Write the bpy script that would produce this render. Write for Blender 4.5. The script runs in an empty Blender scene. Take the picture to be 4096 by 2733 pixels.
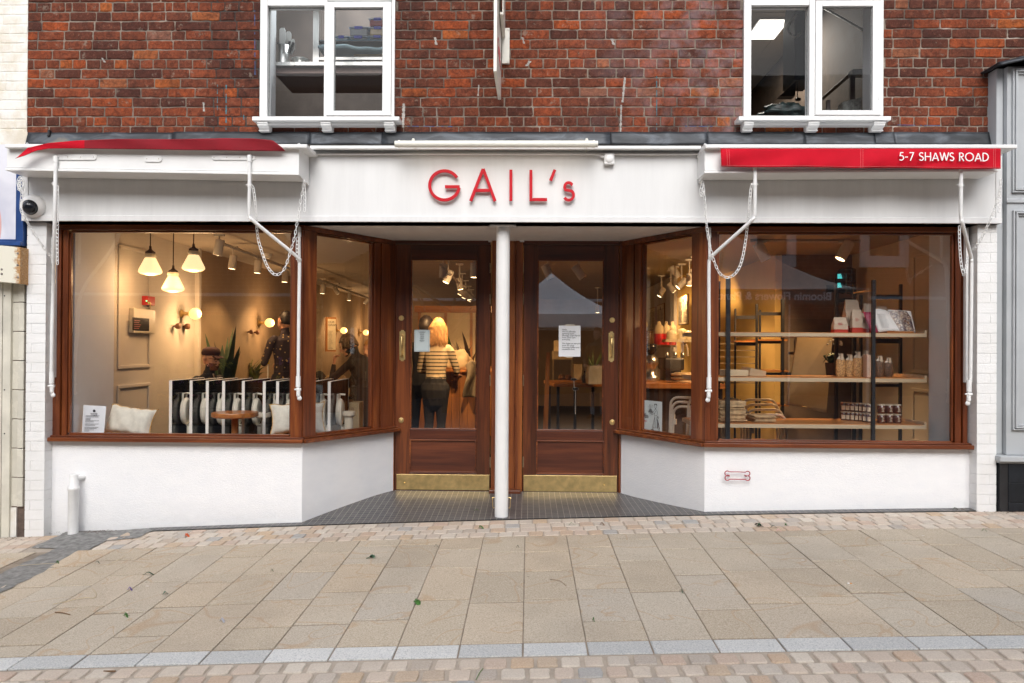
import bpy, math, random
import numpy as np
from mathutils import Vector, Matrix
from math import sin, cos, pi, radians, tan, sqrt, atan2
rnd = random.Random(7)
scene = bpy.context.scene
COL = scene.collection
# ------------------------------------------------------------------ camera
FPX, CAMZ, CAMD = 3100.0, 1.36, 6.2
PITCH, YAW, ROLL, U0, V0 = .00482180, .0218897, .00619940, 2046.6, 1373.3
_fw = Vector((-sin(YAW)*cos(PITCH), cos(YAW)*cos(PITCH), sin(PITCH)))
_r0 = Vector((cos(YAW), sin(YAW), 0)); _u0 = _r0.cross(_fw)
_rt = cos(ROLL)*_r0 + sin(ROLL)*_u0; _up = -sin(ROLL)*_r0 + cos(ROLL)*_u0
CAM = Vector((0, -CAMD, CAMZ))
cd = bpy.data.cameras.new('camera'); cam = bpy.data.objects.new('camera', cd); COL.objects.link(cam)
cd.sensor_width = 36; cd.sensor_fit = 'HORIZONTAL'; cd.lens = FPX/4096*36
cd.shift_x = (2048-U0)/4096; cd.shift_y = (V0-1366.5)/4096
cd.clip_start = .05; cd.clip_end = 400
cam.matrix_world = Matrix(((_rt.x, _up.x, -_fw.x, CAM.x), (_rt.y, _up.y, -_fw.y, CAM.y), (_rt.z, _up.z, -_fw.z, CAM.z), (0, 0, 0, 1)))
scene.camera = cam
# ------------------------------------------------------------------ sky, sun, exposure
SUN_EL, SUN_ROT = radians(40), radians(180)
w = bpy.data.worlds.new('World'); scene.world = w; w.use_nodes = True
nt = w.node_tree; nt.nodes.clear()
sky = nt.nodes.new('ShaderNodeTexSky'); sky.sky_type = 'NISHITA'; sky.sun_disc = False
sky.sun_elevation = SUN_EL; sky.sun_rotation = SUN_ROT; sky.air_density = 1.0; sky.dust_density = 4.0; sky.ozone_density = 1.0
hs = nt.nodes.new('ShaderNodeHueSaturation'); hs.inputs['Saturation'].default_value = .6
bg = nt.nodes.new('ShaderNodeBackground'); bg.inputs[1].default_value = .15
wo = nt.nodes.new('ShaderNodeOutputWorld')
nt.links.new(sky.outputs[0], hs.inputs['Color']); nt.links.new(hs.outputs[0], bg.inputs[0]); nt.links.new(bg.outputs[0], wo.inputs[0])
sl = bpy.data.lights.new('sun', 'SUN'); sl.energy = 1.5; sl.angle = radians(40); sl.color = (.90, .95, 1)
so = bpy.data.objects.new('sun', sl); COL.objects.link(so)
# sun stands behind the camera, veiled by cloud: light travels towards the shopfront
sd = Vector((-.03, 1, 0)).normalized()*cos(SUN_EL) + Vector((0, 0, -sin(SUN_EL)))
so.rotation_euler = sd.to_track_quat('-Z', 'Y').to_euler()
scene.view_settings.view_transform = 'Standard'; scene.view_settings.look = 'None'
scene.view_settings.gamma = 1; scene.view_settings.exposure = .38
scene.cycles.use_denoising = True
scene.cycles.max_bounces = 7; scene.cycles.diffuse_bounces = 4; scene.cycles.glossy_bounces = 4; scene.cycles.transparent_max_bounces = 16
scene.cycles.sample_clamp_indirect = 4; scene.cycles.caustics_reflective = False; scene.cycles.caustics_refractive = False
# ------------------------------------------------------------------ helpers
def ray(u, v):
    return (_fw*FPX + _rt*(u-U0) - _up*(v-V0)).normalized()
def P(u, v, Y):
    """point of the plane y = Y seen at pixel u, v of the 4096 px photograph"""
    d = ray(u, v); return CAM + d*((Y+CAMD)/d.y)
def RC(u0, v0, u1, v1, Y):
    um, vm = (u0+u1)/2, (v0+v1)/2
    return P(u0, vm, Y).x, P(u1, vm, Y).x, P(um, v1, Y).z, P(um, v0, Y).z      # x0,x1,z0,z1
def ground(x, y):
    a = max(-5.5, min(7.5, x+.26)); return .0375*a - .0022*a*a + .02*max(min(y, 0), -5) + (.028*y if y > 0 else 0)
def PG(u, v):
    d = ray(u, v); lo, hi = 0., 60.
    for _ in range(50):
        m = (lo+hi)/2; p = CAM + d*m
        if p.z < ground(p.x, p.y): hi = m
        else: lo = m
    return CAM + d*lo
ORG = {}
class MB:
    def __init__(s, T=None): s.v = []; s.f = []; s.m = []; s.mi = 0; s.T = T; s.att = []; s.sm = []; s.smooth = False
    def add(s, vs, fs):
        n = len(s.v)
        s.v += [tuple(s.T @ Vector(p)) for p in vs] if s.T else [tuple(p) for p in vs]
        for f in fs: s.f.append(tuple(i+n for i in f)); s.m.append(s.mi); s.sm.append(s.smooth)
        return s
    def box(s, x0, x1, y0, y1, z0, z1):
        if x0 > x1: x0, x1 = x1, x0
        if y0 > y1: y0, y1 = y1, y0
        if z0 > z1: z0, z1 = z1, z0
        return s.add([(x0,y0,z0),(x1,y0,z0),(x1,y1,z0),(x0,y1,z0),(x0,y0,z1),(x1,y0,z1),(x1,y1,z1),(x0,y1,z1)],
                     [(0,3,2,1),(4,5,6,7),(0,1,5,4),(1,2,6,5),(2,3,7,6),(3,0,4,7)])
    def fr(s, u0, v0, u1, v1, Y0, Y1):
        x0, x1, z0, z1 = RC(u0, v0, u1, v1, Y0); return s.box(x0, x1, Y0, Y1, z0, z1)
    def prism(s, poly, off):
        """poly: list of 3D points, extruded by vector off"""
        n = len(poly); off = Vector(off); a = [Vector(p) for p in poly]; b = [p+off for p in a]
        s.add(a+b, [tuple(range(n)), tuple(range(2*n-1, n-1, -1))] + [(i, i+n, (i+1) % n+n, (i+1) % n) for i in range(n)]); return s
    def quad(s, a, b, c, d): return s.add([a, b, c, d], [(0, 1, 2, 3)])
    def tube(s, path, r, n=8, flat=1.0, cap=True, closed=False):
        path = [Vector(p) for p in path]; m = len(path)
        rs = r if isinstance(r, (list, tuple)) else [r]*m
        fl = flat if isinstance(flat, (list, tuple)) else [flat]*m
        vs = []; prev = None
        for i, p in enumerate(path):
            a = path[(i-1) % m] if (i or closed) else p; b = path[(i+1) % m] if (i < m-1 or closed) else p
            t = (b-a).normalized() if (b-a).length > 1e-9 else Vector((0, 0, 1))
            if prev is None:
                ref = Vector((0, 1, 0)) if abs(t.y) < .9 else Vector((1, 0, 0))
                n1 = t.cross(ref).normalized()
            else: n1 = (prev - t*prev.dot(t)).normalized()
            prev = n1; n2 = t.cross(n1)
            for k in range(n):
                q = 2*pi*k/n; vs.append(p + n1*cos(q)*rs[i] + n2*sin(q)*rs[i]*fl[i])
        fs = []
        for i in range(m if closed else m-1):
            j = (i+1) % m
            for k in range(n): fs.append((i*n+k, i*n+(k+1) % n, j*n+(k+1) % n, j*n+k))
        s.add(vs, fs)
        if cap and not closed:
            if cap == 'shared': k0 = len(s.v)-m*n; s.f += [tuple(k0+i for i in range(n-1, -1, -1)), tuple(k0+(m-1)*n+k for k in range(n))]; s.m += [s.mi]*2; s.sm += [s.smooth]*2
            else: s.T, T_ = None, s.T; k0 = len(s.v)-m*n; a = s.v[k0:k0+n]; b = s.v[-n:]; s.add(a, [tuple(range(n-1, -1, -1))]); s.add(b, [tuple(range(n))]); s.T = T_
        return s
    def lathe(s, prof, c, n=20, ax='Z', sx=1., sy=1.):
        c = Vector(c); vs = []; m = len(prof)
        for r, h in prof:
            for k in range(n):
                a = 2*pi*k/n; x, y = r*cos(a)*sx, r*sin(a)*sy
                vs.append(c + (Vector((x, y, h)) if ax == 'Z' else Vector((x, -h, y)) if ax == 'Y' else Vector((h, x, y))))
        fs = [(i*n+k, i*n+(k+1) % n, (i+1)*n+(k+1) % n, (i+1)*n+k) for i in range(m-1) for k in range(n)]
        s.add(vs, fs)
        if prof[0][0] > 1e-5: s.add(vs[:n], [tuple(range(n-1, -1, -1))])
        if prof[-1][0] > 1e-5: s.add(vs[-n:], [tuple(range(n))])
        return s
    def ball(s, c, r, nu=14, nv=9):
        r = r if isinstance(r, (tuple, list)) else (r, r, r); c = Vector(c)
        vs = [c+Vector((0, 0, r[2]))]
        for i in range(1, nv):
            a = pi*i/nv
            for k in range(nu):
                b = 2*pi*k/nu; vs.append(c+Vector((r[0]*sin(a)*cos(b), r[1]*sin(a)*sin(b), r[2]*cos(a))))
        vs.append(c-Vector((0, 0, r[2]))); L = len(vs)-1
        fs = [(0, 1+k, 1+(k+1) % nu) for k in range(nu)]
        for i in range(nv-2):
            for k in range(nu): fs.append((1+i*nu+k, 1+(i+1)*nu+k, 1+(i+1)*nu+(k+1) % nu, 1+i*nu+(k+1) % nu))
        fs += [(L, 1+(nv-2)*nu+(k+1) % nu, 1+(nv-2)*nu+k) for k in range(nu)]
        return s.add(vs, fs)
    def sheet(s, fn, nu, nv, th=0.):
        """fn(a,b)->point over the unit square; th gives it thickness along the normal"""
        g = [[Vector(fn(i/nu, j/nv)) for j in range(nv+1)] for i in range(nu+1)]
        idx = lambda i, j: i*(nv+1)+j
        top = [g[i][j] for i in range(nu+1) for j in range(nv+1)]
        fs = [(idx(i, j), idx(i+1, j), idx(i+1, j+1), idx(i, j+1)) for i in range(nu) for j in range(nv)]
        if not th: return s.add(top, fs)
        bot = []
        for i in range(nu+1):
            for j in range(nv+1):
                a = g[min(i+1, nu)][j]-g[max(i-1, 0)][j]; b = g[i][min(j+1, nv)]-g[i][max(j-1, 0)]
                nn = a.cross(b); bot.append(g[i][j]-(nn.normalized() if nn.length > 1e-12 else Vector((0, 0, 1)))*th)
        N = len(top); fs2 = [tuple(k+N for k in reversed(f)) for f in fs]
        rim = [idx(i, 0) for i in range(nu+1)]+[idx(nu, j) for j in range(1, nv+1)]+[idx(i, nv) for i in range(nu-1, -1, -1)]+[idx(0, j) for j in range(nv-1, 0, -1)]
        rf = [(rim[k], rim[k]+N, rim[(k+1) % len(rim)]+N, rim[(k+1) % len(rim)]) for k in range(len(rim))]
        return s.add(top+bot, fs+fs2+rf)
    def mesh(s, name, mats, org=(0, 0, 0), smooth=False):
        me = bpy.data.meshes.new(name); ox, oy, oz = org
        me.from_pydata([(x-ox, y-oy, z-oz) for x, y, z in s.v], [], s.f)
        for m in (mats if isinstance(mats, (list, tuple)) else [mats]): me.materials.append(m)
        me.polygons.foreach_set('material_index', s.m)
        me.polygons.foreach_set('use_smooth', [bool(smooth or q) for q in s.sm])
        me.update(); return me
    def build(s, name, mats, parent=None, smooth=False, bevel=0, label=None, cat=None, group=None, kind=None, org=None, seg=2):
        if parent is not None: o0 = ORG[parent.name]
        else:
            if org is None:
                a = np.array(s.v); mn, mx = a.min(0), a.max(0); org = (float((mn[0]+mx[0])/2), float((mn[1]+mx[1])/2), float(mn[2]))
            o0 = Vector(org)
        o = bpy.data.objects.new(name, s.mesh(name, mats, o0, smooth)); COL.objects.link(o)
        if parent is not None: o.parent = parent
        else: o.location = o0
        ORG[o.name] = o0
        if bevel:
            b = o.modifiers.new('bevel', 'BEVEL'); b.width = bevel; b.segments = seg; b.limit_method = 'ANGLE'; b.angle_limit = radians(40)
        tag(o, label, cat, group, kind); return o
def tag(o, label=None, cat=None, group=None, kind=None):
    if label: o['label'] = label
    if cat: o['category'] = cat
    if group: o['group'] = group
    if kind: o['kind'] = kind
    return o
def thing(name, label, cat, loc=(0, 0, 0), group=None):
    o = bpy.data.objects.new(name, None); o.empty_display_size = .1; COL.objects.link(o); o.location = loc
    ORG[o.name] = Vector(loc); return tag(o, label, cat, group)
def dup(root, delta, label=None, rotz=0, scale=None, group=None):
    c = root.copy(); COL.objects.link(c); c.location = Vector(root.location)+Vector(delta)
    c.rotation_euler.z = root.rotation_euler.z+rotz
    if scale: c.scale = (scale, scale, scale) if isinstance(scale, (int, float)) else scale
    if label: c['label'] = label
    if group: c['group'] = group
    ORG[c.name] = c.location.copy()
    for ch in list(root.children):
        k = ch.copy(); COL.objects.link(k); k.parent = c
        for g in ch.children:
            q = g.copy(); COL.objects.link(q); q.parent = k
    return c
def light(name, kind, loc, energy, color, parent=None, size=.05, rot=None, spot=None, sizey=None):
    energy *= 1.5
    l = bpy.data.lights.new(name, kind); l.energy = energy; l.color = color
    if kind == 'AREA':
        l.size = size
        if sizey: l.shape = 'RECTANGLE'; l.size_y = sizey
    else: l.shadow_soft_size = size
    if kind == 'SPOT': l.spot_size = spot or radians(70); l.spot_blend = .6
    o = bpy.data.objects.new(name, l); COL.objects.link(o)
    loc = Vector(loc)
    if parent is not None: o.parent = parent; loc = loc-ORG[parent.name]
    o.location = loc
    if rot: o.rotation_euler = Vector(rot).to_track_quat('-Z', 'Y').to_euler()
    return o
# ------------------------------------------------------------------ materials
MATS = {}
def nodes(name):
    m = bpy.data.materials.new(name); m.use_nodes = True; t = m.node_tree
    b = t.nodes['Principled BSDF']; return m, t, b
def N(t, ty, **kw):
    n = t.nodes.new('ShaderNode'+ty)
    for k, v in kw.items():
        if k in n.inputs: n.inputs[k].default_value = v
        else: setattr(n, k, v)
    return n
def c4(c): return (c[0], c[1], c[2], 1)
def ramp(t, src, stops, interp='LINEAR'):
    r = N(t, 'ValToRGB'); r.color_ramp.interpolation = interp
    e = r.color_ramp.elements
    e[0].position = stops[0][0]; e[0].color = c4(stops[0][1]); e[1].position = stops[-1][0]; e[1].color = c4(stops[-1][1])
    for p, c in stops[1:-1]:
        q = e.new(p); q.color = c4(c)
    t.links.new(src, r.inputs[0]); return r
def mixc(t, fac, a, b, mode='MIX'):
    m = N(t, 'Mix', data_type='RGBA', blend_type=mode)
    for sock, val in ((m.inputs[0], fac), (m.inputs[6], a), (m.inputs[7], b)):
        if isinstance(val, bpy.types.NodeSocket): t.links.new(val, sock)
        elif isinstance(val, (int, float)): sock.default_value = val
        else: sock.default_value = c4(val)
    return m.outputs[2]
def math_(t, op, a, b=None, clamp=False):
    m = N(t, 'Math', operation=op); m.use_clamp = clamp
    for i, v in enumerate((a, b)):
        if v is None: continue
        if isinstance(v, bpy.types.NodeSocket): t.links.new(v, m.inputs[i])
        else: m.inputs[i].default_value = v
    return m.outputs[0]
def coords(t, scale=(1, 1, 1), obj=False, island=0):
    g = N(t, 'TexCoord').outputs['Object'] if obj else N(t, 'NewGeometry').outputs['Position']
    mp = N(t, 'Mapping'); mp.inputs['Scale'].default_value = scale; t.links.new(g, mp.inputs[0])
    out = mp.outputs[0]
    if island:
        r = N(t, 'NewGeometry').outputs['Random Per Island']; v = N(t, 'VectorMath', operation='ADD')
        cx = N(t, 'CombineXYZ'); k = math_(t, 'MULTIPLY', r, island)
        for i in range(3): t.links.new(k, cx.inputs[i])
        t.links.new(out, v.inputs[0]); t.links.new(cx.outputs[0], v.inputs[1]); out = v.outputs[0]
    return out
def noise(t, vec, scale, detail=4, rough=.55, dist=0):
    n = N(t, 'TexNoise'); n.inputs['Scale'].default_value = scale; n.inputs['Detail'].default_value = detail
    n.inputs['Roughness'].default_value = rough; n.inputs['Distortion'].default_value = dist
    t.links.new(vec, n.inputs['Vector']); return n.outputs['Fac']
def bump(t, b, h, strength=.3, dist=.01):
    n = N(t, 'Bump'); n.inputs['Strength'].default_value = strength; n.inputs['Distance'].default_value = dist
    t.links.new(h, n.inputs['Height']); t.links.new(n.outputs[0], b.inputs['Normal'])
def mat(name, col, rough=.5, metal=0, emit=None, es=0, var=.08, nscale=9, bmp=0, bscale=60, spec=.5, coat=0, obj=True, stretch=(1, 1, 1), island=0, sss=0):
    """everyday surface: base colour broken up by noise, uneven roughness and a fine bump"""
    if name in MATS: return MATS[name]
    m, t, b = nodes(name)
    vec = coords(t, stretch, obj=obj, island=island and 7)
    if var:
        n = noise(t, vec, nscale, 5, .6)
        lo = tuple(c*(1-var*1.6) for c in col); hi = tuple(min(1, c*(1+var)) for c in col)
        c = ramp(t, n, [(.3, lo), (.7, hi)]).outputs[0]
        if island:
            r = N(t, 'NewGeometry').outputs['Random Per Island']
            c = mixc(t, 1.0, c, ramp(t, r, [(0, (1-island,)*3), (1, (1, 1, 1))]).outputs[0], 'MULTIPLY')
        t.links.new(c, b.inputs['Base Color'])
        rr = N(t, 'MapRange'); rr.inputs[3].default_value = max(0, rough-.07); rr.inputs[4].default_value = min(1, rough+.1)
        t.links.new(n, rr.inputs[0]); t.links.new(rr.outputs[0], b.inputs['Roughness'])
    else:
        b.inputs['Base Color'].default_value = c4(col); b.inputs['Roughness'].default_value = rough
    b.inputs['Metallic'].default_value = metal; b.inputs['Specular IOR Level'].default_value = spec
    b.inputs['Coat Weight'].default_value = coat; b.inputs['Coat Roughness'].default_value = .12
    if sss: b.inputs['Subsurface Weight'].default_value = sss; b.inputs['Subsurface Radius'].default_value = (.02, .01, .006)
    if emit: b.inputs['Emission Color'].default_value = c4(emit); b.inputs['Emission Strength'].default_value = es
    if bmp: bump(t, b, noise(t, vec, bscale, 4, .6), bmp, .004)
    if emit and es: m.cycles.emission_sampling = 'NONE'
    MATS[name] = m; return m
def wood(name, axis, dark, mid, light_, rough=.32, coat=.25, gs=1.0, obj=False):
    m, t, b = nodes(name)
    sc = {'Z': (1, 1, .05), 'X': (.05, 1, 1), 'Y': (1, .05, 1)}[axis]
    vec = coords(t, sc, obj=obj, island=9)
    a = noise(t, vec, 26*gs, 6, .62, .5); f = noise(t, vec, 160*gs, 3, .7, .2); big = noise(t, vec, 5*gs, 3, .5, .8)
    mixv = math_(t, 'ADD', math_(t, 'MULTIPLY', a, .55), math_(t, 'ADD', math_(t, 'MULTIPLY', big, .4), math_(t, 'MULTIPLY', f, .12)))
    r = N(t, 'NewGeometry').outputs['Random Per Island']
    mixv = math_(t, 'ADD', mixv, math_(t, 'MULTIPLY', math_(t, 'SUBTRACT', r, .5), .16))
    c = ramp(t, mixv, [(.34, dark), (.52, mid), (.74, light_)]).outputs[0]
    t.links.new(c, b.inputs['Base Color']); b.inputs['Roughness'].default_value = rough
    b.inputs['Coat Weight'].default_value = coat; b.inputs['Coat Roughness'].default_value = .18
    bump(t, b, f, .12, .002); MATS[name] = m; return m
def glass(name, tint=(1, 1, 1), refl=1.0, base=.16, gcol=(.9, .95, 1)):
    m, t, b = nodes(name); t.nodes.remove(b)
    tr = N(t, 'BsdfTransparent'); tr.inputs[0].default_value = c4(tint)
    gl = N(t, 'BsdfGlossy'); gl.inputs['Roughness'].default_value = .004; gl.inputs[0].default_value = c4(gcol)
    lw = N(t, 'LayerWeight'); lw.inputs[0].default_value = .5; f5 = math_(t, 'POWER', lw.outputs['Facing'], 5.)
    # two faces of the pane, folded into one sheet
    k = math_(t, 'ADD', math_(t, 'MULTIPLY', f5, .85*refl), base, True)
    v = noise(t, coords(t), 1.2, 2); bm = N(t, 'Bump'); bm.inputs['Strength'].default_value = .02; bm.inputs['Distance'].default_value = .01
    t.links.new(v, bm.inputs['Height']); t.links.new(bm.outputs[0], gl.inputs['Normal'])
    mx = N(t, 'MixShader'); t.links.new(k, mx.inputs[0]); t.links.new(tr.outputs[0], mx.inputs[1]); t.links.new(gl.outputs[0], mx.inputs[2])
    t.links.new(mx.outputs[0], t.nodes['Material Output'].inputs[0]); MATS[name] = m; return m
def emis(name, col, s):
    m = mat(name, col, .5, emit=col, es=s, var=0); return m
# ---- text
def text_mesh(txt, size, align='LEFT', ext=.0008, ls=1.0, cs=1.0, bold=0):
    c = bpy.data.curves.new('t', 'FONT'); c.body = txt; c.size = size; c.align_x = align; c.extrude = ext; c.space_line = ls; c.space_character = cs; c.offset = bold
    o = bpy.data.objects.new('t', c); COL.objects.link(o)
    bpy.context.view_layer.update()
    me = bpy.data.meshes.new_from_object(o.evaluated_get(bpy.context.evaluated_depsgraph_get()))
    bpy.data.objects.remove(o); bpy.data.curves.remove(c); return me
def text(mb, txt, size, loc, align='LEFT', right=(1, 0, 0), up=(0, 0, 1), ls=1.0, ext=.0006, cs=1.0, sx=1.0, bold=0):
    me = text_mesh(txt, size, align, ext, ls, cs, bold); right = Vector(right).normalized(); up = Vector(up).normalized(); n = right.cross(up)
    loc = Vector(loc)
    mb.add([loc+right*v.co.x*sx+up*v.co.y+n*v.co.z for v in me.vertices], [tuple(p.vertices) for p in me.polygons]); bpy.data.meshes.remove(me)
def arc(cx, cy, rx, ry, a0, a1, n=18): return [(cx+rx*cos(radians(a0+(a1-a0)*i/n)), cy+ry*sin(radians(a0+(a1-a0)*i/n))) for i in range(n+1)]
def ribbon(pts, wd):
    """flat-capped stroke outline around a 2D polyline"""
    L = []; Rr = []
    for i, p in enumerate(pts):
        a = Vector(pts[max(i-1, 0)]); b = Vector(pts[min(i+1, len(pts)-1)]); p = Vector(p)
        if 0 < i < len(pts)-1:
            d1 = (p-a).normalized(); d2 = (b-p).normalized(); d = (d1+d2).normalized(); k = 1/max(.5, d.dot(d1))
        else: d = (b-a).normalized(); k = 1
        nrm = Vector((-d.y, d.x))*wd/2*k; L.append(p+nrm); Rr.append(p-nrm)
    return L, Rr
def stroke(mb, pts, wd, place, depth):
    """place(x,y)->3D front point; depth vector"""
    L, Rr = ribbon(pts, wd); n = len(L); dv = Vector(depth)
    A = [Vector(place(*p)) for p in L]; B = [Vector(place(*p)) for p in Rr]
    vs = A+B+[p+dv for p in A]+[p+dv for p in B]; fs = []
    for i in range(n-1):
        fs += [(i, n+i, n+i+1, i+1), (2*n+i, 2*n+i+1, 3*n+i+1, 3*n+i), (i, i+1, 2*n+i+1, 2*n+i), (n+i, 3*n+i, 3*n+i+1, n+i+1)]
    fs += [(0, 2*n, 3*n, n), (n-1, 2*n-1, 4*n-1, 3*n-1)]
    mb.add(vs, fs)
GL = {  # geometric capitals, height 1
 '5': (.56, [[(.50, .94), (.20, .94), (.13, .52)] , [(.13, .55)]+arc(.25, .32, .27, .27, 100, -130, 16)]),
 '-': (.36, [[(.03, .42), (.33, .42)]]), '7': (.56, [[(.03, .94), (.48, .94), (.12, 0)]]),
 'S': (.52, [arc(.25, .74, .2, .21, 30, 230, 12)+arc(.25, .27, .22, .225, 70, -150, 14)]),
 'H': (.72, [[(.06, 0), (.06, 1)], [(.64, 0), (.64, 1)], [(.1, .5), (.6, .5)]]),
 'A': (.74, [[(.03, 0), (.36, .94)], [(.71, 0), (.38, .94)], [(.17, .3), (.57, .3)]]),
 'W': (1.0, [[(.02, 1), (.27, .05)], [(.51, .98), (.27, .05)], [(.49, .98), (.74, .05)], [(.99, 1), (.74, .05)]]),
 'R': (.58, [[(.06, 0), (.06, 1)], [(.1, .95), (.25, .95)]+arc(.25, .725, .22, .225, 80, -80, 10)+[(.1, .5)], [(.24, .48), (.52, 0)]]),
 'O': (.98, [arc(.47, .5, .44, .46, 90, 450, 30)]), 'D': (.74, [[(.06, 0), (.06, 1)], [(.1, .95), (.2, .95)]+arc(.2, .5, .45, .45, 85, -85, 16)+[(.1, .05)]]), ' ': (.3, [])}
# ------------------------------------------------------------------ material set
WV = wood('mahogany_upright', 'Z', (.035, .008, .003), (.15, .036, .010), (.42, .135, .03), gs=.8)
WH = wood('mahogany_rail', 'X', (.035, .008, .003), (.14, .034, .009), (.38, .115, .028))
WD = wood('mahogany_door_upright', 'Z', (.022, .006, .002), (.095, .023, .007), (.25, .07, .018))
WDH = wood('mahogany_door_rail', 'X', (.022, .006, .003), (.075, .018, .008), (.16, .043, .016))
PLYW = wood('plywood', 'X', (.38, .27, .16), (.56, .43, .28), (.72, .6, .43), .5, 0)
TIM = wood('orange_timber', 'X', (.22, .07, .02), (.42, .16, .04), (.6, .27, .08), .35, .2)
TIMV = wood('orange_timber_upright', 'Z', (.16, .06, .02), (.32, .13, .04), (.48, .22, .07), .4, .1)
WHITE = mat('white_gloss_paint', (.80, .80, .79), .38, var=.035, nscale=3, bmp=.06, bscale=25, obj=False)
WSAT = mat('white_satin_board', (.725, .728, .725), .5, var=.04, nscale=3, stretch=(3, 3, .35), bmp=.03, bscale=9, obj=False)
WMET = mat('white_painted_steel', (.80, .80, .79), .33, var=.04, nscale=14, bmp=.08, bscale=60)
CREAMM = mat('cream_powder_coat', (.78, .76, .68), .35, var=.03)
BRASS = mat('brass', (.86, .63, .28), .32, metal=1, var=.12, nscale=18, bmp=.05, bscale=9)
STEEL = mat('brushed_steel', (.62, .62, .6), .28, metal=1, var=.1, stretch=(1, 1, .05), nscale=30)
BLKM = mat('black_steel', (.018, .018, .02), .42, var=.2)
BLKP = mat('black_laminate', (.012, .013, .016), .18, var=.1)
DARK = mat('dark_plastic', (.02, .02, .022), .4, var=.2)
GLASS = glass('window_glass'); GLASSU = glass('upper_window_glass', base=.022); GLASSD = glass('door_glass', base=.21)
PAPER = mat('paper', (.8, .82, .85), .6, var=.02); INK = mat('ink', (.05, .05, .06), .6, var=0)
REDINK = mat('red_ink', (.55, .03, .05), .5, var=0)
CREAM = mat('cream_plastic', (.62, .56, .44), .4, var=.05)
LINEN = mat('linen', (.72, .68, .58), .9, var=.1, nscale=16, bmp=.5, bscale=420)
KRAFT = mat('kraft_paper', (.55, .4, .22), .8, var=.15, nscale=7, bmp=.2, bscale=30)
GREY = mat('grey_blue_paint', (.43, .45, .465), .45, var=.05, nscale=4, bmp=.05, bscale=20, obj=False)
SKIN = mat('skin', (.55, .3, .2), .5, var=.08, sss=.1)
LAMPW = emis('opal_lamp_glow', (1, .74, .38), 1.0); LAMPH = emis('hot_lamp_glow', (1, .72, .36), 7)
def leafmat(n, c): return mat(n, c, .45, var=.25, nscale=25)
LEAF1 = leafmat('fresh_leaf', (.06, .17, .03)); LEAF2 = leafmat('dark_leaf', (.02, .06, .02)); LEAF3 = leafmat('dry_leaf', (.2, .11, .05))

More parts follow.
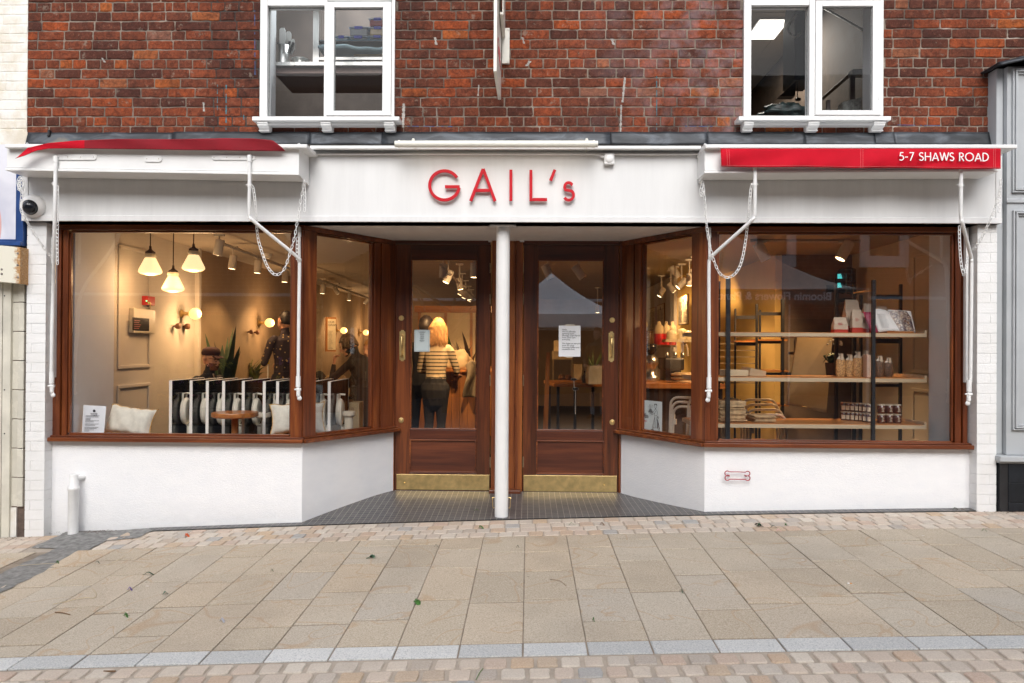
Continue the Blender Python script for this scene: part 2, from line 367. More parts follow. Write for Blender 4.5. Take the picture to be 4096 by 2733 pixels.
def plaster():
    m, t, b = nodes('white_render'); vec = coords(t, (1, 1, 2.2))
    n = noise(t, vec, 45, 6, .7, 1.2); n2 = noise(t, vec, 6, 3)
    z = N(t, 'SeparateXYZ'); t.links.new(N(t, 'NewGeometry').outputs['Position'], z.inputs[0])
    c = ramp(t, n2, [(.3, (.84, .845, .86)), (.7, (.88, .88, .885))]).outputs[0]
    # splashed dirt along the foot of the wall
    d = math_(t, 'MULTIPLY', math_(t, 'SUBTRACT', .14, z.outputs[2]), 3.5, True); d = math_(t, 'MULTIPLY', d, noise(t, vec, 14, 5), True)
    c = mixc(t, math_(t, 'MULTIPLY', d, .35), c, (.42, .4, .36))
    t.links.new(c, b.inputs['Base Color']); b.inputs['Roughness'].default_value = .65; bump(t, b, n, .45, .012); return m
RENDER = plaster()
def brickmat():
    m, t, b = nodes('old_red_brick'); vec = coords(t, island=11); raw = coords(t)
    r = N(t, 'NewGeometry').outputs['Random Per Island']
    base = ramp(t, r, [(0, (.10, .036, .026)), (.2, (.15, .05, .031)), (.45, (.20, .06, .033)), (.7, (.25, .067, .032)), (.85, (.32, .075, .03)), (.93, (.42, .09, .027)), (.975, (.46, .13, .035)), (1, (.24, .12, .09))]).outputs[0]
    n = noise(t, vec, 24, 7, .75, .8); c = mixc(t, ramp(t, n, [(.38, (0,)*3), (.62, (1,)*3)]).outputs[0], mixc(t, .68, base, (.035, .014, .011)), base)
    hl = noise(t, vec, 22, 7, .8); c = mixc(t, ramp(t, hl, [(.56, (0,)*3), (.7, (.6,)*3)]).outputs[0], c, (.36, .15, .09)); h2 = noise(t, vec, 70, 5, .8); c = mixc(t, ramp(t, h2, [(.6, (0,)*3), (.75, (.5,)*3)]).outputs[0], c, (.3, .25, .22)); h3 = noise(t, vec, 60, 5, .8); c = mixc(t, ramp(t, h3, [(.25, (.8,)*3), (.4, (0,)*3)]).outputs[0], c, (.02, .01, .009))
    # pale lime bloom, strongest beside the right-hand window
    sx = N(t, 'SeparateXYZ'); t.links.new(N(t, 'NewGeometry').outputs['Position'], sx.inputs[0])
    def bump1(x0, wd):
        q = math_(t, 'ABSOLUTE', math_(t, 'SUBTRACT', sx.outputs[0], x0)); return math_(t, 'SUBTRACT', 1, math_(t, 'MULTIPLY', q, 1/wd), True)
    bl = math_(t, 'MULTIPLY', bump1(1.45, 1.15), math_(t, 'GREATER_THAN', 1.75, sx.outputs[0]))
    e = ramp(t, noise(t, raw, 7, 5, .6), [(.42, (0,)*3), (.68, (1,)*3)]).outputs[0]
    c = mixc(t, math_(t, 'MULTIPLY', math_(t, 'MULTIPLY', e, bl), .42, True), c, (.34, .3, .33))
    so_ = math_(t, 'ADD', bump1(-2.3, .45), bump1(-.95, .3)); s2 = ramp(t, noise(t, raw, 6, 5, .65), [(.4, (0,)*3), (.62, (1,)*3)]).outputs[0]
    c = mixc(t, math_(t, 'MULTIPLY', math_(t, 'MULTIPLY', s2, so_), .55, True), c, (.02, .015, .014))
    sm = ramp(t, noise(t, raw, 13, 6, .72), [(.6, (0,)*3), (.68, (.6,)*3)]).outputs[0]; c = mixc(t, sm, c, (.3, .25, .2))
    sc_ = ramp(t, noise(t, coords(t, (1, 1, .45)), 1.9, 6, .7), [(.5, (0,)*3), (.68, (.42,)*3)]).outputs[0]; c = mixc(t, sc_, c, (.03, .02, .018))
    t.links.new(c, b.inputs['Base Color']); b.inputs['Roughness'].default_value = .88; b.inputs['Specular IOR Level'].default_value = .15
    bump(t, b, noise(t, vec, 55, 8, .8), .9, .01); return m
def mortarmat():
    m, t, b = nodes('mortar'); raw = coords(t)
    c = ramp(t, noise(t, raw, 11, 6, .65), [(.3, (.17, .135, .105)), (.55, (.27, .22, .175)), (.75, (.38, .32, .26))]).outputs[0]
    sx = N(t, 'SeparateXYZ'); t.links.new(N(t, 'NewGeometry').outputs['Position'], sx.inputs[0])
    def bump1(x0, wd):
        q = math_(t, 'ABSOLUTE', math_(t, 'SUBTRACT', sx.outputs[0], x0)); return math_(t, 'MULTIPLY', math_(t, 'SUBTRACT', 1, math_(t, 'MULTIPLY', q, 1/wd), True), 2.2, True)
    dk = math_(t, 'ADD', bump1(-2.35, .42), math_(t, 'MULTIPLY', bump1(-.82, .42), noise(t, raw, 5, 4)), True)
    c = mixc(t, math_(t, 'MULTIPLY', dk, .88), c, (.028, .026, .026))
    pale = ramp(t, noise(t, raw, 3.2, 5, .7), [(.56, (0,)*3), (.64, (1,)*3)]).outputs[0]
    rt = math_(t, 'MULTIPLY', math_(t, 'GREATER_THAN', sx.outputs[0], 2.9), .7)
    c = mixc(t, math_(t, 'MULTIPLY', pale, math_(t, 'ADD', rt, .3), True), c, (.5, .42, .36))
    sc_ = ramp(t, noise(t, coords(t, (1, 1, .45)), 1.9, 6, .7), [(.47, (0,)*3), (.66, (.8,)*3)]).outputs[0]; c = mixc(t, sc_, c, (.035, .032, .03))
    t.links.new(c, b.inputs['Base Color']); b.inputs['Roughness'].default_value = .95
    bump(t, b, noise(t, raw, 70, 6, .7), .7, .01); return m
BRICK = brickmat(); MORTAR = mortarmat()
def paintbrick(n, col, dirt):
    m, t, b = nodes(n); raw = coords(t)
    c = ramp(t, noise(t, raw, 5, 6, .65), [(.35, dirt), (.55, col), (.8, tuple(min(1, q*1.04) for q in col))]).outputs[0]
    t.links.new(c, b.inputs['Base Color']); b.inputs['Roughness'].default_value = .6
    bump(t, b, noise(t, raw, 60, 5, .6), .4, .006); return m
PBW = paintbrick('white_painted_brick', (.79, .79, .785), (.75, .745, .73)); PBC = paintbrick('cream_painted_brick', (.78, .76, .71), (.66, .6, .49))
LEADM = None
def leadmat():
    m, t, b = nodes('weathered_lead'); raw = coords(t, (.35, 1, 1), island=3)
    c = ramp(t, noise(t, raw, 9, 6, .6, .8), [(.3, (.012, .014, .016)), (.5, (.032, .036, .042)), (.63, (.075, .085, .098)), (.76, (.18, .155, .12))]).outputs[0]
    t.links.new(c, b.inputs['Base Color']); b.inputs['Roughness'].default_value = .5; b.inputs['Metallic'].default_value = .35
    bump(t, b, noise(t, raw, 20, 5), .5, .01); return m
LEADM = leadmat()
def stonemat(n, cols, speck, rough=.8, isl=1.0, vein=0):
    m, t, b = nodes(n); vec = coords(t, island=5)
    r = N(t, 'NewGeometry').outputs['Random Per Island']
    base = ramp(t, r, cols).outputs[0]
    g = noise(t, coords(t), 130, 4, .85); big = noise(t, vec, 2.2, 5, .6, .6)
    c = mixc(t, ramp(t, big, [(.35, (.35,)*3), (.65, (0,)*3)]).outputs[0], base, tuple(q for q in speck[0]))
    c = mixc(t, ramp(t, g, [(.3, (speck[2],)*3), (.5, (0,)*3)]).outputs[0], c, speck[1])
    c = mixc(t, ramp(t, g, [(.52, (0,)*3), (.7, (speck[2]*.8,)*3)]).outputs[0], c, (.75, .7, .62))
    if vein:
        wv = noise(t, vec, 1.1, 2, .5, 1.5); k = math_(t, 'ABSOLUTE', math_(t, 'SUBTRACT', wv, .5))
        c = mixc(t, ramp(t, k, [(0, (vein,)*3), (.012, (0,)*3)]).outputs[0], c, (.4, .23, .1))
        st = noise(t, coords(t), .8, 5, .62); c = mixc(t, ramp(t, st, [(.48, (0,)*3), (.7, (.42,)*3)]).outputs[0], c, (.25, .205, .16)); vo = N(t, 'TexVoronoi'); vo.inputs['Scale'].default_value = 3.1; t.links.new(coords(t), vo.inputs['Vector']); c = mixc(t, math_(t, 'MULTIPLY', math_(t, 'GREATER_THAN', .022, vo.outputs['Distance']), .6), c, (.12, .1, .08))
    t.links.new(c, b.inputs['Base Color']); b.inputs['Roughness'].default_value = rough
    bump(t, b, noise(t, coords(t), 190, 4, .7), .35, .004); return m
SLAB = stonemat('sandstone_slab', [(0, (.43, .36, .27)), (.3, (.51, .43, .325)), (.6, (.50, .44, .355)), (.85, (.55, .44, .315)), (1, (.46, .415, .35))], [(.42, .34, .245), (.17, .14, .11), .8], vein=.4)
GRAN = stonemat('grey_granite', [(0, (.46, .465, .46)), (.5, (.60, .605, .595)), (1, (.68, .68, .665))], [(.46, .465, .455), (.11, .12, .13), .8])
SETT = stonemat('granite_sett', [(0, (.50, .45, .39)), (.3, (.58, .48, .39)), (.55, (.60, .54, .46)), (.75, (.50, .37, .29)), (.85, (.52, .38, .25)), (1, (.36, .37, .37))], [(.42, .33, .26), (.17, .13, .11), .4])
def groutmat():
    m, t, b = nodes('sandy_grout'); raw = coords(t); sx = N(t, 'SeparateXYZ'); t.links.new(N(t, 'NewGeometry').outputs['Position'], sx.inputs[0])
    k = math_(t, 'MULTIPLY', math_(t, 'GREATER_THAN', sx.outputs[1], -2.67), math_(t, 'GREATER_THAN', -.59, sx.outputs[1]))
    c = mixc(t, k, ramp(t, noise(t, raw, 12, 5), [(.3, (.34, .29, .235)), (.7, (.46, .39, .32))]).outputs[0], ramp(t, noise(t, raw, 9, 5), [(.3, (.18, .145, .11)), (.7, (.33, .27, .21))]).outputs[0])
    t.links.new(c, b.inputs['Base Color']); b.inputs['Roughness'].default_value = .95; bump(t, b, noise(t, raw, 160, 4), .6, .004); return m
GROUT = groutmat()
ASPH = mat('asphalt_patch', (.23, .225, .215), .9, var=.3, nscale=22, bmp=.9, bscale=190, obj=False)
def tilemat():
    m, t, b = nodes('entrance_mosaic'); g = N(t, 'NewGeometry').outputs['Position']
    br = N(t, 'TexBrick', offset=0.0); br.inputs['Scale'].default_value = 1; br.inputs['Brick Width'].default_value = .0485
    br.inputs['Row Height'].default_value = .052; br.inputs['Mortar Size'].default_value = .0016; br.inputs['Mortar Smooth'].default_value = .1
    br.inputs['Color1'].default_value = (.035, .038, .045, 1); br.inputs['Color2'].default_value = (.07, .07, .075, 1); br.inputs['Mortar'].default_value = (.40, .37, .31, 1)
    t.links.new(g, br.inputs['Vector'])
    n = noise(t, coords(t, (.3, 3, 1)), 9, 5, .7)
    c = mixc(t, ramp(t, n, [(.4, (0,)*3), (.75, (.4,)*3)]).outputs[0], br.outputs[0], (.17, .14, .12))
    t.links.new(c, b.inputs['Base Color']); b.inputs['Roughness'].default_value = .42
    bump(t, b, br.outputs['Fac'], -.4, .002); return m
TILE = tilemat()
# ------------------------------------------------------------------ ground
def gsheet(name, x0, x1, y0, y1, dz, m, nx=40, ny=20, kind='structure'):
    mb = MB(); mb.sheet(lambda a, b: (x0+(x1-x0)*a, y0+(y1-y0)*b, ground(x0+(x1-x0)*a, y0+(y1-y0)*b)+dz), nx, ny)
    return mb.build(name, m, kind=kind, org=(0, 0, 0))
gsheet('ground', -45, 45, -45, -.09, -.0055, GROUT, 90, 60)
def block(mb, x0, x1, y0, y1, top, th, ch=.004, jit=0., dome=0., n=1):
    """one paving unit laid on the ground with softened, slightly uneven edges"""
    R_ = lambda a: rnd.uniform(-a, a)
    if n == 1: ring = [(x0, y0), (x1, y0), (x1, y1), (x0, y1)]
    else:
        ring = []; dx, dy = x1-x0, y1-y0; cc = min(dx, dy)*.13
        for cx_, cy_, px_, py_ in ((x0, y0, 1, 1), (x1, y0, -1, 1), (x1, y1, -1, -1), (x0, y1, 1, -1)):
            a = (cx_+R_(jit), cy_+py_*cc+R_(jit)); b = (cx_+px_*cc+R_(jit), cy_+R_(jit)); c = (cx_+px_*cc*.3, cy_+py_*cc*.3)
            ring += [a, c, b] if px_*py_ > 0 else [b, c, a]
            k = {(1, 1): ((x0+x1)/2, y0), (-1, 1): (x1, (y0+y1)/2), (-1, -1): ((x0+x1)/2, y1), (1, -1): (x0, (y0+y1)/2)}[(px_, py_)]
            ring.append((k[0]+R_(jit), k[1]+R_(jit)))
    mx, my = (x0+x1)/2, (y0+y1)/2; m = len(ring); tz = R_(.0015); tx, ty = R_(.004), R_(.004)
    z = lambda x, y: ground(x, y)+top+tz+tx*(x-mx)+ty*(y-my)
    ins = [(x+(mx-x)*ch/abs(x1-x0)*2, y+(my-y)*ch/abs(y1-y0)*2) for x, y in ring]
    vs = [(x, y, z(x, y)+dome*.35) for x, y in ins]+[(x, y, z(x, y)-ch*.8) for x, y in ring]+[(x, y, z(x, y)-th) for x, y in ring]
    fs = [(m+i, m+(i+1) % m, (i+1) % m, i) for i in range(m)]+[(2*m+i, 2*m+(i+1) % m, m+(i+1) % m, m+i) for i in range(m)]
    if dome: vs.append((mx, my, z(mx, my)+dome)); fs += [(i, (i+1) % m, 3*m) for i in range(m)]
    else: fs.append(tuple(range(m)))
    mb.add(vs, fs)
mb = MB(); PX = .2975
YB = [-.6, -2.52]
for k in range(-32, 34):
    xa, xb = -.018+PX*k+.003, -.018+PX*(k+1)-.003
    if -3.5 < (xa+xb)/2 < -3.2: continue
    y = YB[0]; first = rnd.choice([.16, .24, .33, .42, .3]); lens = {0: [.41, .42, .5, .59], -1: [.4, .42, .54, .55]}.get(k)
    i = 0
    while y > YB[1]+.02:
        l = lens[i] if lens and i < len(lens) else (first if i == 0 else rnd.choice([.42, .5, .54, .58])); i += 1
        y2 = y-l
        if y2 < YB[1]+.14: y2 = YB[1]
        block(mb, xa-.0004, xb+.0004, y2+.009, y-.008, 0, .02, .0025); y = y2
pav = mb.build('pavement', SLAB, kind='structure', org=(0, 0, 0))
mb = MB()
for k in range(-32, 34): block(mb, -.018+PX*k+.004, -.018+PX*(k+1)-.004, -2.665, -2.528, .001, .02, .003)
mb.build('kerb', GRAN, kind='structure', org=(0, 0, 0))
def setts(name, xr, rows, pitch, gap, rowd, y0, dome, jit, edge=None):
    mb = MB()
    for r in range(rows):
        x = xr[0]+(pitch/2 if r % 2 else 0)+rnd.uniform(-.01, .01); ya = y0-rowd*r
        while x < xr[1]:
            wd = pitch*rnd.uniform(.9, 1.12)
            if not (edge and edge(x+wd/2)): block(mb, x+gap/2, x+wd-gap/2, ya-rowd+gap*.45, ya-gap*.4, 0, .018, .004, jit, dome, 8)
            x += wd
    return mb.build(name, SETT, kind='structure', org=(0, 0, 0), smooth=False)
setts('sett_band', (-9.5, 9.5), 4, .107, .009, .12, -.115, .0015, .002, lambda x: -3.75 < x < -3.2)
setts('sett_paving', (-6, 6), 18, .112, .018, .109, -2.685, .004, .003)
gsheet('road', -45, 45, -45, -4.72, .001, mat('dark_road_setts', (.09, .08, .072), .8, var=.4, nscale=9, obj=False), 90, 50)
# asphalt repair strip running away from the shop
mb = MB()
def asp(a, b):
    y = -.02-8*b; wdt = .0 if y < -.56 else .24*min(1, (.56+y)*6+0) if y > -.56 else 0
    x0, x1 = -3.49-(.23 if y > -.52 else 0), -3.205+(.22 if y > -.33 else 0)
    return (x0+(x1-x0)*a+.008*sin(y*37+a*5), y, ground(x0, y)*(1-a)+ground(x1, y)*a+.002+.003*sin(a*9+y*5))
mb.sheet(asp, 10, 160); mb.build('asphalt_strip', ASPH, kind='structure', org=(0, 0, 0))
# floor of the recessed entrance and the dark strip under the shopfront
AL, BL = Vector((-1.815, 0, 0)), Vector((-1.235, .9, 0)); AR, BR = Vector((1.405, 0, 0)), Vector((.848, .9, 0))
mb = MB(); zf = lambda x, y: ground(x, min(y, 0))*(1-max(0, min(1, y/.75)))+.028*max(0, y)*1.3+.003
pts = lambda x0, x1, y: None
def ent(a, b):
    y = -.1+1.02*b; xl = -1.83+(max(0, y)/.9)*.6; xr = 1.42-(max(0, y)/.9)*.58; x = xl+(xr-xl)*a; return (x, y, zf(x, y))
mb.sheet(ent, 24, 10)
for xa, xb in ((-3.05, -1.83), (1.42, 3.55)): mb.sheet(lambda a, b: (xa+(xb-xa)*a, -.1+.12*b, ground(xa+(xb-xa)*a, -.1+.12*b)+.003), 12, 1)
mb.build('entrance_tiles', TILE, kind='structure', org=(0, 0, 0))
DEB = mat('leaf_litter', (.12, .08, .05), .95, var=.5, nscale=60, obj=False)
mb = MB()
for i in range(380):
    x = rnd.choice([rnd.uniform(-4.35, -3.6), rnd.uniform(-3.62, -3.3), rnd.uniform(3.3, 3.9)]); y = -.02-abs(rnd.gauss(0, .05))-(.11 if x < -3.85 or x > 3.5 else 0)
    z = ground(x, y)+.003; s_ = rnd.uniform(.003, .011); a = rnd.uniform(0, 6)
    mb.add([(x+s_*cos(a+q), y+s_*sin(a+q)*.7, z+rnd.uniform(0, .004)) for q in (0, 2, 4)], [(0, 1, 2)])
mb.build('dirt_and_grit', DEB, kind='stuff', label='dry grit and plant crumbs gathered at the foot of the wall', cat='debris', org=(0, 0, 0))
# ------------------------------------------------------------------ brickwork
def brickwork(mb, X0, X1, Z0, Z1, Yf, holes=(), course=.0782, length=.2235, joint=.009, hdr=lambda r: r % 6 == 0, depth=.03, jit=1., r0=0, T=None, nx=7):
    rows = int((Z1-Z0)/course)+1
    for r in range(rows):
        za = Z0+r*course+joint/2; zb = za+course-joint; head = hdr(r+r0)
        L = length/2 if head else length; x = X0-rnd.uniform(0, L) if r % 2 else X0-L*.5*(r % 3 == 0)-rnd.uniform(0, .03)
        while x < X1:
            ln = L*rnd.uniform(.93, 1.07) if rnd.random() > .06 else L*rnd.choice([.5, .55, 1.3]) ; a, b = x+joint/2, x+ln-joint/2; x += ln
            a, b = max(a, X0+.002), min(b, X1-.002)
            zc = (za+zb)/2; segs = [(a, b)]
            for hx0, hx1, hz0, hz1 in holes:
                if hz0-.01 < zc < hz1+.01:
                    ns = []
                    for p, q in segs:
                        if q <= hx0 or p >= hx1: ns.append((p, q))
                        else:
                            if p < hx0-.02: ns.append((p, hx0-.004))
                            if q > hx1+.02: ns.append((hx1+.004, q))
                    segs = ns
            for p, q in segs:
                if q-p < .02: continue
                onebrick(mb, p, q, za, zb, Yf, depth, jit, nx if q-p > .13 else 4)
def onebrick(mb, a, b, za, zb, Yf, depth, jit, nx):
    nz = 3; w_, h_ = b-a, zb-za; tl = rnd.uniform(-.0035, .0035)*jit; tx = rnd.uniform(-.003, .003)*jit; g = lambda s: rnd.gauss(0, s)*jit
    vs = []
    for i in range(nx+1):
        for j in range(nz+1):
            ex = i in (0, nx); ez = j in (0, nz); x = a+w_*i/nx; z = za+h_*j/nz
            if i == 1: x = a+w_*.035
            if i == nx-1: x = b-w_*.035
            if j == 1: z = za+h_*.1
            if j == nz-1: z = zb-h_*.1
            x += g(.0014); z += g(.0015 if ez else .0006)+(i/nx-.5)*tl
            if ex and ez: x += (-1 if i else 1)*.004*jit; z += (-1 if j else 1)*.003*jit
            y = Yf+tx*(i/nx-.5)+(rnd.uniform(.0015, .0042)*min(1, jit) if (ex or ez) else -abs(g(.0016)))
            vs.append((x, y, z))
    ix = lambda i, j: i*(nz+1)+j
    fs = [(ix(i, j), ix(i+1, j), ix(i+1, j+1), ix(i, j+1)) for i in range(nx) for j in range(nz)]
    rim = [ix(i, 0) for i in range(nx+1)]+[ix(nx, j) for j in range(1, nz+1)]+[ix(i, nz) for i in range(nx-1, -1, -1)]+[ix(0, j) for j in range(nz-1, 0, -1)]
    n0 = len(vs); vs += [(vs[k][0], Yf+depth, vs[k][2]) for k in rim]
    for k in range(len(rim)): fs.append((rim[k], n0+k, n0+(k+1) % len(rim), rim[(k+1) % len(rim)]))
    mb.add(vs, fs)
YW = .06
shop = thing('shop_building', 'red brick building with a long white shopfront and mahogany windows and doors', 'building', (0, .5, 0))
wl = RC(1040, -60, 1577, 466, YW); wr = RC(2976, -60, 3534, 464, YW)
ZT = 4.85; ZB = P(2048, 534, YW).z-.02; wl = (wl[0], wl[1], wl[2], ZT-.45); wr = (wr[0], wr[1], wr[2], ZT-.45)
XE = P(109, 300, YW).x
mb = MB(); ztop = P(2048, 534, YW).z
brickwork(mb, XE, 4.6, ZB, ZT, YW, [wl, wr], r0=0, hdr=lambda r: (r-1) % 6 == 0)
wall = mb.build('brick_wall', BRICK, shop)
mb = MB()
def mort(x0, x1, z0, z1):
    nx, nz = max(2, int((x1-x0)/.02)), max(2, int((z1-z0)/.02))
    mb.sheet(lambda a, b: (x0+(x1-x0)*a, YW+.005+.004*(noise3(x0+(x1-x0)*a, z0+(z1-z0)*b)), z0+(z1-z0)*b), nx, nz)
from mathutils import noise as mnoise
def noise3(x, z): return mnoise.noise(Vector((x*22, 3, z*22)))+.4*mnoise.noise(Vector((x*60, 5, z*60)))
mort(XE, wl[0], ZB-.12, ZT); mort(wl[1], wr[0], ZB-.12, ZT); mort(wr[1], 4.6, ZB-.12, ZT)
for wq in (wl, wr): mort(wq[0], wq[1], ZB-.12, wq[2]); mort(wq[0], wq[1], wq[3], ZT)
mb.smooth = False
mb.build('mortar_bed', MORTAR, wall, smooth=True)
# paint drips and snapped chalk lines left on the bricks
def marks(col, L, nm):
    for u0, v0, u1, v1, wd in L:
        mb = MB()
        n = max(3, int(abs(v1-v0)+abs(u1-u0))//9)
        for i in range(n):
            if rnd.random() < .3 and wd < 9: continue
            a, b = i/n, (i+1)/n; p, q = P(u0+(u1-u0)*a, v0+(v1-v0)*a, YW-.0035), P(u0+(u1-u0)*b, v0+(v1-v0)*b, YW-.0035)
            hw = wd*rnd.uniform(.4, .8)*.00203/2
            if abs(v1-v0) > abs(u1-u0): mb.quad((p.x-hw, p.y, p.z), (p.x+hw*rnd.uniform(.5, 1), p.y, p.z), (q.x+hw, q.y, q.z), (q.x-hw*rnd.uniform(.5, 1), q.y, q.z))
            else: mb.quad((p.x, p.y, p.z-hw), (q.x, q.y, q.z-hw), (q.x, q.y, q.z+hw*rnd.uniform(.5, 1)), (p.x, p.y, p.z+hw))
        if mb.v: mb.build('paint_mark', mat(nm, col, .6, var=.3, nscale=60, obj=False), wall)
marks((.03, .07, .2), [(1019, 5, 1019, 104, 6), (1019, 120, 1020, 300, 6), (1630, 505, 1810, 507, 4), (2740, 505, 2850, 506, 5), (3590, 500, 3770, 503, 4)], 'blue_line_paint')
marks((.04, .16, .2), [(905, 340, 904, 520, 8), (870, 330, 869, 450, 5), (2627, 305, 2627, 520, 6), (975, 460, 975, 490, 8)], 'teal_drip_paint')
marks((.36, .33, .3), [(814, 410, 816, 446, 14), (2500, 310, 2490, 410, 16), (2485, 420, 2482, 530, 12), (408, 232, 420, 250, 16), (1915, 340, 1912, 385, 10), (2447, 155, 2455, 180, 22), (1740, 150, 1745, 180, 14), (1455, 0, 1450, 20, 20), (1615, 415, 1612, 510, 18), (2120, 245, 2105, 265, 24), (2090, 150, 2096, 175, 14)], 'old_filler')
# lead flashing
mb = MB(); cuts = [108, 690, 1240, 1530, 2440, 2828, 3220, 3500, 3575, 3962]
for i, (a, b) in enumerate(zip(cuts, cuts[1:])):
    x0, x1 = P(a, 555, .03).x, P(b, 555, .03).x; z0, z1 = P(2048, 578, .0).z, P(2048, 531+rnd.uniform(-2, 2), .05).z; ofs = .002*(i % 2)
    def fl(s_, r_):
        x = x0+(x1-x0)*s_; z = z0+(z1-z0)*r_; return (x, .045-ofs-.035*(1-r_)+.003*mnoise.noise(Vector((x*9, 1, z*14))), z+.003*mnoise.noise(Vector((x*6, r_, 2))))
    mb.sheet(fl, 30, 5, -.003)
mb.build('lead_flashing', LEADM, shop, smooth=True)
# ------------------------------------------------------------------ fascia, soffit and awning boxes
YF = -.16
ZSO = P(2048, 889, YF).z          # underside of the fascia = soffit
xfl, xfr = P(86, 760, YF).x, P(4009, 790, YF).x
ZCT = P(2048, 578, -.28).z; zp1 = P(2048, 621, YF).z; zr = P(2048, 866, YF).z
mb = MB()
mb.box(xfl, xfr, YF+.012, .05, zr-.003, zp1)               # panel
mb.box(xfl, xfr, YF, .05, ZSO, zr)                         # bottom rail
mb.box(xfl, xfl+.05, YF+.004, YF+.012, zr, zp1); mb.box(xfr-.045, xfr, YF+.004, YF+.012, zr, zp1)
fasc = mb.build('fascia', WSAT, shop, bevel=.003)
mb = MB(); zc0 = P(2048, 597, -.24).z
for (dy, z0, z1) in ((-.022, zp1, zp1+.012), (-.012, zp1+.012, zp1+.038), (-.05, zp1+.038, zc0), (-.085, zc0, ZCT)):
    mb.box(P(1245, 600, -.2).x, P(2800, 600, -.2).x, YF+dy, .035, z0, z1)
mb.build('cornice', WHITE, shop, bevel=.006, seg=3)
mb = MB(); zs = ZSO+.0
mb.add([(xfl, YF+.02, zs), (xfr, YF+.02, zs), (xfr, .1, zs), (1.405, .1, zs), (.84, .98, zs), (-1.225, .98, zs), (-1.815, .1, zs), (xfl, .1, zs)], [(0, 7, 6, 5, 4, 3, 2, 1)])
mb.build('soffit', mat('soffit_paint', (.74, .71, .67), .7, var=.03, bmp=.1, bscale=300, obj=False), shop)
YX = -.40
def awnbox(u0, u1, ue, vt, vb0, vb1, capu0, capu1, side):
    mb = MB(); x0, x1 = P(u0, 640, YX).x, P(u1, 640, YX).x; zt = P((u0+u1)/2, vt, YX).z; z0a, z0b = P(u0, vb0, YX).z, P(u1, vb1, YX).z
    zt += .0; zk = P(2048, 594, YX).z
    # front board with a bead along its foot
    mb.prism([(x0, YX, z0a), (x1, YX, z0b), (x1, YX, zk), (x0, YX, zk)], (0, .24, 0))
    mb.prism([(x0-.004, YX-.012, z0a-.004), (x1+.004, YX-.012, z0b-.004), (x1+.004, YX-.012, z0b+.014), (x0-.004, YX-.012, z0a+.014)], (0, .245, 0))
    mb.prism([(x0, YX-.004, z0a+.02), (x1, YX-.004, z0b+.02), (x1, YX-.004, z0b+.027), (x0, YX-.004, z0a+.027)], (0, .245, 0))
    bx = mb.build('awning_box', WHITE, shop, bevel=.003)
    mb = MB(); xs = x1 if side > 0 else x0; xo = P(ue, 640, YF).x; zb = z0b if side > 0 else z0a
    mb.prism([(xs, YX+.003, zb+.0), (xo, YF-.004, zb-.03), (xo, YF-.004, ZCT-.02), (xs, YX+.003, ZCT-.02)], (-.02*side, .02, 0))
    mb.build('splayed_end', WHITE, bx, bevel=.002)
    mb = MB(); c0, c1 = P(capu0, 582, YX-.05).x, P(capu1, 582, YX-.05).x
    mb.box(c0, c1, YX-.05, .03, P(2048, 592, YX-.05).z, P(2048, 577, YX-.05).z); mb.build('box_lid', WHITE, bx, bevel=.004)
    return bx
awnbox(27, 1196, 1237, 600, 681, 700, 19, 1228, 1)
awnbox(2818, 3988, 2794, 600, 693, 686, 2822, 4070, -1)
# ------------------------------------------------------------------ piers, stall riser
mb = MB(); YP = -.1
for (ua, ub) in ((103, 181), (3908, 3987)):
    xa, xb = P(ua, 1500, YP).x, P(ub, 1500, YP).x; zb_ = min(ground(xa, YP), ground(xb, YP))-.02
    m2 = MB(); m2.T = None
    r = 0; z = ground((xa+xb)/2, YP)-.03; cz = .0783
    while z < ZSO-.01:
        z1 = min(z+cz, ZSO-.003); cut = xa+(xb-xa)*(.27 if r % 2 else .0)
        if ua > 2000: cut = xb-(xb-xa)*(.33 if r % 2 else 0)
        sp = [(xa, xb)] if r % 2 == 0 else [(xa, cut), (cut, xb)]
        for p, q in sp: onebrick(m2, p+.001, q-.001, z+.0016, z1-.0016, YP, .02, .14, 4)
        # the return towards the window
        xr_ = xb if ua < 2000 else xa; sg = 1 if ua < 2000 else -1
        m2.T = Matrix.Translation((xr_, 0, 0)) @ Matrix.Rotation(radians(90*sg), 4, 'Z')
        if sg > 0: onebrick(m2, YP+.002, .035, z+.002, z1-.002, .001, .02, .14, 4)
        else: onebrick(m2, -.035, -YP-.002, z+.002, z1-.002, .001, .02, .14, 4)
        m2.T = None; z += cz; r += 1
    m2.box(xa+.004, xb-.004, YP+.0036, .2, zb_-.05, ZSO); m2.build('brick_pier', PBW, shop)
ZS0 = P(2048, 1782, -.05).z       # underside of the sill
ZS1 = P(2048, 1766, -.05).z
XL0, XR1 = P(186, 1900, .0).x, P(3902, 1900, .0).x
mb = MB(); th = .1
def riser(poly):
    n = len(poly)-1
    for i in range(n):
        a, b = poly[i], poly[i+1]; k = max(1, int((b-a).length/.25)); nrm = Vector((-(b-a).y, (b-a).x, 0)).normalized()*th
        for j in range(k):
            p, q = a.lerp(b, j/k), a.lerp(b, (j+1)/k); p2, q2 = p+nrm, q+nrm
            zz = lambda s: min(ground(s.x, min(s.y, 0)), 0)-.06
            mb.add([(p.x, p.y, zz(p)), (q.x, q.y, zz(q)), (q.x, q.y, ZS0), (p.x, p.y, ZS0), (p2.x, p2.y, zz(p)), (q2.x, q2.y, zz(q)), (q2.x, q2.y, ZS0), (p2.x, p2.y, ZS0)],
                   [(0, 1, 2, 3), (5, 4, 7, 6), (3, 2, 6, 7)])
riser([Vector((XL0, .0, 0)), AL, BL]); mb.build('stall_riser', RENDER, shop)
mb = MB(); riser([BR, AR, Vector((XR1, 0, 0))]); mb.build('stall_riser', RENDER, shop)
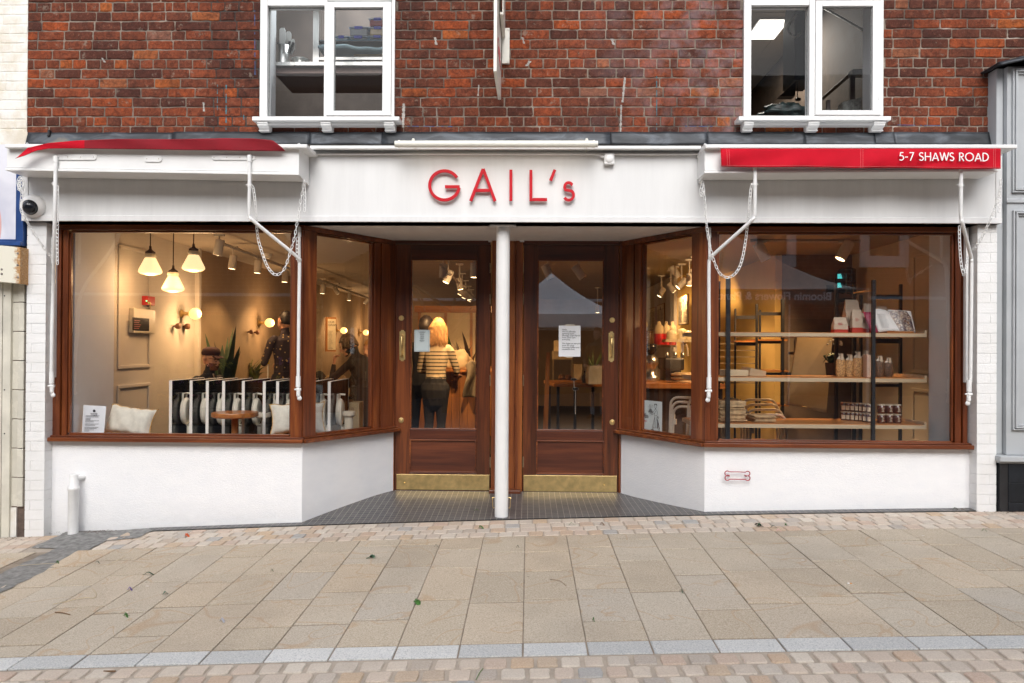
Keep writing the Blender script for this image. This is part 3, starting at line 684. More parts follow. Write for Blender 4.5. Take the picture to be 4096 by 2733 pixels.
# ------------------------------------------------------------------ mahogany windows
ZH = ZSO-.002
def seg_frame(A, B, n, name='shop_window'):
    """returns matrix whose x runs A->B, y points into the shop, z up"""
    d = (B-A).normalized(); return Matrix(((d.x, -d.y, 0, A.x), (d.y, d.x, 0, A.y), (0, 0, 1, 0), (0, 0, 0, 1)))
def hit(u, v, T):
    d = ray(u, v); Ti = T.inverted(); o = Ti @ CAM; e = Ti.to_3x3() @ d; k = -o.y/e.y; return o+e*k
def shopwindow(T, L, x0, x1, z0, z1, hz, posts, sillx, label=None):
    """L total length, glass opening x0..x1, z0..z1"""
    mb = MB(T); mb.box(0, L, .0, .09, hz, ZH)
    f = mb.build('shop_window', WH, shop, bevel=.003)
    mb = MB(T); mb.box(0, L, .004, .09, ZS1, z0-.03); mb.build('bottom_rail', WH, f, bevel=.003)
    if label: f['label'] = label
    for a, b, yy in posts: mb = MB(T); mb.box(a, b, yy, .09, ZS1, hz); mb.build('upright', WV, f, bevel=.0035)
    for e, m_ in (((x0, x1, .03, .065, z0-.028, z0), WH), ((x0, x1, .03, .065, z1, hz-.002), WH), ((x0+.002, x0-.014, .032, .066, z0, z1), WV), ((x1-.002, x1+.014, .032, .066, z0, z1), WV)):
        mb = MB(T); mb.box(*e); mb.build('bead', m_, f, bevel=.005, seg=3)
    mb = MB(T); mb.quad((x0-.01, .05, z0-.01), (x1+.01, .05, z0-.01), (x1+.01, .05, z1+.01), (x0-.01, .05, z1+.01)); mb.build('glass', GLASS, f)
    mb = MB(T); mb.box(sillx[0], sillx[1], -.065, .1, ZS0, ZS1); mb.box(sillx[0], sillx[1], -.03, .1, ZS1, ZS1+.012); mb.build('sill', WH, f, bevel=.005, seg=3)
    return f
I0 = Matrix.Identity(4)
zg0 = P(1500, 1741, .05).z; zg1 = P(1500, 935, .05).z; zhead = P(1500, 924, .02).z
TL = Matrix.Translation((P(212, 1300, 0).x, 0, 0)); gx = lambda u, T: hit(u, 1300, T @ Matrix.Translation((0, .05, 0))).x
L1 = AL.x-TL[0][3]
shopwindow(TL, L1, gx(286, TL), gx(1163, TL), zg0, zg1, zhead, [(0, gx(262, TL)-.012, 0), (gx(262, TL)-.008, gx(286, TL)-.014, .018), (gx(1163, TL)+.014, gx(1187, TL), .012), (gx(1187, TL)+.003, L1-.004, -.004)], (-.035, L1+.02))
TR = Matrix.Translation((AR.x, 0, 0)); L2 = P(3872, 1300, 0).x-AR.x
shopwindow(TR, L2, gx(2872, TR), gx(3803, TR), zg0-.008, zg1, zhead, [(.004, gx(2836, TR), -.004), (gx(2836, TR)+.003, gx(2872, TR)-.014, .012), (gx(3806, TR)+.014, gx(3838, TR), .02), (gx(3838, TR)+.003, L2, 0)], (-.02, L2+.045))
TSL = seg_frame(AL, BL, 0); LS = (BL-AL).length
g0, g1 = hit(1254, 1300, TSL @ Matrix.Translation((0, .05, 0))).x, hit(1481, 1300, TSL @ Matrix.Translation((0, .05, 0))).x
shopwindow(TSL, LS, g0, g1, zg0, zg1, zhead, [(.004, g0-.014, -.002), (g1+.014, g1+.09, .012), (g1+.094, LS+.03, .0)], (-.02, LS+.03))
TSR = seg_frame(BR, AR, 0)
g0, g1 = hit(2577, 1300, TSR @ Matrix.Translation((0, .05, 0))).x, hit(2779, 1300, TSR @ Matrix.Translation((0, .05, 0))).x
shopwindow(TSR, LS, g0, g1, zg0, zg1, zhead, [(-.03, g0-.094, 0), (g0-.09, g0-.014, .012), (g1+.014, LS-.004, -.002)], (-.03, LS+.02))
# ------------------------------------------------------------------ doors
YD = .9
zdh = P(2048, 961, YD).z
def zfl(u): return P(u, 1964 if u < 2048 else 1970, YD).z
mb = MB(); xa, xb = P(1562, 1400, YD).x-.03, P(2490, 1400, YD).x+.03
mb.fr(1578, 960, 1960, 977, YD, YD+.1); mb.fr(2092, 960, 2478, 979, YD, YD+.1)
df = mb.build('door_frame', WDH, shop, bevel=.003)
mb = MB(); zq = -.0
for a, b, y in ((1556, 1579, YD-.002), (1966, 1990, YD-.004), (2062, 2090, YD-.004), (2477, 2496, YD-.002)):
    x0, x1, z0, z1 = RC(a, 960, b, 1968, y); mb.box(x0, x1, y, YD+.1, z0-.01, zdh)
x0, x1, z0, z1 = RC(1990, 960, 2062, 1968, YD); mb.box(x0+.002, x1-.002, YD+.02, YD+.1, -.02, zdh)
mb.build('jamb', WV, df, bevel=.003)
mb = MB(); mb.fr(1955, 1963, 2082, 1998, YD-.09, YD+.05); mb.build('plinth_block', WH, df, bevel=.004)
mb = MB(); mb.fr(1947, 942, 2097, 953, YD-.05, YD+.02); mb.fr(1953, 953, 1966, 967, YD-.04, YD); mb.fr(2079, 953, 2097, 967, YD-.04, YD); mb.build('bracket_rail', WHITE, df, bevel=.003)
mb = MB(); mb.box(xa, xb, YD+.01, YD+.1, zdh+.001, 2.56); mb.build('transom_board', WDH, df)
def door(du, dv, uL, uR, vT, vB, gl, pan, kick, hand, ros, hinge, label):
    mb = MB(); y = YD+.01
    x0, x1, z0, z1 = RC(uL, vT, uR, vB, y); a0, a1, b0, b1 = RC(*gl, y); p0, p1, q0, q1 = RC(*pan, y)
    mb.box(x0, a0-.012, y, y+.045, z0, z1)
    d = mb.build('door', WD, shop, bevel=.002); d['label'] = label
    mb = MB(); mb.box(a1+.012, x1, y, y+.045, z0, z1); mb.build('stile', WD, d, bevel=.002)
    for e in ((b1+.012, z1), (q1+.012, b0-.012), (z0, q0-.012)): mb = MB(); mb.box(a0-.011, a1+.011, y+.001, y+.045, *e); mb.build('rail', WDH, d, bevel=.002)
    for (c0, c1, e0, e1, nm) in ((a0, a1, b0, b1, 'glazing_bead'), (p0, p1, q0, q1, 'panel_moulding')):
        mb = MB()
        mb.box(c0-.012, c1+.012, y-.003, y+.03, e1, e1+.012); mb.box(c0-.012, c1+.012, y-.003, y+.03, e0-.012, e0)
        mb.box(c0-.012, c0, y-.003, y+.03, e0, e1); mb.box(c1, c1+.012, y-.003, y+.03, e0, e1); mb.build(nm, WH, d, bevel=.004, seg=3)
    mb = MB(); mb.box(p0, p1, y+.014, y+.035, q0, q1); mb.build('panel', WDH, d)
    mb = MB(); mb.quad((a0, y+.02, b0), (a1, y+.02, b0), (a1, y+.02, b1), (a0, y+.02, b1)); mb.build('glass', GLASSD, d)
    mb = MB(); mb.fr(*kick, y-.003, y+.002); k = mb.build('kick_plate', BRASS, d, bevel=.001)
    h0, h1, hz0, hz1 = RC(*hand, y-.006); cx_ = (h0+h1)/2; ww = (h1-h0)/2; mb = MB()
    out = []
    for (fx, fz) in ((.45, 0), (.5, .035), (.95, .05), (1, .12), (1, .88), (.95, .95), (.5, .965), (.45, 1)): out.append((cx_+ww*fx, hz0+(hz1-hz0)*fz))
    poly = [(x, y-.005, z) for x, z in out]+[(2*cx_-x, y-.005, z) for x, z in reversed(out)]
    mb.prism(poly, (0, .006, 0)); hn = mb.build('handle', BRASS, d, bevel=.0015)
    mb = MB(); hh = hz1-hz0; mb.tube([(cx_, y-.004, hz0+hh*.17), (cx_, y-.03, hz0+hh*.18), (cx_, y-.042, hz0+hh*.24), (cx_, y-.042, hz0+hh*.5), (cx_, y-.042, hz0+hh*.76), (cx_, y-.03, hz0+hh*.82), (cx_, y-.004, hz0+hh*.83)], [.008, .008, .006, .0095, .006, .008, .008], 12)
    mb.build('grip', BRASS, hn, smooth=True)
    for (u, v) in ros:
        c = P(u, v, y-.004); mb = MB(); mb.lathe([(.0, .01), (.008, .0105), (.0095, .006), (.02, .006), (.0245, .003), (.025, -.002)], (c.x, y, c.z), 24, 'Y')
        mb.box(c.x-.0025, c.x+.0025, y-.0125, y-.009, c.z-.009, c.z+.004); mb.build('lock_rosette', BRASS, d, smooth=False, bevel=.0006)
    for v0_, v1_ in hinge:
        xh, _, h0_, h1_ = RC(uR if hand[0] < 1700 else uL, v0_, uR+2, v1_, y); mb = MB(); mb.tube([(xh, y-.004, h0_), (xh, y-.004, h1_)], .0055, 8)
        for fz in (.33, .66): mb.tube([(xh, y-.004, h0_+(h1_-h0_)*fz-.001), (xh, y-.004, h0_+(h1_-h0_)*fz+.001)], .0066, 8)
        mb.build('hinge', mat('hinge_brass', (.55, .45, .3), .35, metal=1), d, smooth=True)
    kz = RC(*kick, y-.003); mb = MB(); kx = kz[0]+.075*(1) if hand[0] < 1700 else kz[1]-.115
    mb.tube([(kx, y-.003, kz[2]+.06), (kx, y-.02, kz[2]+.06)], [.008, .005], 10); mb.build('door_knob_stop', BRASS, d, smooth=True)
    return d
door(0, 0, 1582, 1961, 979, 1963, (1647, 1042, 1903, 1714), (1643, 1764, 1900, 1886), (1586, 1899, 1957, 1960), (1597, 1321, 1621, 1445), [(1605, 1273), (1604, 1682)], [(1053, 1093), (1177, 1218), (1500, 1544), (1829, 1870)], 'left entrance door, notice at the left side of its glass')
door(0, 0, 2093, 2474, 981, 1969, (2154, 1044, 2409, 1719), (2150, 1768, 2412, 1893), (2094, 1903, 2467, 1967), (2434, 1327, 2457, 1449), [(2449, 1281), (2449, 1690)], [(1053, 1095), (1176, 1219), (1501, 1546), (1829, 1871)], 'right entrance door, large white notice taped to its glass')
# ------------------------------------------------------------------ column in front of the doors
c = P(2009, 1500, .0); mb = MB(); zb = ground(c.x, 0)+.003; rr = .0545
mb.lathe([(rr, zb), (rr, ZSO-.03), (rr+.003, ZSO-.012)], (c.x, 0, 0), 36); mb.smooth = True
col_ = mb.build('column', WHITE, shop, smooth=True)
mb = MB(); mb.box(c.x-.105, c.x+.105, -.06, .06, ZSO-.016, ZSO-.002); mb.build('flange', WHITE, col_, bevel=.004)
for s_ in (-1, 1):
    mb = MB(); x = c.x+s_*.07; z = zb+.15
    mb.tube([(c.x+s_*.05, 0, z), (x+s_*.004, -.002, z), (x+s_*.004, -.005, z-.01)], .003, 6)
    mb.tube([(x, -.004, z), (x, -.006, z-.05), (x-s_*.001, -.006, z-.072), (x-s_*.008, -.007, z-.084), (x-s_*.015, -.007, z-.078)], .0026, 6); mb.build('cabin_hook', BRASS, col_, smooth=True)
# ------------------------------------------------------------------ upper windows
def sash(fr_u0, fr_u1, gl, gr, mull, rstile, sillb, sillv, corb, hinge_u, label):
    Yw = .03; mb = MB(); x0, x1, _, _ = RC(fr_u0, 0, fr_u1, 466, Yw); zs = P((fr_u0+fr_u1)/2, sillv, Yw).z
    a0, a1, b0, b1 = RC(*gl, Yw); c0, c1, d0, d1 = RC(*gr, Yw); m0, m1, _, _ = RC(mull[0], 0, mull[1], 400, Yw)
    zt_ = b1+.16
    mb.box(x0, a0, Yw, Yw+.1, zs, ZT-.45); mb.box(m0, m1, Yw, Yw+.1, zs, ZT-.45)
    mb.box(x1-.022, x1, Yw, Yw+.1, zs, ZT-.45); mb.box(a0+.001, m0-.001, Yw+.004, Yw+.1, zs, b0); mb.box(a0+.001, m0-.001, Yw+.004, Yw+.1, b1, ZT-.45)
    f = mb.build('sash_window', WHITE, shop, bevel=.004); f['label'] = label
    mb = MB(); r0, r1, _, _ = RC(rstile[0], 0, rstile[1], 400, Yw-.012); y0 = Yw-.012; s0 = m1+.002
    mb.box(s0, c0, y0, y0+.06, zs+.006, d1+.045); mb.box(c1, x1-.025, y0, y0+.06, zs+.006, d1+.045); mb.box(c0, c1, y0, y0+.06, zs+.006, d0); mb.box(c0, c1, y0, y0+.06, d1, d1+.045)
    cs = mb.build('casement', WHITE, f, bevel=.004)
    mb = MB(); mb.box(s0, x1-.025, Yw+.0, Yw+.08, d1+.06, ZT-.45); mb.build('top_rail', WHITE, f, bevel=.004)
    for (p0, p1, q0, q1, y) in ((a0, m0, b0, b1, Yw+.05), (c0, c1, d0, d1, Yw+.02)):
        mb = MB(); mb.quad((p0, y, q0), (p1, y, q0), (p1, y, q1), (p0, y, q1)); mb.build('glass', GLASSU, f)
        mb = MB()
        for (e0, e1, g0, g1) in ((p0, p1, q0, q0+.009), (p0, p1, q1-.007, q1), (p0, p0+.006, q0+.01, q1-.008), (p1-.006, p1, q0+.01, q1-.008)): mb.box(e0, e1, y-.006, y-.001, g0, g1)
        mb.build('putty', mat('dark_putty', (.2, .21, .2), .7, var=.5, nscale=70, obj=False), f)
    for v in (72, 365): mb = MB(); mb.fr(hinge_u-2, v, hinge_u+2, v+34, y0-.004, y0+.004); mb.build('hinge', WMET, f, bevel=.001)
    mb = MB(); sx0, sx1, sz0, sz1 = RC(sillb[0], sillv+1, sillb[1], sillv+17, Yw-.1); mb.box(sx0, sx1, Yw-.1, Yw+.08, sz0, sz1)
    mb.box(sx0+.07, sx1-.07, Yw-.055, Yw+.06, sz0-.022, sz0-.001); mb.build('sill', WHITE, f, bevel=.004)
    for u0, u1 in corb:
        mb = MB(); k0, k1, _, _ = RC(u0, 490, u1, 530, Yw-.07); zt2 = sz0-.004; zb2 = P((u0+u1)/2, 530, Yw-.0).z
        h = zt2-zb2; prof = [(Yw-.085, zt2), (Yw-.085, zt2-.2*h), (Yw-.075, zt2-.26*h), (Yw-.078, zt2-.36*h), (Yw-.07, zt2-.5*h), (Yw-.035, zt2-.66*h), (Yw-.03, zt2-.8*h), (Yw-.045, zt2-.9*h), (Yw-.04, zb2), (Yw+.05, zb2), (Yw+.05, zt2)]
        mb.prism([(k0, y, z) for y, z in reversed(prof)], (k1-k0, 0, 0)); mb.build('corbel', WHITE, f, bevel=.002)
    return f
sash(1040, 1578, (1068, 21, 1297, 465), (1337, 32, 1531, 445), (1297, 1308), (1531, 1555), (1008, 1597), 465, [(1030, 1072), (1283, 1323), (1536, 1577)], 1557, 'left upper window, blue-lidded boxes and knives behind its glass')
sash(2976, 3534, (3005, 20, 3236, 462), (3287, 27, 3489, 443), (3238, 3260), (3490, 3510), (2955, 3565), 464, [(2975, 3015), (3232, 3277), (3494, 3540)], 3516, 'right upper window, ceiling light panel behind its glass')
# ------------------------------------------------------------------ rooms behind the glass
WALLI = mat('warm_plaster', (.62, .57, .5), .8, var=.05, nscale=2.5, obj=False); WALLD = mat('cool_white_board', (.74, .75, .76), .6, var=.02, obj=False)
CEIL = mat('ceiling_paint', (.45, .39, .31), .8, var=.03, obj=False); FLR = mat('dark_floor', (.025, .018, .014), .6, var=.3, nscale=5, obj=False)
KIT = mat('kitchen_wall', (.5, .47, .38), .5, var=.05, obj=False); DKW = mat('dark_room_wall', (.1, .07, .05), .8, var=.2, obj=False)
ZC = 2.47
XW, XE2, YB_ = -3.83, 3.8, 11.8
mb = MB(); mb.add([(XW, .11, 0), (AL.x-.05, .11, 0), (BL.x-.06, 1.0, 0), (BR.x+.06, 1.0, 0), (AR.x+.05, .11, 0), (XE2, .11, 0), (XE2, YB_, 0), (XW, YB_, 0)], [tuple(range(8))])
mb.build('floor', FLR, kind='structure', org=(0, 0, 0))
mb = MB(); mb.box(XW-.1, XE2+.1, .101, YB_, ZC, ZC+.08); mb.build('ceiling', CEIL, kind='structure', org=(0, 0, 0))
mb = MB(); mb.box(XW-.1, XW, .101, 2.66, 0, ZC-.001); mb.build('interior_wall', WALLI, shop); mb = MB(); mb.box(XE2, XE2+.1, .101, YB_, 0, ZC-.001)
mb.build('interior_wall', WALLI, shop); BRW = mat('brown_deep_wall', (.36, .26, .16), .8, var=.1, nscale=2.5, obj=False)
mb = MB(); mb.box(XW-.1, XW, 2.661, YB_, 0, ZC-.001); mb.build('interior_wall', BRW, shop); mb = MB(); mb.box(XW-.1, XE2+.1, YB_+.001, YB_+.1, 0, ZC); mb.build('interior_wall', BRW, shop)  # walls beyond the pier are darker brown than the front section
mb = MB(); mb.box(XW+.001, XW+.05, 2.6, 2.66, 0, ZC-.002); mb.build('wall_pier', WALLI, shop)
mb = MB(); mb.box(2.98, XE2-.001, 3.0, 3.1, 0, ZC-.002); mb.build('partition_wall', mat('umber_wall', (.2, .15, .12), .8, var=.1, obj=False), shop)
YL = mat('lamplit_yellow_wall', (.66, .47, .17), .8, var=.06, nscale=2, obj=False); mb = MB(); mb.box(2.9, 2.98, 3.0, 5.6, 0, ZC-.003); mb.build('partition_wall', YL, shop); mb = MB(); mb.box(2.25, 2.899, 5.6, 5.7, 0, ZC-.004); mb.build('partition_wall', YL, shop)  # yellow of the lamplight is put into the partition colour
mb = MB(); mb.box(2.2, 2.249, 5.6, YB_-.01, 0, ZC-.005)
mb.build('partition_wall', WALLI, shop)
# cool white returns and joinery panels on the side walls
mb = MB(); mb.box(XW+.001, -3.745, .11, .72, .45, ZC-.01); mb.build('window_return', WALLD, shop); mb = MB(); mb.box(3.42, XE2-.001, .142, .5, .3, ZC-.01); mb.build('window_return', WALLD, shop)
def wallpanel(side, y0, y1, z0, z1):
    x = XW+.002 if side < 0 else XE2-.002; s_ = 1 if side < 0 else -1; mb = MB(); t_ = .035
    for a, b, c_, d_ in ((y0, y1, z0, z0+t_), (y0, y1, z1-t_, z1), (y0, y0+t_, z0+t_, z1-t_), (y1-t_, y1, z0+t_, z1-t_)): mb.box(x, x+s_*.013, a, b, c_, d_)
    mb.build('wall_moulding', WALLI, shop, bevel=.006)
for sd_ in (-1, 1):
    for (a, b) in ((.93, 1.55),):
        wallpanel(sd_, a, b, 1.13, 2.3); wallpanel(sd_, a, b, .45, .98)
# plinth inside the windows
mb = MB(); mb.box(XW, AL.x, .11, .5, .5, .54); mb.build('window_ledge', TIM, shop); mb = MB(); mb.box(AR.x, XE2, .11, .14, .5, .54); mb.build('window_ledge', TIM, shop)
# upper rooms
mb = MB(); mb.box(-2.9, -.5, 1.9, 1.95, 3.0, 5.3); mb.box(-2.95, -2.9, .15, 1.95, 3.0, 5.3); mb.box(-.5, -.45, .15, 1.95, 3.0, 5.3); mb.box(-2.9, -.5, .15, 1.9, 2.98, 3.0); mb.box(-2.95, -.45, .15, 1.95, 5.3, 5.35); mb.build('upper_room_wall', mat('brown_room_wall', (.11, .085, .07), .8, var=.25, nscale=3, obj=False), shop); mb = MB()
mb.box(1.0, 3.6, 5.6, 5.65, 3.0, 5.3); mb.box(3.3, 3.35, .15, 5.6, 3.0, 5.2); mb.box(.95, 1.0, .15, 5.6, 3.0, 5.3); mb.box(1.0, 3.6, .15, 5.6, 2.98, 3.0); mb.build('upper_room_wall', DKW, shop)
mb = MB(); mb.box(1.0, 3.5, .15, 5.6, 5.2, 5.23)
for i in range(6): mb.box(1.0, 3.3, .3+i*.6, .315+i*.6, 5.193, 5.2); mb.box(1.2+i*.6, 1.215+i*.6, .15, 5, 5.192, 5.199)
mb.build('suspended_ceiling', KIT, shop)
mb = MB(); mb.box(1.02, 2.1, 5.2, 5.5, 3.0, 5.19); mb.build('kitchen_wall', KIT, shop)
mb = MB()
for wq in (wl, wr):
    for xx in (wq[0], wq[1]-.012): mb = MB(); mb.box(xx, xx+.012, .14, .42, wq[2], ZT-.5); mb.build('window_reveal', WALLD, shop)
p = P(3080, 120, 2.9); t_ = thing('ceiling_light_panel', 'glowing square light panel in the ceiling behind the right upper window', 'ceiling light', (p.x, 3.1, 5.19))
mb = MB(); mb.box(p.x-.13, p.x+.2, 2.85, 3.4, 5.17, 5.188); mb.build('diffuser', emis('panel_glow', (1, .97, .88), 1.8), t_)
mb = MB(); mb.box(p.x-.15, p.x+.22, 2.83, 3.42, 5.179, 5.191); mb.build('frame', WMET, t_)
light('panel_lamp', 'AREA', (p.x, 3.15, 5.15), 22, (1, .95, .85), t_, .4)
t_ = thing('ceiling_light_panel', 'unseen light panel added to brighten the left upper room', 'ceiling light', (-1.7, 1.1, 5.27)); mb = MB(); mb.box(-2.0, -1.4, .8, 1.4, 5.27, 5.29); mb.build('diffuser', MATS['panel_glow'], t_); light('panel_lamp', 'AREA', (-1.7, 1.1, 5.25), 26, (.88, .95, 1), t_, .5)  # added panel and lamp, out of view, brighten the left upper room
# roof side and rear closure of the shop so that no daylight leaks in
mb = MB(); mb.box(-4.1, 4.7, .12, YB_+.2, 5.4, 5.5); mb.box(XW-.2, XW-.101, .12, YB_+.2, -.2, 5.4); mb.box(XE2+.101, XE2+.2, .12, YB_+.2, -.2, 5.4); mb.box(XW-.2, XE2+.2, YB_+.11, YB_+.2, -.2, 5.4)
mb.box(-4.08, 4.6, YW+.05, YW+.055, 2.56, ZB-.1); mb.build('building_core', DKW, shop)
mb = MB()
for x0, x1 in ((XE, wl[0]), (wl[1], wr[0]), (wr[1], 4.6)): mb.box(x0, x1, YW+.03, YW+.09, ZB-.1, ZT)
mb.box(XE, 4.6, YW+.03, YW+.09, ZT+.0, 5.5); mb.build('inner_leaf', DKW, shop)
# ------------------------------------------------------------------ left-hand neighbour
nb = thing('neighbour_building', 'cream painted brick building at the left edge of the photo', 'building', (-4.6, .2, -.17))
mb = MB(); brickwork(mb, -6.5, XE-.002, ZB-.1, ZT, YW+.004, [], jit=.5, joint=.004); bw = mb.build('brick_wall', PBC, nb)
mb = MB(); mb.box(-6.5, XE-.003, YW+.0065, YW+.1, ZB-.2, ZT); mb.build('mortar_bed', PBC, bw)
xj = P(101, 1500, YP).x
mb = MB(); xt0, xt1, xm = P(47, 1500, -.03).x, P(99, 1500, -.06).x, P(74, 1500, -.06).x; zb = ground(-4.15, -.1)
z = P(74, 2027, -.06).z; kk = 0; TILC = mat('cream_glazed_tile', (.66, .63, .54), .25, var=.06, nscale=7, coat=.3, obj=False, island=.12)
while z < 2.34:
    mb.box(xm+.003, xt1, -.075, .05, z+.002, z+.2305); mb.box(xt0, xm-.003, -.055, .05, z+.002, z+.2305); z += .2345
mb.build('tiled_pilaster', TILC, nb, bevel=.004)
mb = MB(); mb.box(xt0, xj-.004, -.05, .1, zb-.1, 2.36); mb.build('tile_backing', mat('dirty_render', (.14, .10, .08), .9, var=.4, nscale=10, obj=False), nb)
mb = MB(); mb.box(xt0+.002, xm-.006, -.062, .0, zb-.1, P(74, 2031, -.06).z); mb.build('lower_post', PBC, nb)
mb = MB(); a, b = P(9, 1500, -.08).x, P(41, 1500, -.08).x; mb.box(a, b, -.08, .05, zb-.1, 2.3); mb.box(a-.9, a-.012, -.07, .05, zb-.1, 2.3); mb.box(b+.003, xt0-.003, -.045, .05, zb-.1, 2.3)
sf = mb.build('shutter_frame', mat('old_cream_paint', (.64, .61, .52), .5, var=.12, nscale=4, obj=False), nb, bevel=.004)
mb = MB()
for v in (1184, 1560, 1735): q = P(17, v, -.083); mb.lathe([(.006, 0), (.004, .004)], (q.x, -.08, q.z), 8, 'Y')
mb.build('rivet', DARK, sf)
mb = MB(); mb.box(-6.5, xt0-.5, .0, .1, -.3, 2.9); mb.box(-6.5, xj-.01, .06, .3, 2.2, 3.1); mb.build('backing', PBC, nb)
# rusty box on the neighbour
def rust():
    m, t, b = nodes('rusty_white_steel'); raw = coords(t); sx = N(t, 'SeparateXYZ'); t.links.new(N(t, 'NewGeometry').outputs['Position'], sx.inputs[0])
    e = math_(t, 'MULTIPLY', math_(t, 'ADD', sx.outputs[0], 4.09), 9, True)
    n = noise(t, raw, 30, 6, .75); k = ramp(t, math_(t, 'ADD', math_(t, 'MULTIPLY', e, .45), math_(t, 'MULTIPLY', n, .8)), [(.58, (0,)*3), (.72, (1,)*3)]).outputs[0]
    c = mixc(t, k, (.72, .69, .58), ramp(t, noise(t, raw, 90, 4), [(.3, (.3, .13, .04)), (.7, (.55, .33, .13))]).outputs[0])
    t.links.new(c, b.inputs['Base Color']); b.inputs['Roughness'].default_value = .6; bump(t, b, n, .3, .003); return m
RUST = rust()
mb = MB(); x0, x1, z0, z1 = RC(-60, 983, 81, 1133, -.2); mb.prism([(x0, -.2, z0+.02), (x1, -.2, z0-.005), (x1, -.2, z1-.012), (x0, -.2, z1+.01)], (0, .13, 0))
rb = mb.build('cabinet', RUST, bevel=.004, label='rusty cream metal cabinet under the blue framed poster', cat='cabinet')
for (u, v) in ((71, 1014), (71, 1061), (72, 1110), (7, 1078), (7, 1096)):
    q = P(u, v, -.2); mb = MB(); mb.lathe([(0, .006), (.008, .004), (.009, 0)], (q.x, -.2, q.z), 10, 'Y'); mb.build('bolt', mat('dull_bolt', (.25, .22, .2), .5, metal=.6, var=.2), rb)
# poster on the neighbour's front
def posterm():
    m, t, b = nodes('poster_print'); raw = N(t, 'NewGeometry').outputs['Position']; sx = N(t, 'SeparateXYZ'); t.links.new(raw, sx.inputs[0])
    n = noise(t, raw, 3, 2); z = sx.outputs[2]; x = sx.outputs[0]
    # soft white sleeve above, bare arm below
    edge = math_(t, 'ADD', math_(t, 'MULTIPLY', math_(t, 'ADD', x, 4.22), -2.2), math_(t, 'MULTIPLY', n, .25))
    sk = ramp(t, math_(t, 'SUBTRACT', math_(t, 'ADD', 2.42, math_(t, 'MULTIPLY', edge, .35)), z), [(.0, (0,)*3), (.03, (1,)*3)]).outputs[0]
    cut = math_(t, 'GREATER_THAN', -4.205, math_(t, 'ADD', x, math_(t, 'MULTIPLY', math_(t, 'SUBTRACT', z, 2.3), math_(t, 'MULTIPLY', math_(t, 'SUBTRACT', z, 2.3), .9))))
    c = mixc(t, math_(t, 'MULTIPLY', sk, cut), ramp(t, noise(t, raw, 2.4, 3, .5, 1), [(.35, (.56, .57, .66)), (.6, (.72, .72, .78))]).outputs[0], (.62, .38, .34))
    t.links.new(c, b.inputs['Base Color']); b.inputs['Roughness'].default_value = .35; return m
ps = thing('advertising_poster', 'blue framed poster of a bare arm and white cloth, at the left edge', 'poster', (-4.4, -.1, 2.15))
x0, x1, z0, z1 = RC(-260, 578, 66, 957, -.12); mb = MB(); mb.box(x0, x1, -.12, -.1, z0, z1); mb.build('print', posterm(), ps)
BLUE = mat('blue_gloss_paint', (.02, .06, .2), .3, var=.15, nscale=8, bmp=.1)
mb = MB(); f0, f1, g0, g1 = RC(66, 570, 93, 984, -.13); mb.box(x1+.001, f1, -.13, .0, g0, z1); mb.box(x0, x1, -.13, -.02, g0+.02, z0-.001); mb.box(x0, f1, -.16, -.131, g0, g0+.03); mb.build('frame', BLUE, ps, bevel=.003)
mb = MB(); mb.fr(94, 885, 104, 990, -.09, .0); mb.build('batten', mat('old_batten', (.13, .08, .05), .8, var=.3), ps)
# ------------------------------------------------------------------ right-hand neighbour
nr = thing('neighbour_shopfront', 'grey blue painted timber shopfront on black tiles at the right edge', 'shopfront', (4.3, 0, .12))
x0 = P(3997, 1400, -.1).x; zt2 = P(4050, 262, -.12).z; zb2 = P(4050, 1822, -.12).z
mb = MB(); mb.box(x0+.055, 6.5, -.1, .2, zb2, zt2); mb.box(x0, x0+.052, -.055, .2, zb2, zt2)
pil = mb.build('pilaster', GREY, nr, bevel=.004)
x4 = P(3955, 270, -.02).x
def leadcap(a, b):
    x = x4-.02+2.6*a; y = -.22+.34*b; return (x, y, zt2+.005+.05*min(1, a*12)+.006*mnoise.noise(Vector((x*12, y*9, 1)))-.03*(1 if b < .05 else 0))
mb = MB(); mb.sheet(leadcap, 60, 8, .012); mb.build('lead_cap', LEADM, nr, smooth=True)
def moulded(u0, v0, u1, v1, y=-.105):
    x0, x1, z0, z1 = RC(u0, v0, u1, v1, y)
    for k, (ins, dy) in enumerate(((0, .018), (.016, .028), (.032, .012))):
        mb = MB(); t_ = .013; a, b, c_, d_ = x0+ins, x1-ins, z0+ins, z1-ins
        for e in ((a, b, c_, c_+t_), (a, b, d_-t_, d_), (a, a+t_, c_+t_, d_-t_), (b-t_, b, c_+t_, d_-t_)): mb.box(e[0], e[1], y-dy, y+.02, e[2], e[3])
        mb.build('panel_moulding', GREY, nr, bevel=.004, seg=3)
moulded(4047, 275, 4420, 772); moulded(4048, 842, 4420, 1722)
mb = MB(); mb.fr(4028, 795, 4500, 812, -.115, -.09); mb.build('ledge', GREY, nr, bevel=.006); mb = MB(); mb.box(x0-.03, 6.5, -.17, .1, zb2-.045, zb2-.002); mb.box(x0-.02, 6.5, -.145, .1, zb2-.06, zb2-.046); mb.build('ledge', GREY, nr, bevel=.006)
mb = MB(); BT = mat('black_glazed_tile', (.016, .019, .024), .13, var=.15, nscale=20, bmp=.25, bscale=240, obj=False, island=.3, spec=.35)
z = zb2-.061
while z > .02:
    z2 = z-.152; x = x0+.052
    mb.box(x0-.01, x0+.05, -.1, .1, z2+.002, z-.001)
    while x < 6.4: mb.box(x+.001, x+.122, -.135, .1, z2+.002, z-.001); x += .124
    z = z2
mb.build('black_tiles', BT, nr, bevel=.003)
mb = MB(); mb.box(x0-.005, 6.5, -.128, .1, -.1, zb2-.062); mb.build('tile_backing', DARK, nr)
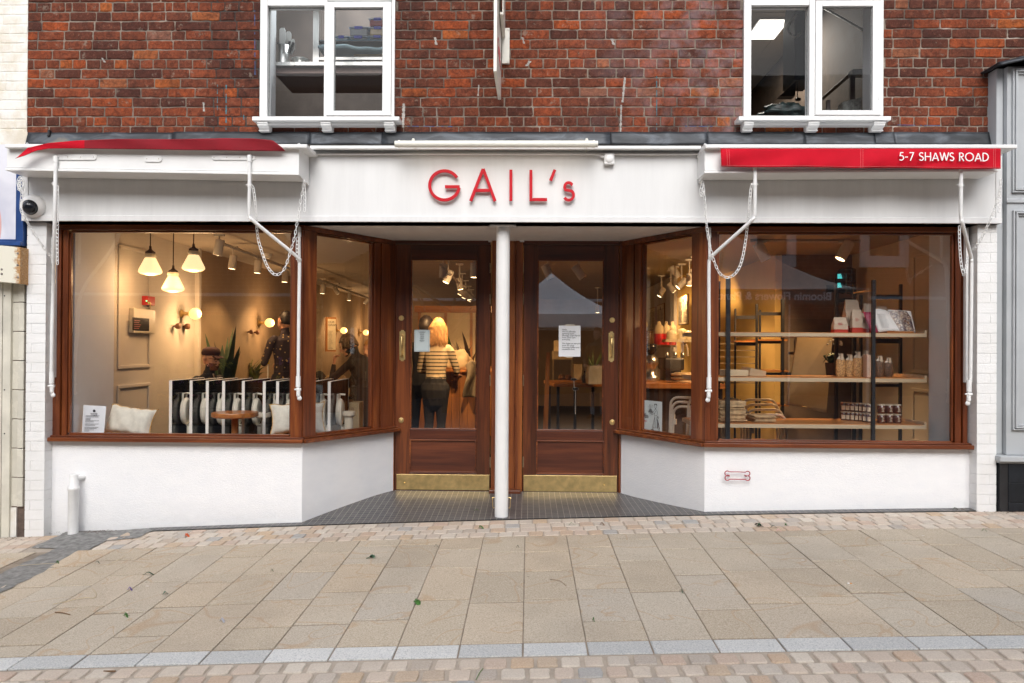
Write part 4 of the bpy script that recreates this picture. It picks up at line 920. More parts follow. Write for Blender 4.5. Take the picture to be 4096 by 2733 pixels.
mb = MB(); mb.fr(3987, 905, 3996, 1745, -.03, .1); mb.build('edge_gap', mat('black_gap', (.03, .03, .035), .8, var=.4, nscale=30), nr)
# ------------------------------------------------------------------ shop sign
RED = mat('sign_red', (.5, .004, .014), .4, var=.03, nscale=3, spec=.25)
sc = 1/2.35; U = lambda x: 1550+x*sc; Vv = lambda y: 550+y*sc; YS = YF-.028
def plc(dy): return lambda x, y: P(U(x), Vv(-y), YS-dy)
sg = thing('shop_sign', "red metal letters reading GAIL's on the white fascia", 'sign', tuple(P(2010, 760, YS)))
wdt = 28
def letter(name, strokes, wd=wdt):
    mb = MB()
    for i, st in enumerate(strokes): stroke(mb, [(x, -y) for x, y in st], wd, plc(-.0012*i), (0, .018, 0))
    for k in ((.25,), (.75,)):
        pts_ = [q for s_ in strokes for q in s_]; q = pts_[int((len(pts_)-1)*k[0])]; a = plc(0)(q[0], -q[1]); mb.tube([(a.x, a.y+.01, a.z), (a.x, YF+.012, a.z)], .004, 6)
    mb.build('letter', RED, sg, label=name)
fl = lambda L: [(x, y) for x, y in L]
letter('capital letter G', [[(535+139*cos(radians(a)), 450-137*sin(radians(a))) for a in range(33, 356, 6)], [(678, 463), (540, 463)]])
letter('capital letter A', [[(781, 597), (892, 312), (899, 296)], [(1010, 597), (906, 312), (899, 296)], [(832, 497), (960, 497)]])
letter('capital letter I', [[(1160, 303), (1160, 596)]])
letter('capital letter L', [[(1348, 305), (1348, 598)], [(1363.5, 583), (1500, 583)]])
letter('apostrophe', [[(1573, 303), (1533, 404)]], 27)
letter('small letter s', [[(1740, 446)]+[(1703+38*cos(radians(a)), 464-40*sin(radians(a))) for a in range(30, 226, 13)]+[(1704+46*cos(radians(a)), 541-47*sin(radians(a))) for a in range(55, -150, -12)]], 25)
# tubular sign lamp with its brackets
sl_ = thing('sign_lamp', 'long cream tubular lamp above the red shop letters', 'lamp', tuple(P(1980, 577, -.34)))
a, b = P(1592, 577, -.34), P(2380, 577, -.34); mb = MB(); r_ = .0265
mb.tube([a, b], r_, 24); mb.build('tube', CREAMM, sl_, smooth=False, bevel=.002)
for (u0, u1, rr_) in ((1580, 1594, .0245), (1593, 1600, .029), (2372, 2379, .029), (2378, 2391, .0245)):
    mb = MB(); mb.tube([P(u0, 577, -.34), P(u1, 577, -.34)], rr_, 20); mb.build('end_cap', CREAMM, sl_, smooth=False, bevel=.003)
for uu in (1670, 2345):
    q = P(uu, 604, YF-.005); k = P(uu-17 if uu < 2000 else uu+2, 577, -.34); mb = MB()
    mb.tube([(q.x, q.y-.004, q.z), (q.x, q.y-.03, q.z+.0), (k.x, k.y+.01, k.z+.012), (k.x, k.y, k.z+.035)], [.012, .01, .009, .0095], 8, .6)
    mb.lathe([(0, .012), (.04, .010), (.046, .002), (.046, -.02)], (q.x+.005, YF-.001, q.z), 22, 'Y', 1, .32)
    for dx in (-.022, .028): mb.lathe([(0, .016), (.005, .015), (.006, .008)], (q.x+dx, YF-.001, q.z), 10, 'Y')
    mb.lathe([(.011, 0), (.012, .01), (.008, .02), (0, .021)], (k.x, k.y, k.z+.022), 12); mb.build('bracket', CREAMM, sl_, smooth=True)
light('sign_glow', 'AREA', (P(1985, 600, -.34).x, -.335, P(1985, 600, -.34).z-.03), .28, (1, .86, .66), sl_, 1.35, rot=(0, .5, -1), sizey=.03)
jb = thing('sensor_box', 'small white square box with a domed face beside the sign lamp', 'sensor', tuple(P(2438, 635, YF)))
mb = MB(); mb.fr(2417, 611, 2458, 657, YF-.035, YF+.01); mb.build('box', WMET, jb, bevel=.006)
q = P(2438, 633, YF-.035); mb = MB(); mb.ball((q.x, q.y+.004, q.z), (.038, .016, .038), 20, 12); mb.build('dome', WMET, jb, smooth=True)
mb = MB(); mb.tube([P(2340, 606, YF-.02), P(2345, 616, YF-.02), P(2372, 617, YF-.015), P(2395, 622, YF-.015), P(2408, 628, YF-.02)], .0042, 8); mb.tube([P(2404, 626, YF-.018), P(2419, 629, YF-.018)], .009, 10); mb.build('cable', WMET, jb, smooth=True)
# ------------------------------------------------------------------ projecting sign
pj = thing('projecting_sign', 'cream board sign seen edge-on, hanging out from the brick wall', 'sign', (P(2003, 399, .05).x, 0, 0))
za = P(2003, 399, .02).z; xw = P(1998, 399, .02).x; yo = -.62; xo = P(1981, 200, yo).x
mb = MB(); t_ = .012; zt3 = 4.75
mb.prism([(xo-t_, yo, za), (xo+t_, yo, za), (xw+t_, .02, za), (xw-t_, .02, za)], (0, 0, zt3-za)); pb = mb.build('board', CREAMM, pj, bevel=.002)
mb = MB(); dirv = Vector((xw-xo, .02-yo, 0)).normalized()
nn = Vector((dirv.y, -dirv.x, 0)); o_ = Vector((xo+t_, yo, 0))+dirv*.07+nn*.003
text(mb, "GAIL's", .165, (o_.x, o_.y, P(1990, 240, -.35).z+.0), right=dirv, up=(0, 0, 1), sx=1.0); mb.build('lettering', REDINK, pb)
mb = MB(); mb.fr(2008, 112, 2038, 253, .03, .06); bp = mb.build('wall_plate', CREAMM, pj, bevel=.002)
for (u, v) in ((2033, 119), (2032, 246)): q = P(u, v, .03); mb = MB(); mb.lathe([(0, .01), (.006, .008), (.007, 0)], (q.x, .03, q.z), 10, 'Y'); mb.build('bolt', CREAMM, bp)
mb = MB(); q = P(2018, 150, .03); mb.box(q.x-.02, q.x+.005, -.4, .03, q.z, q.z+.02); mb.box(q.x-.003, q.x+.005, -.4, .03, q.z+.02, q.z+.42); mb.build('bracket', CREAMM, pj, bevel=.002)
# ------------------------------------------------------------------ camera, bracket, hook, pipe
cc = thing('security_camera', 'white dome security camera at the left end of the fascia', 'security camera', tuple(P(132, 822, YF)))
q = P(135, 823, YF); mb = MB(); d = Vector((.16, -.93, -.3)).normalized(); M = Matrix.Translation(q+Vector((0, .012, 0))) @ Vector((0, 0, 1)).rotation_difference(d).to_matrix().to_4x4()
mb.T = M; mb.lathe([(.078, -.05), (.088, -.02), (.09, .02), (.085, .05), (.07, .075), (.058, .085), (.055, .083)], (0, 0, 0), 28); mb.build('housing', WMET, cc, smooth=True)
mb = MB(M); mb.lathe([(.055, .083), (.052, .1), (.04, .118), (.022, .128), (0, .131)], (0, 0, 0), 24); dm, t, b = nodes('smoked_dome'); b.inputs['Base Color'].default_value = (.012, .014, .02, 1); b.inputs['Roughness'].default_value = .04; mb.build('dome', dm, cc, smooth=True)
mb = MB(M); mb.lathe([(.055, .0835), (.059, .086), (.0585, .0795)], (0, 0, 0), 28); mb.build('ring', DARK, cc, smooth=True)
mb = MB(); mb.lathe([(0, .012), (.006, .01), (.006, -.01)], tuple(P(193, 545, .03)), 8, 'Y'); mb.fr(189, 519, 197, 543, .015, .05); mb.build('wall_clip', DARK, label='small black clip screwed to the brick wall above the red fabric', cat='clip', bevel=.002)
bm_ = thing('bone_hook', 'red outlined bone shaped hook on the white wall under the right window', 'hook', tuple(P(2952, 1903, -.03)))
sb = 1/3.137; pt = lambda x, y: P(2550+x*sb, 1600+y*sb, -.035)
out = arc(1128, 921, 30, 29, -15, 0, 2)
def bonepts():
    o = []
    for cx_, cy_, a0, a1 in ((1381, 925, -140, 88), (1382, 983, -88, 150)):
        o.append([(cx_+30*cos(radians(a0+(a1-a0)*i/18)), cy_+29*sin(radians(a0+(a1-a0)*i/18))) for i in range(19)])
    L_ = []
    for cx_, cy_, a0, a1 in ((1128, 981, 30, 268), (1126, 921, 92, 320)):
        L_.append([(cx_+30*cos(radians(a0+(a1-a0)*i/18)), cy_+29*sin(radians(a0+(a1-a0)*i/18))) for i in range(19)])
    return o[0]+o[1]+L_[0]+L_[1]
mb = MB(); mb.tube([pt(*q_) for q_ in bonepts()], .0038, 8, closed=True); mb.build('outline', mat('hook_red', (.36, .005, .025), .35, var=.05), bm_, smooth=True)
for (x, y) in ((1146, 951), (1360, 953)):
    a = pt(x, y); mb = MB(); mb.tube([pt(x+(-22 if x < 1200 else 22), y), a], .003, 6); mb.lathe([(.0, .014), (.006, .012), (.0065, 0), (.004, -.001), (.004, -.034)], (a.x, a.y, a.z), 12, 'Y'); mb.build('peg', MATS['hook_red'], bm_, smooth=True)
pp = thing('soil_pipe', 'short white painted pipe standing against the left end of the white wall', 'pipe', tuple(P(294, 2132, -.09)))
q = P(294, 1980, -.085); g_ = ground(q.x, -.085)-.02; zc_ = P(294, 1957, -.085).z; zt_ = P(294, 1899, -.085).z; mb = MB()
mb.lathe([(.039, g_), (.039, zc_-.01), (.044, zc_-.004), (.0445, zc_+.012), (.041, zc_+.02), (.033, zc_+.03), (.031, zt_-.005), (.029, zt_)], (q.x, -.085, 0), 24); mb.build('tube', WMET, pp, smooth=True)
mb = MB(); mb.tube([(q.x+.01, -.08, zt_-.035), (q.x+.02, -.05, zt_-.03), (q.x+.024, -.0, zt_-.035)], [.012, .02, .026], 14); mb.build('side_branch', WMET, pp, smooth=True)
# ------------------------------------------------------------------ awnings
FAB = mat('red_awning_fabric', (.52, .008, .022), .85, spec=.15, var=.07, nscale=5, bmp=.35, bscale=700)
awn = [thing('awning', 'rolled-in red awning, its valance flipped up over the left white box', 'awning', (-2.9, -.4, 2.7)),
       thing('awning', 'rolled-in red awning marked with the street address, on the right white box', 'awning', (2.6, -.4, 2.7))]
# left valance: lying over the edge of the box, its left corner hanging down
topu = [(64, 634), (110, 592), (190, 573), (300, 563), (470, 556), (700, 557), (900, 553), (1010, 554), (1090, 561), (1128, 590), (1142, 606)]
def lerpc(L, u):
    for (a, b), (c_, d_) in zip(L, L[1:]):
        if u <= c_: k = (u-a)/(c_-a); return b+(d_-b)*max(0, k)
    return L[-1][1]
botv = [(58, 634), (100, 622), (140, 604), (190, 595), (290, 594.5), (1142, 605.5)]
def val(a, b):
    u = 62+(1141-62)*a; vt = lerpc(topu, u); vb = lerpc(botv, u); bulge = sin(pi*b)*.0
    h = (u < 290) and (1-(u-62)/228) or 0
    y = YX-.056+(-.05*h*(1-b*.4) - .012*b*(1-h))
    y += .008*sin(a*23+b*2)*b
    return P(u, vb+(vt-vb)*b+1.2*sin(a*40)*sin(b*pi), y)
mb = MB(); mb.sheet(val, 90, 10, .0025); FABD = mat('red_fabric_reverse', (.25, .004, .013), .85, var=.1, nscale=5, bmp=.35, bscale=700); mb.m = [1 if i//10 > 22 else 0 for i in range(len(mb.m))]; v1 = mb.build('valance', [FAB, FABD], awn[0], smooth=True)
mb = MB(); text(mb, '2', .05, tuple(P(106, 591, YX-.115)), right=(1, 0, .28), up=(-.25, 0, 1)); mb.build('lettering', PAPER, v1)
def val2(a, b):
    u = 2882+(4003-2882)*a; vt, vb = 594.5, 667+9.5*a+1.2*sin(a*17)-3*max(0, (a-.75))*0
    return P(u+4.0*b*(1 if a < .3 else 0)*(1-a/.3), vt+(vb-vt)*b, YX-.062-.012*sin(b*pi*.6)-.012*sin(a*22+1+2*b)*b-.006*sin(a*47+3*b)*b-.004*sin(a*9+b*5))
mb = MB(); mb.sheet(val2, 120, 12, -.0025); v2 = mb.build('valance', FAB, awn[1], smooth=True)
mb = MB()
for a_ in (.022, .030, .5, .508, .974, .98): mb.tube([val2(a_, b_/10)+Vector((0, -.0015, 0)) for b_ in range(11)], .0006, 4)
mb.tube([val2(i/60, .93)+Vector((0, -.0015, 0)) for i in range(61)], .0006, 4); mb.build('stitching', mat('pale_red_thread', (.75, .3, .3), .7, var=0), v2)
# address lettering
mb = MB(); caph = 37.; uu = 3596.
for ch in '5-7 SHAWS ROAD':
    wd_, sts = GL[ch]
    for k, st in enumerate(sts):
        pl = lambda x, y: P(uu+x*caph*.97, 642.5+(uu-3596)*.009-y*(34 if ch not in '-' else 34), YX-.098+.0006*k)
        stroke(mb, st, .112, pl, (0, .004, 0))
    uu += (wd_+.145)*caph*.925
mb.build('lettering', emis('fabric_white', (1, 1, 1), 0) if False else mat('white_print', (.85, .85, .85), .6, var=0), v2)
def chain(parent, pts, ln=.04, closed=False, name='chain'):
    """welded links following a hanging line"""
    pts = [Vector(p) for p in pts]; L = [0]
    for a, b in zip(pts, pts[1:]): L.append(L[-1]+(b-a).length)
    def at(s):
        for i in range(len(pts)-1):
            if s <= L[i+1]: return pts[i].lerp(pts[i+1], (s-L[i])/max(1e-9, L[i+1]-L[i]))
        return pts[-1]
    mb = MB(); n = int(L[-1]/(ln*.74)); r = .0029
    for i in range(n):
        c = at((i+.5)*ln*.74); t = (at((i+1)*ln*.74)-at(i*ln*.74)).normalized(); ref = Vector((0, 1, 0)) if i % 2 else Vector((.7, .7, 0))
        s_ = t.cross(ref).normalized(); s_ = s_ if i % 2 else (s_+Vector((0, .8, 0))).normalized(); h = ln/2-r; wd_ = .0075
        path = [c+t*(h*k1)+s_*(wd_*k2) for k1, k2 in ((.75, 1), (-.75, 1), (-1, .6), (-1, -.6), (-.75, -1), (.75, -1), (1, -.6), (1, .6))]
        mb.tube(path, r, 5, closed=True)
    return mb.build(name, WMET, parent, smooth=True)
def smooth_path(pts, n=8):
    pts = [Vector(p) for p in pts]; out = []
    for i in range(len(pts)-1):
        p0, p1, p2, p3 = pts[max(i-1, 0)], pts[i], pts[i+1], pts[min(i+2, len(pts)-1)]
        for k in range(n):
            t = k/n; out.append(.5*((2*p1)+(-p0+p2)*t+(2*p0-5*p1+4*p2-p3)*t*t+(-p0+3*p1-3*p2+p3)*t**3))
    return out+[pts[-1]]
def plate(parent, u0, v0, u1, v1, y, name='fixing_plate', holes=4):
    x0, x1, z0, z1 = RC(u0, v0, u1, v1, y); r = (z1-z0)/2; zc = (z0+z1)/2; L_ = [(x1-r+r*sin(radians(a)), zc-r*cos(radians(a))) for a in range(0, 181, 20)]+[(x0+r-r*sin(radians(a)), zc+r*cos(radians(a))) for a in range(0, 181, 20)]
    mb = MB(); mb.prism([(x, y, z) for x, z in L_], (0, .008, 0)); o = mb.build(name, WMET, parent, bevel=.001)
    mb = MB()
    for k in range(holes): mb.lathe([(0, .003), (.0035, .002), (.004, 0)], (x0+r+(x1-x0-2*r)*k/(holes-1), y, zc), 8, 'Y')
    mb.build('screw', mat('screw_head', (.4, .35, .3), .5, var=0), o); return o
def arm(parent, pts, r=.0135, collar=None, sock=None):
    pp_ = [P(u, v, y) for u, v, y in pts]; mb = MB(); mb.tube(smooth_path(pp_, 6), r, 14)
    o = mb.build('arm', WMET, parent, smooth=True)
    if collar:
        a = P(*collar); mb = MB(); mb.tube([a+Vector((0, 0, .012)), a-Vector((0, 0, .012))], r*1.22, 14); mb.tube([a+Vector((-.03, 0, .004)), a+Vector((.026, 0, .0))], .0035, 6); mb.build('collar', WMET, o, smooth=True)
    if sock: a = P(*sock); mb = MB(); mb.tube([a+Vector((0, 0, .02)), a-Vector((0, 0, .03))], r*1.3, 14); mb.build('socket', WMET, o, smooth=True)
    return o
def hinge_foot(o, u, v0, v1, y, side):
    a, m_, b = P(u, v0, y), P(u, (v0+v1)/2, y), P(u-5*side, v1, y); par = o; mb = MB(); h = a.z-b.z
    mb.tube([a+Vector((0, 0, .02)), a-Vector((0, 0, h*.38))], .019, 14); c0 = a-Vector((0, 0, h*.48))
    mb.tube([c0+Vector((-.03, 0, 0)), c0+Vector((.022, 0, 0))], [.006, .012], 10); mb.ball(c0, (.019, .019, .019), 12, 8)
    c1 = a-Vector((side*.002, 0, h*.62)); mb.tube([c1+Vector((0, 0, .02)), c1-Vector((0, 0, .025))], .016, 12)
    e = b+Vector((0, 0, .022)); mb.tube([c1-Vector((0, 0, .02)), e-Vector((0, 0, .0))], [.014, .017], 12, .4); mb.lathe([(0, .006), (.017, .005), (.018, -.006), (0, -.007)], (e.x, e.y, e.z), 14, 'Y')
    mb.build('hinge_foot', WMET, par, smooth=True, bevel=0)
AY = YX-.02
A1 = arm(awn[0], [(223, 645, AY), (222, 700, AY), (219, 900, AY+.03), (213, 1150, -.15), (208, 1350, -.12), (206, 1500, -.1)], .014, (220, 736, AY+.01), (223, 636, AY))
hinge_foot(A1, 207, 1500, 1592, -.1, -1)
A2 = arm(awn[0], [(998, 640, AY), (998, 740, AY), (997, 840, AY+.02), (1000, 868, AY+.03), (1020, 890, AY+.04), (1185, 1025, -.18), (1196, 1045, -.15), (1198, 1075, -.14), (1195, 1300, -.11), (1193, 1520, -.08)], .0135, (998, 742, AY), (998, 632, AY))
hinge_foot(A2, 1193, 1515, 1605, -.08, -1)
for (u0, u1, v0, v1, sd_) in ((208, 386, 617, 640, 1), (846, 1021, 620, 640, 1)): plate(A1 if u0 < 500 else A2, u0, v0, u1, v1, YX-.009)
plate(awn[0], 575, 623, 647, 648, YX-.009, 'small_plate', 2)
A3 = arm(awn[1], [(3020, 640, AY), (3020, 735, AY), (3019, 840, AY+.02), (3016, 868, AY+.03), (2996, 892, AY+.04), (2855, 1018, -.18), (2840, 1038, -.15), (2836, 1070, -.14), (2836, 1300, -.11), (2837, 1520, -.08)], .0135, (3019, 738, AY))
hinge_foot(A3, 2836, 1520, 1612, -.08, 1)
A4 = arm(awn[1], [(3844, 640, AY), (3844, 735, AY), (3843, 840, AY+.02), (3845, 875, AY+.03), (3852, 905, AY+.05), (3882, 1020, -.16), (3886, 1045, -.14), (3886, 1070, -.13), (3884, 1300, -.11), (3881, 1530, -.09)], .0135, (3843, 742, AY))
hinge_foot(A4, 3876, 1532, 1626, -.09, 1)
for (par, u, v0, v1, m0) in ((awn[0], 1198, 905, 1030, 0), (awn[1], 2838, 908, 1030, 0), (awn[1], 3866, 910, 1530, 1), (awn[0], 220, 940, 1510, 1)):
    mb = MB(); a, b = P(u, v0, -.02), P(u, v1, -.02)
    if m0: mb.box(a.x-.011, a.x+.009, -.035, .0, b.z, a.z-.02)
    else: mb.tube([a-Vector((0, 0, .07)), b], .0105, 12)
    mb.tube([a-Vector((0, 0, .05)), a-Vector((0, 0, .085))], .014, 12); mb.box(a.x-.011, a.x+.011, -.032, -.012, a.z-.06, a.z-.012); mb.lathe([(0, .01), (.011, .009), (.0115, -.009)], (a.x, -.022, a.z-.014), 12, 'Y')
    mb.build('guide_rod', WMET, par, smooth=False, bevel=.001)
def ch(par, L): chain(par, smooth_path([P(*q) for q in L], 8))
ch(awn[0], [(1004, 742, AY-.01), (1014, 760, AY), (1022, 830, AY+.02), (1030, 940, -.3), (1048, 1010, -.28), (1072, 1070, -.27), (1103, 1099, -.26), (1135, 1080, -.25), (1158, 1020, -.25), (1178, 950, -.26), (1192, 870, -.28), (1207, 780, -.3), (1216, 722, -.33)])
ch(awn[0], [(1216, 724, -.3), (1219, 790, -.3), (1217, 862, -.3)])
ch(awn[0], [(1190, 950, -.07), (1188, 1000, -.07), (1190, 1045, -.07)])
ch(awn[0], [(230, 745, AY), (230, 850, AY+.02), (229, 950, AY+.05), (229, 1040, AY+.05), (231, 1066, AY+.05)])
ch(awn[0], [(82, 706, -.36), (88, 760, -.35), (84, 830, -.34), (92, 860, -.33), (110, 890, -.3), (140, 940, -.25), (170, 985, -.2), (205, 1030, -.14), (212, 1040, -.12)])
ch(awn[0], [(80, 708, -.37), (72, 730, -.37), (80, 760, -.37), (92, 740, -.37), (88, 715, -.37), (76, 738, -.38), (84, 764, -.38), (94, 770, -.37), (92, 730, -.36)])
ch(awn[0], [(211, 950, -.07), (209, 1000, -.07), (211, 1060, -.07)])
ch(awn[1], [(3010, 742, AY-.01), (3003, 760, AY), (2996, 840, AY+.02), (2984, 950, -.3), (2968, 1040, -.28), (2945, 1090, -.27), (2912, 1110, -.26), (2880, 1095, -.25), (2858, 1050, -.25), (2843, 1000, -.26), (2830, 930, -.28), (2822, 850, -.3), (2812, 722, -.33)])
ch(awn[1], [(2812, 726, -.31), (2803, 760, -.31), (2806, 785, -.31), (2813, 750, -.32), (2806, 728, -.32)])
ch(awn[1], [(3838, 905, AY+.05), (3838, 960, AY+.06), (3842, 1030, AY+.06), (3848, 1075, AY+.06), (3857, 1099, AY+.06), (3864, 1075, AY+.06), (3869, 1030, -.2)])
ch(awn[1], [(4004, 717, -.36), (4000, 760, -.36), (3985, 815, -.33), (3965, 870, -.3), (3935, 935, -.25), (3905, 985, -.2), (3888, 1003, -.17)])
ch(awn[1], [(4002, 722, -.33), (4000, 790, -.33), (3995, 862, -.33)])
# ================================================================== inside the shop
WARM = (1, .6, .29)
def at(u, v, dist): return P(u, v, dist-CAMD)
# three opal pendants over the window table
BRZ = mat('dark_bronze', (.04, .025, .018), .4, metal=.6, var=.2); OPC = mat('cream_glass_collar', (.75, .68, .52), .25, var=.03)
def pendant(u, vtop, vcap, vbot, halfw, y, label):
    c = P(u, vtop, y); zt = ZC; zc = P(u, vcap, y).z; zb = P(u, vbot, y).z; r = halfw*(CAMD+y)/FPX; h = zc-zb
    t = thing('pendant_lamp', label, 'pendant lamp', (c.x, y, zb), 'opal glass pendants in the left window')
    mb = MB(); mb.lathe([(r*.36, zt-.002), (r*.34, zt-.012), (r*.12, zt-.03), (r*.07, zt-.045)], (c.x, y, 0), 16); mb.build('ceiling_rose', BRZ, t, smooth=True)
    mb = MB(); mb.tube([(c.x, y, zt-.04), (c.x, y, zc+h*.28)], .005, 8); mb.build('rod', BRZ, t)
    mb = MB(); mb.lathe([(r*.1, h*.34), (r*.12, h*.2), (r*.22, h*.14), (r*.42, h*.08), (r*.44, h*.03), (r*.3, 0)], (c.x, y, zc), 20); mb.build('gallery', BRZ, t, smooth=True)
    mb = MB(); mb.lathe([(r*.42, 0), (r*.5, -h*.02), (r*.52, -h*.12), (r*.47, -h*.19), (r*.45, -h*.2)], (c.x, y, zc), 28); mb.build('collar', OPC, t, smooth=True)
    mb = MB(); mb.lathe([(r*.44, -h*.2), (r*.5, -h*.24), (r*.72, -h*.48), (r*.93, -h*.7), (r, -h*.8), (r*.97, -h*.86), (r*.8, -h*.92), (r*.35, -h*.98), (0, -h)], (c.x, y, zc), 32); mb.build('shade', LAMPW, t, smooth=True)
    light('bulb_light', 'POINT', (c.x, y, zb-.05), 2.6, WARM, t, .06)
pendant(602, 933, 1015, 1103, 45, .95, 'opal glass pendant lamp, left of the three')
pendant(694, 951, 1090, 1171, 43, 1.12, 'lowest of the three opal glass pendant lamps, on the longest rod')
pendant(775, 937, 1004, 1089, 44, 1.0, 'opal glass pendant lamp, right of the three')
# globe lamps on the long left wall
def globe(dist, v, label, xw=XW, e=8, r=.064):
    y = dist-CAMD; c = Vector((xw+.16, y, CAMZ+(1384-v)/FPX*dist)); t = thing('wall_lamp', label, 'wall lamp', (xw, y, c.z), 'glass globe lamps along the left wall')
    mb = MB(); mb.lathe([(.045, 0), (.045, .02), (.02, .03), (.02, .085), (.035, .095)], (xw, y, c.z), 18, 'X'); mb.build('wall_mount', BRASS, t, smooth=False)
    mb = MB(); mb.ball(c, r, 22, 14); mb.build('globe', emis('globe_glow', (1, .6, .2), 1.6), t, smooth=True)
    light('bulb_light', 'POINT', c+Vector((.12, 0, 0)), e, WARM, t, .06)
globe(8.45, 1258, 'glowing glass globe wall lamp nearest the window, right of the alarm panel')
globe(10.9, 1293, 'glowing glass globe wall lamp beside the head of the standing man')
globe(15.3, 1322, 'glowing glass globe wall lamp right of the narrow wall board')
globe(17.4, 1330, 'glowing glass globe wall lamp farthest back, at the edge of the angled window')
# alarm panel, call point, coat hooks on the wall
def onwall(u, v, x): d = ray(u, v); return CAM+d*((x-CAM.x)/d.x)
XWI = XW+.004
def wallbox(name, u0, v0, u1, v1, th, m, parent=None, **k):
    a, b = onwall(u0, v1, XWI), onwall(u1, v0, XWI); mb = MB(); mb.box(XWI, XWI+th, a.y, b.y, (a.z+onwall(u1, v1, XWI).z)/2, (b.z+onwall(u0, v0, XWI).z)/2); return mb.build(name, m, parent, **k)
t = thing('fire_alarm_unit', 'cream alarm control panel with a dark display on the left wall', 'fire alarm', tuple(onwall(560, 1330, XWI)))
wallbox('case', 515, 1236, 603, 1333, .05, CREAM, t, bevel=.006)
a = onwall(530, 1330, XWI+.052); b = onwall(597, 1250, XWI+.052); mb = MB(); mb.box(XWI+.05, XWI+.053, a.y, b.y, P(560, 1322, a.y).z, P(560, 1270, a.y).z); mb.build('display', BLKP, t)
mb = MB()
for i in range(5): mb.box(XWI+.053, XWI+.054, a.y+.03, a.y+.12+.02*(i % 3), P(560, 1315-i*8, a.y).z, P(560, 1313-i*8, a.y).z)
mb.build('display_text', mat('red_led', (.35, .05, .03), .4, var=0), t)
t = thing('alarm_call_point', 'small red key-operated alarm box on the left wall, green light lit', 'alarm switch', tuple(onwall(582, 1220, XWI)))
wallbox('box', 567, 1186, 597, 1222, .06, mat('alarm_red', (.5, .02, .02), .35), t, bevel=.004)
q = onwall(586, 1204, XWI+.062); mb = MB(); mb.ball(q, .006, 8, 6); mb.build('indicator_light', emis('green_led', (.1, 1, .3), 4), t)
q = onwall(592, 1212, XWI+.066); mb = MB(); mb.tube([q, q+Vector((.02, 0, 0))], .006, 8); mb.tube([q+Vector((.02, 0, 0)), q+Vector((.022, .01, -.05))], [.008, .004], 6, .4); mb.build('key', BRASS, t)
KNOB = mat('dark_wood_knob', (.18, .075, .03), .4, var=.2)
for i, (u, v, w_) in enumerate(((695, 1305, 12), (733, 1306, 12), (992, 1328, 9), (1017, 1330, 9))):
    q = onwall(u, v, XWI); s_ = w_*(q.y+CAMD)/FPX; mb = MB(); mb.lathe([(.012, 0), (.012, .02), (s_*.8, .025), (s_, .035), (s_, .06), (s_*.85, .068), (0, .07)], (XWI, q.y, q.z), 18, 'X')
    mb.build('coat_hook', KNOB, smooth=True, label=['left knob of the front pair of wooden coat hooks', 'right knob of the front pair of wooden coat hooks', 'left knob of the small pair of coat hooks behind the plant', 'right knob of the small pair of coat hooks behind the plant'][i], cat='coat hook', group='round wooden coat hooks on the left wall')
# wall board OUR GRAIN
t = thing('wall_board', 'narrow lit paper board reading OUR GRAIN on a wooden back', 'notice board', tuple(at(1327, 1410, 13.2)))
y = 13.2-CAMD; x0, x1, z0, z1 = RC(1306, 1269, 1339, 1407, y); T_ = Matrix.Translation((x0, y, 0)) @ Matrix.Rotation(radians(38), 4, 'Z'); w_ = (x1-x0)*1.25
mb = MB(T_); mb.box(0, w_, 0, .05, z0, z1); mb.build('backing', TIMV, t)
mb = MB(T_); mb.box(.02, w_-.01, -.006, -.001, z0+.03, z1-.03); sh = mb.build('sheet', mat('warm_paper', (.75, .66, .48), .7), t)
mb = MB(T_); text(mb, 'OUR\nGRAIN', .052, (.028, -.009, z1-.1)); 
for i in range(16): mb.box(.03, .03+w_*.5*rnd.uniform(.6, 1), -.009, -.007, z1-.24-.02*i, z1-.236-.02*i)
mb.build('lettering', INK, sh)
# spotlights on their tracks
def spotl(u, v, dist, yaw, tilt, lit, label, grp, e=0, s=1., aim=None):
    y = dist-CAMD; c = P(u, v, y); t = thing('spotlight', label, 'spotlight', tuple(c), grp)
    M = Matrix.Translation(c) @ Matrix.Rotation(radians(yaw), 4, 'Z') @ Matrix.Rotation(radians(tilt), 4, 'Y') @ Matrix.Scale(s, 4)
    mb = MB(M); mb.lathe([(.0, .085), (.04, .083), (.044, .07), (.044, -.07), (.04, -.075)], (0, 0, 0), 18); mb.build('can', mat('spot_can', (.62, .58, .52), .5, var=.03), t, bevel=.002)
    mb = MB(M); mb.lathe([(.037, -.0755), (.03, -.0775), (0, -.079)], (0, 0, 0), 18); mb.build('lens', LAMPH if lit else mat('unlit_lens', (.1, .1, .1), .2), t)
    mb = MB(); mb.tube([c+Vector((0, 0, .02)), c+Vector((0, .01, .09)), (c.x, c.y+.01, ZC-.03)], .009, 8); mb.box(c.x-.05, c.x+.05, c.y-.01, c.y+.03, ZC-.045, ZC-.025); mb.build('stem', MATS['spot_can'], t)
    if e:
        d = Vector(aim).normalized() if aim else (M.to_3x3() @ Vector((0, 0, -1))).normalized(); light('beam', 'SPOT', c+d*.09*s, e*(2.2 if grp == G1 else 2.6 if grp == G3 else 5), (1, .6, .27), t, .03, rot=d, spot=radians(110))
    return t
def track(pts, label):
    mb = MB(); mb.tube(pts, .016, 4); mb.build('light_track', mat('track_grey', (.45, .42, .38), .5), label=label, cat='light track')
G1 = 'spotlights on the track along the left side of the ceiling'; G2 = 'spotlights on the middle ceiling track'; G3 = 'spotlights on the right ceiling track'
track([P(872, 968, 1.35), P(1600, 1240, 12.5-0)], 'grey light track receding along the ceiling in the left window')
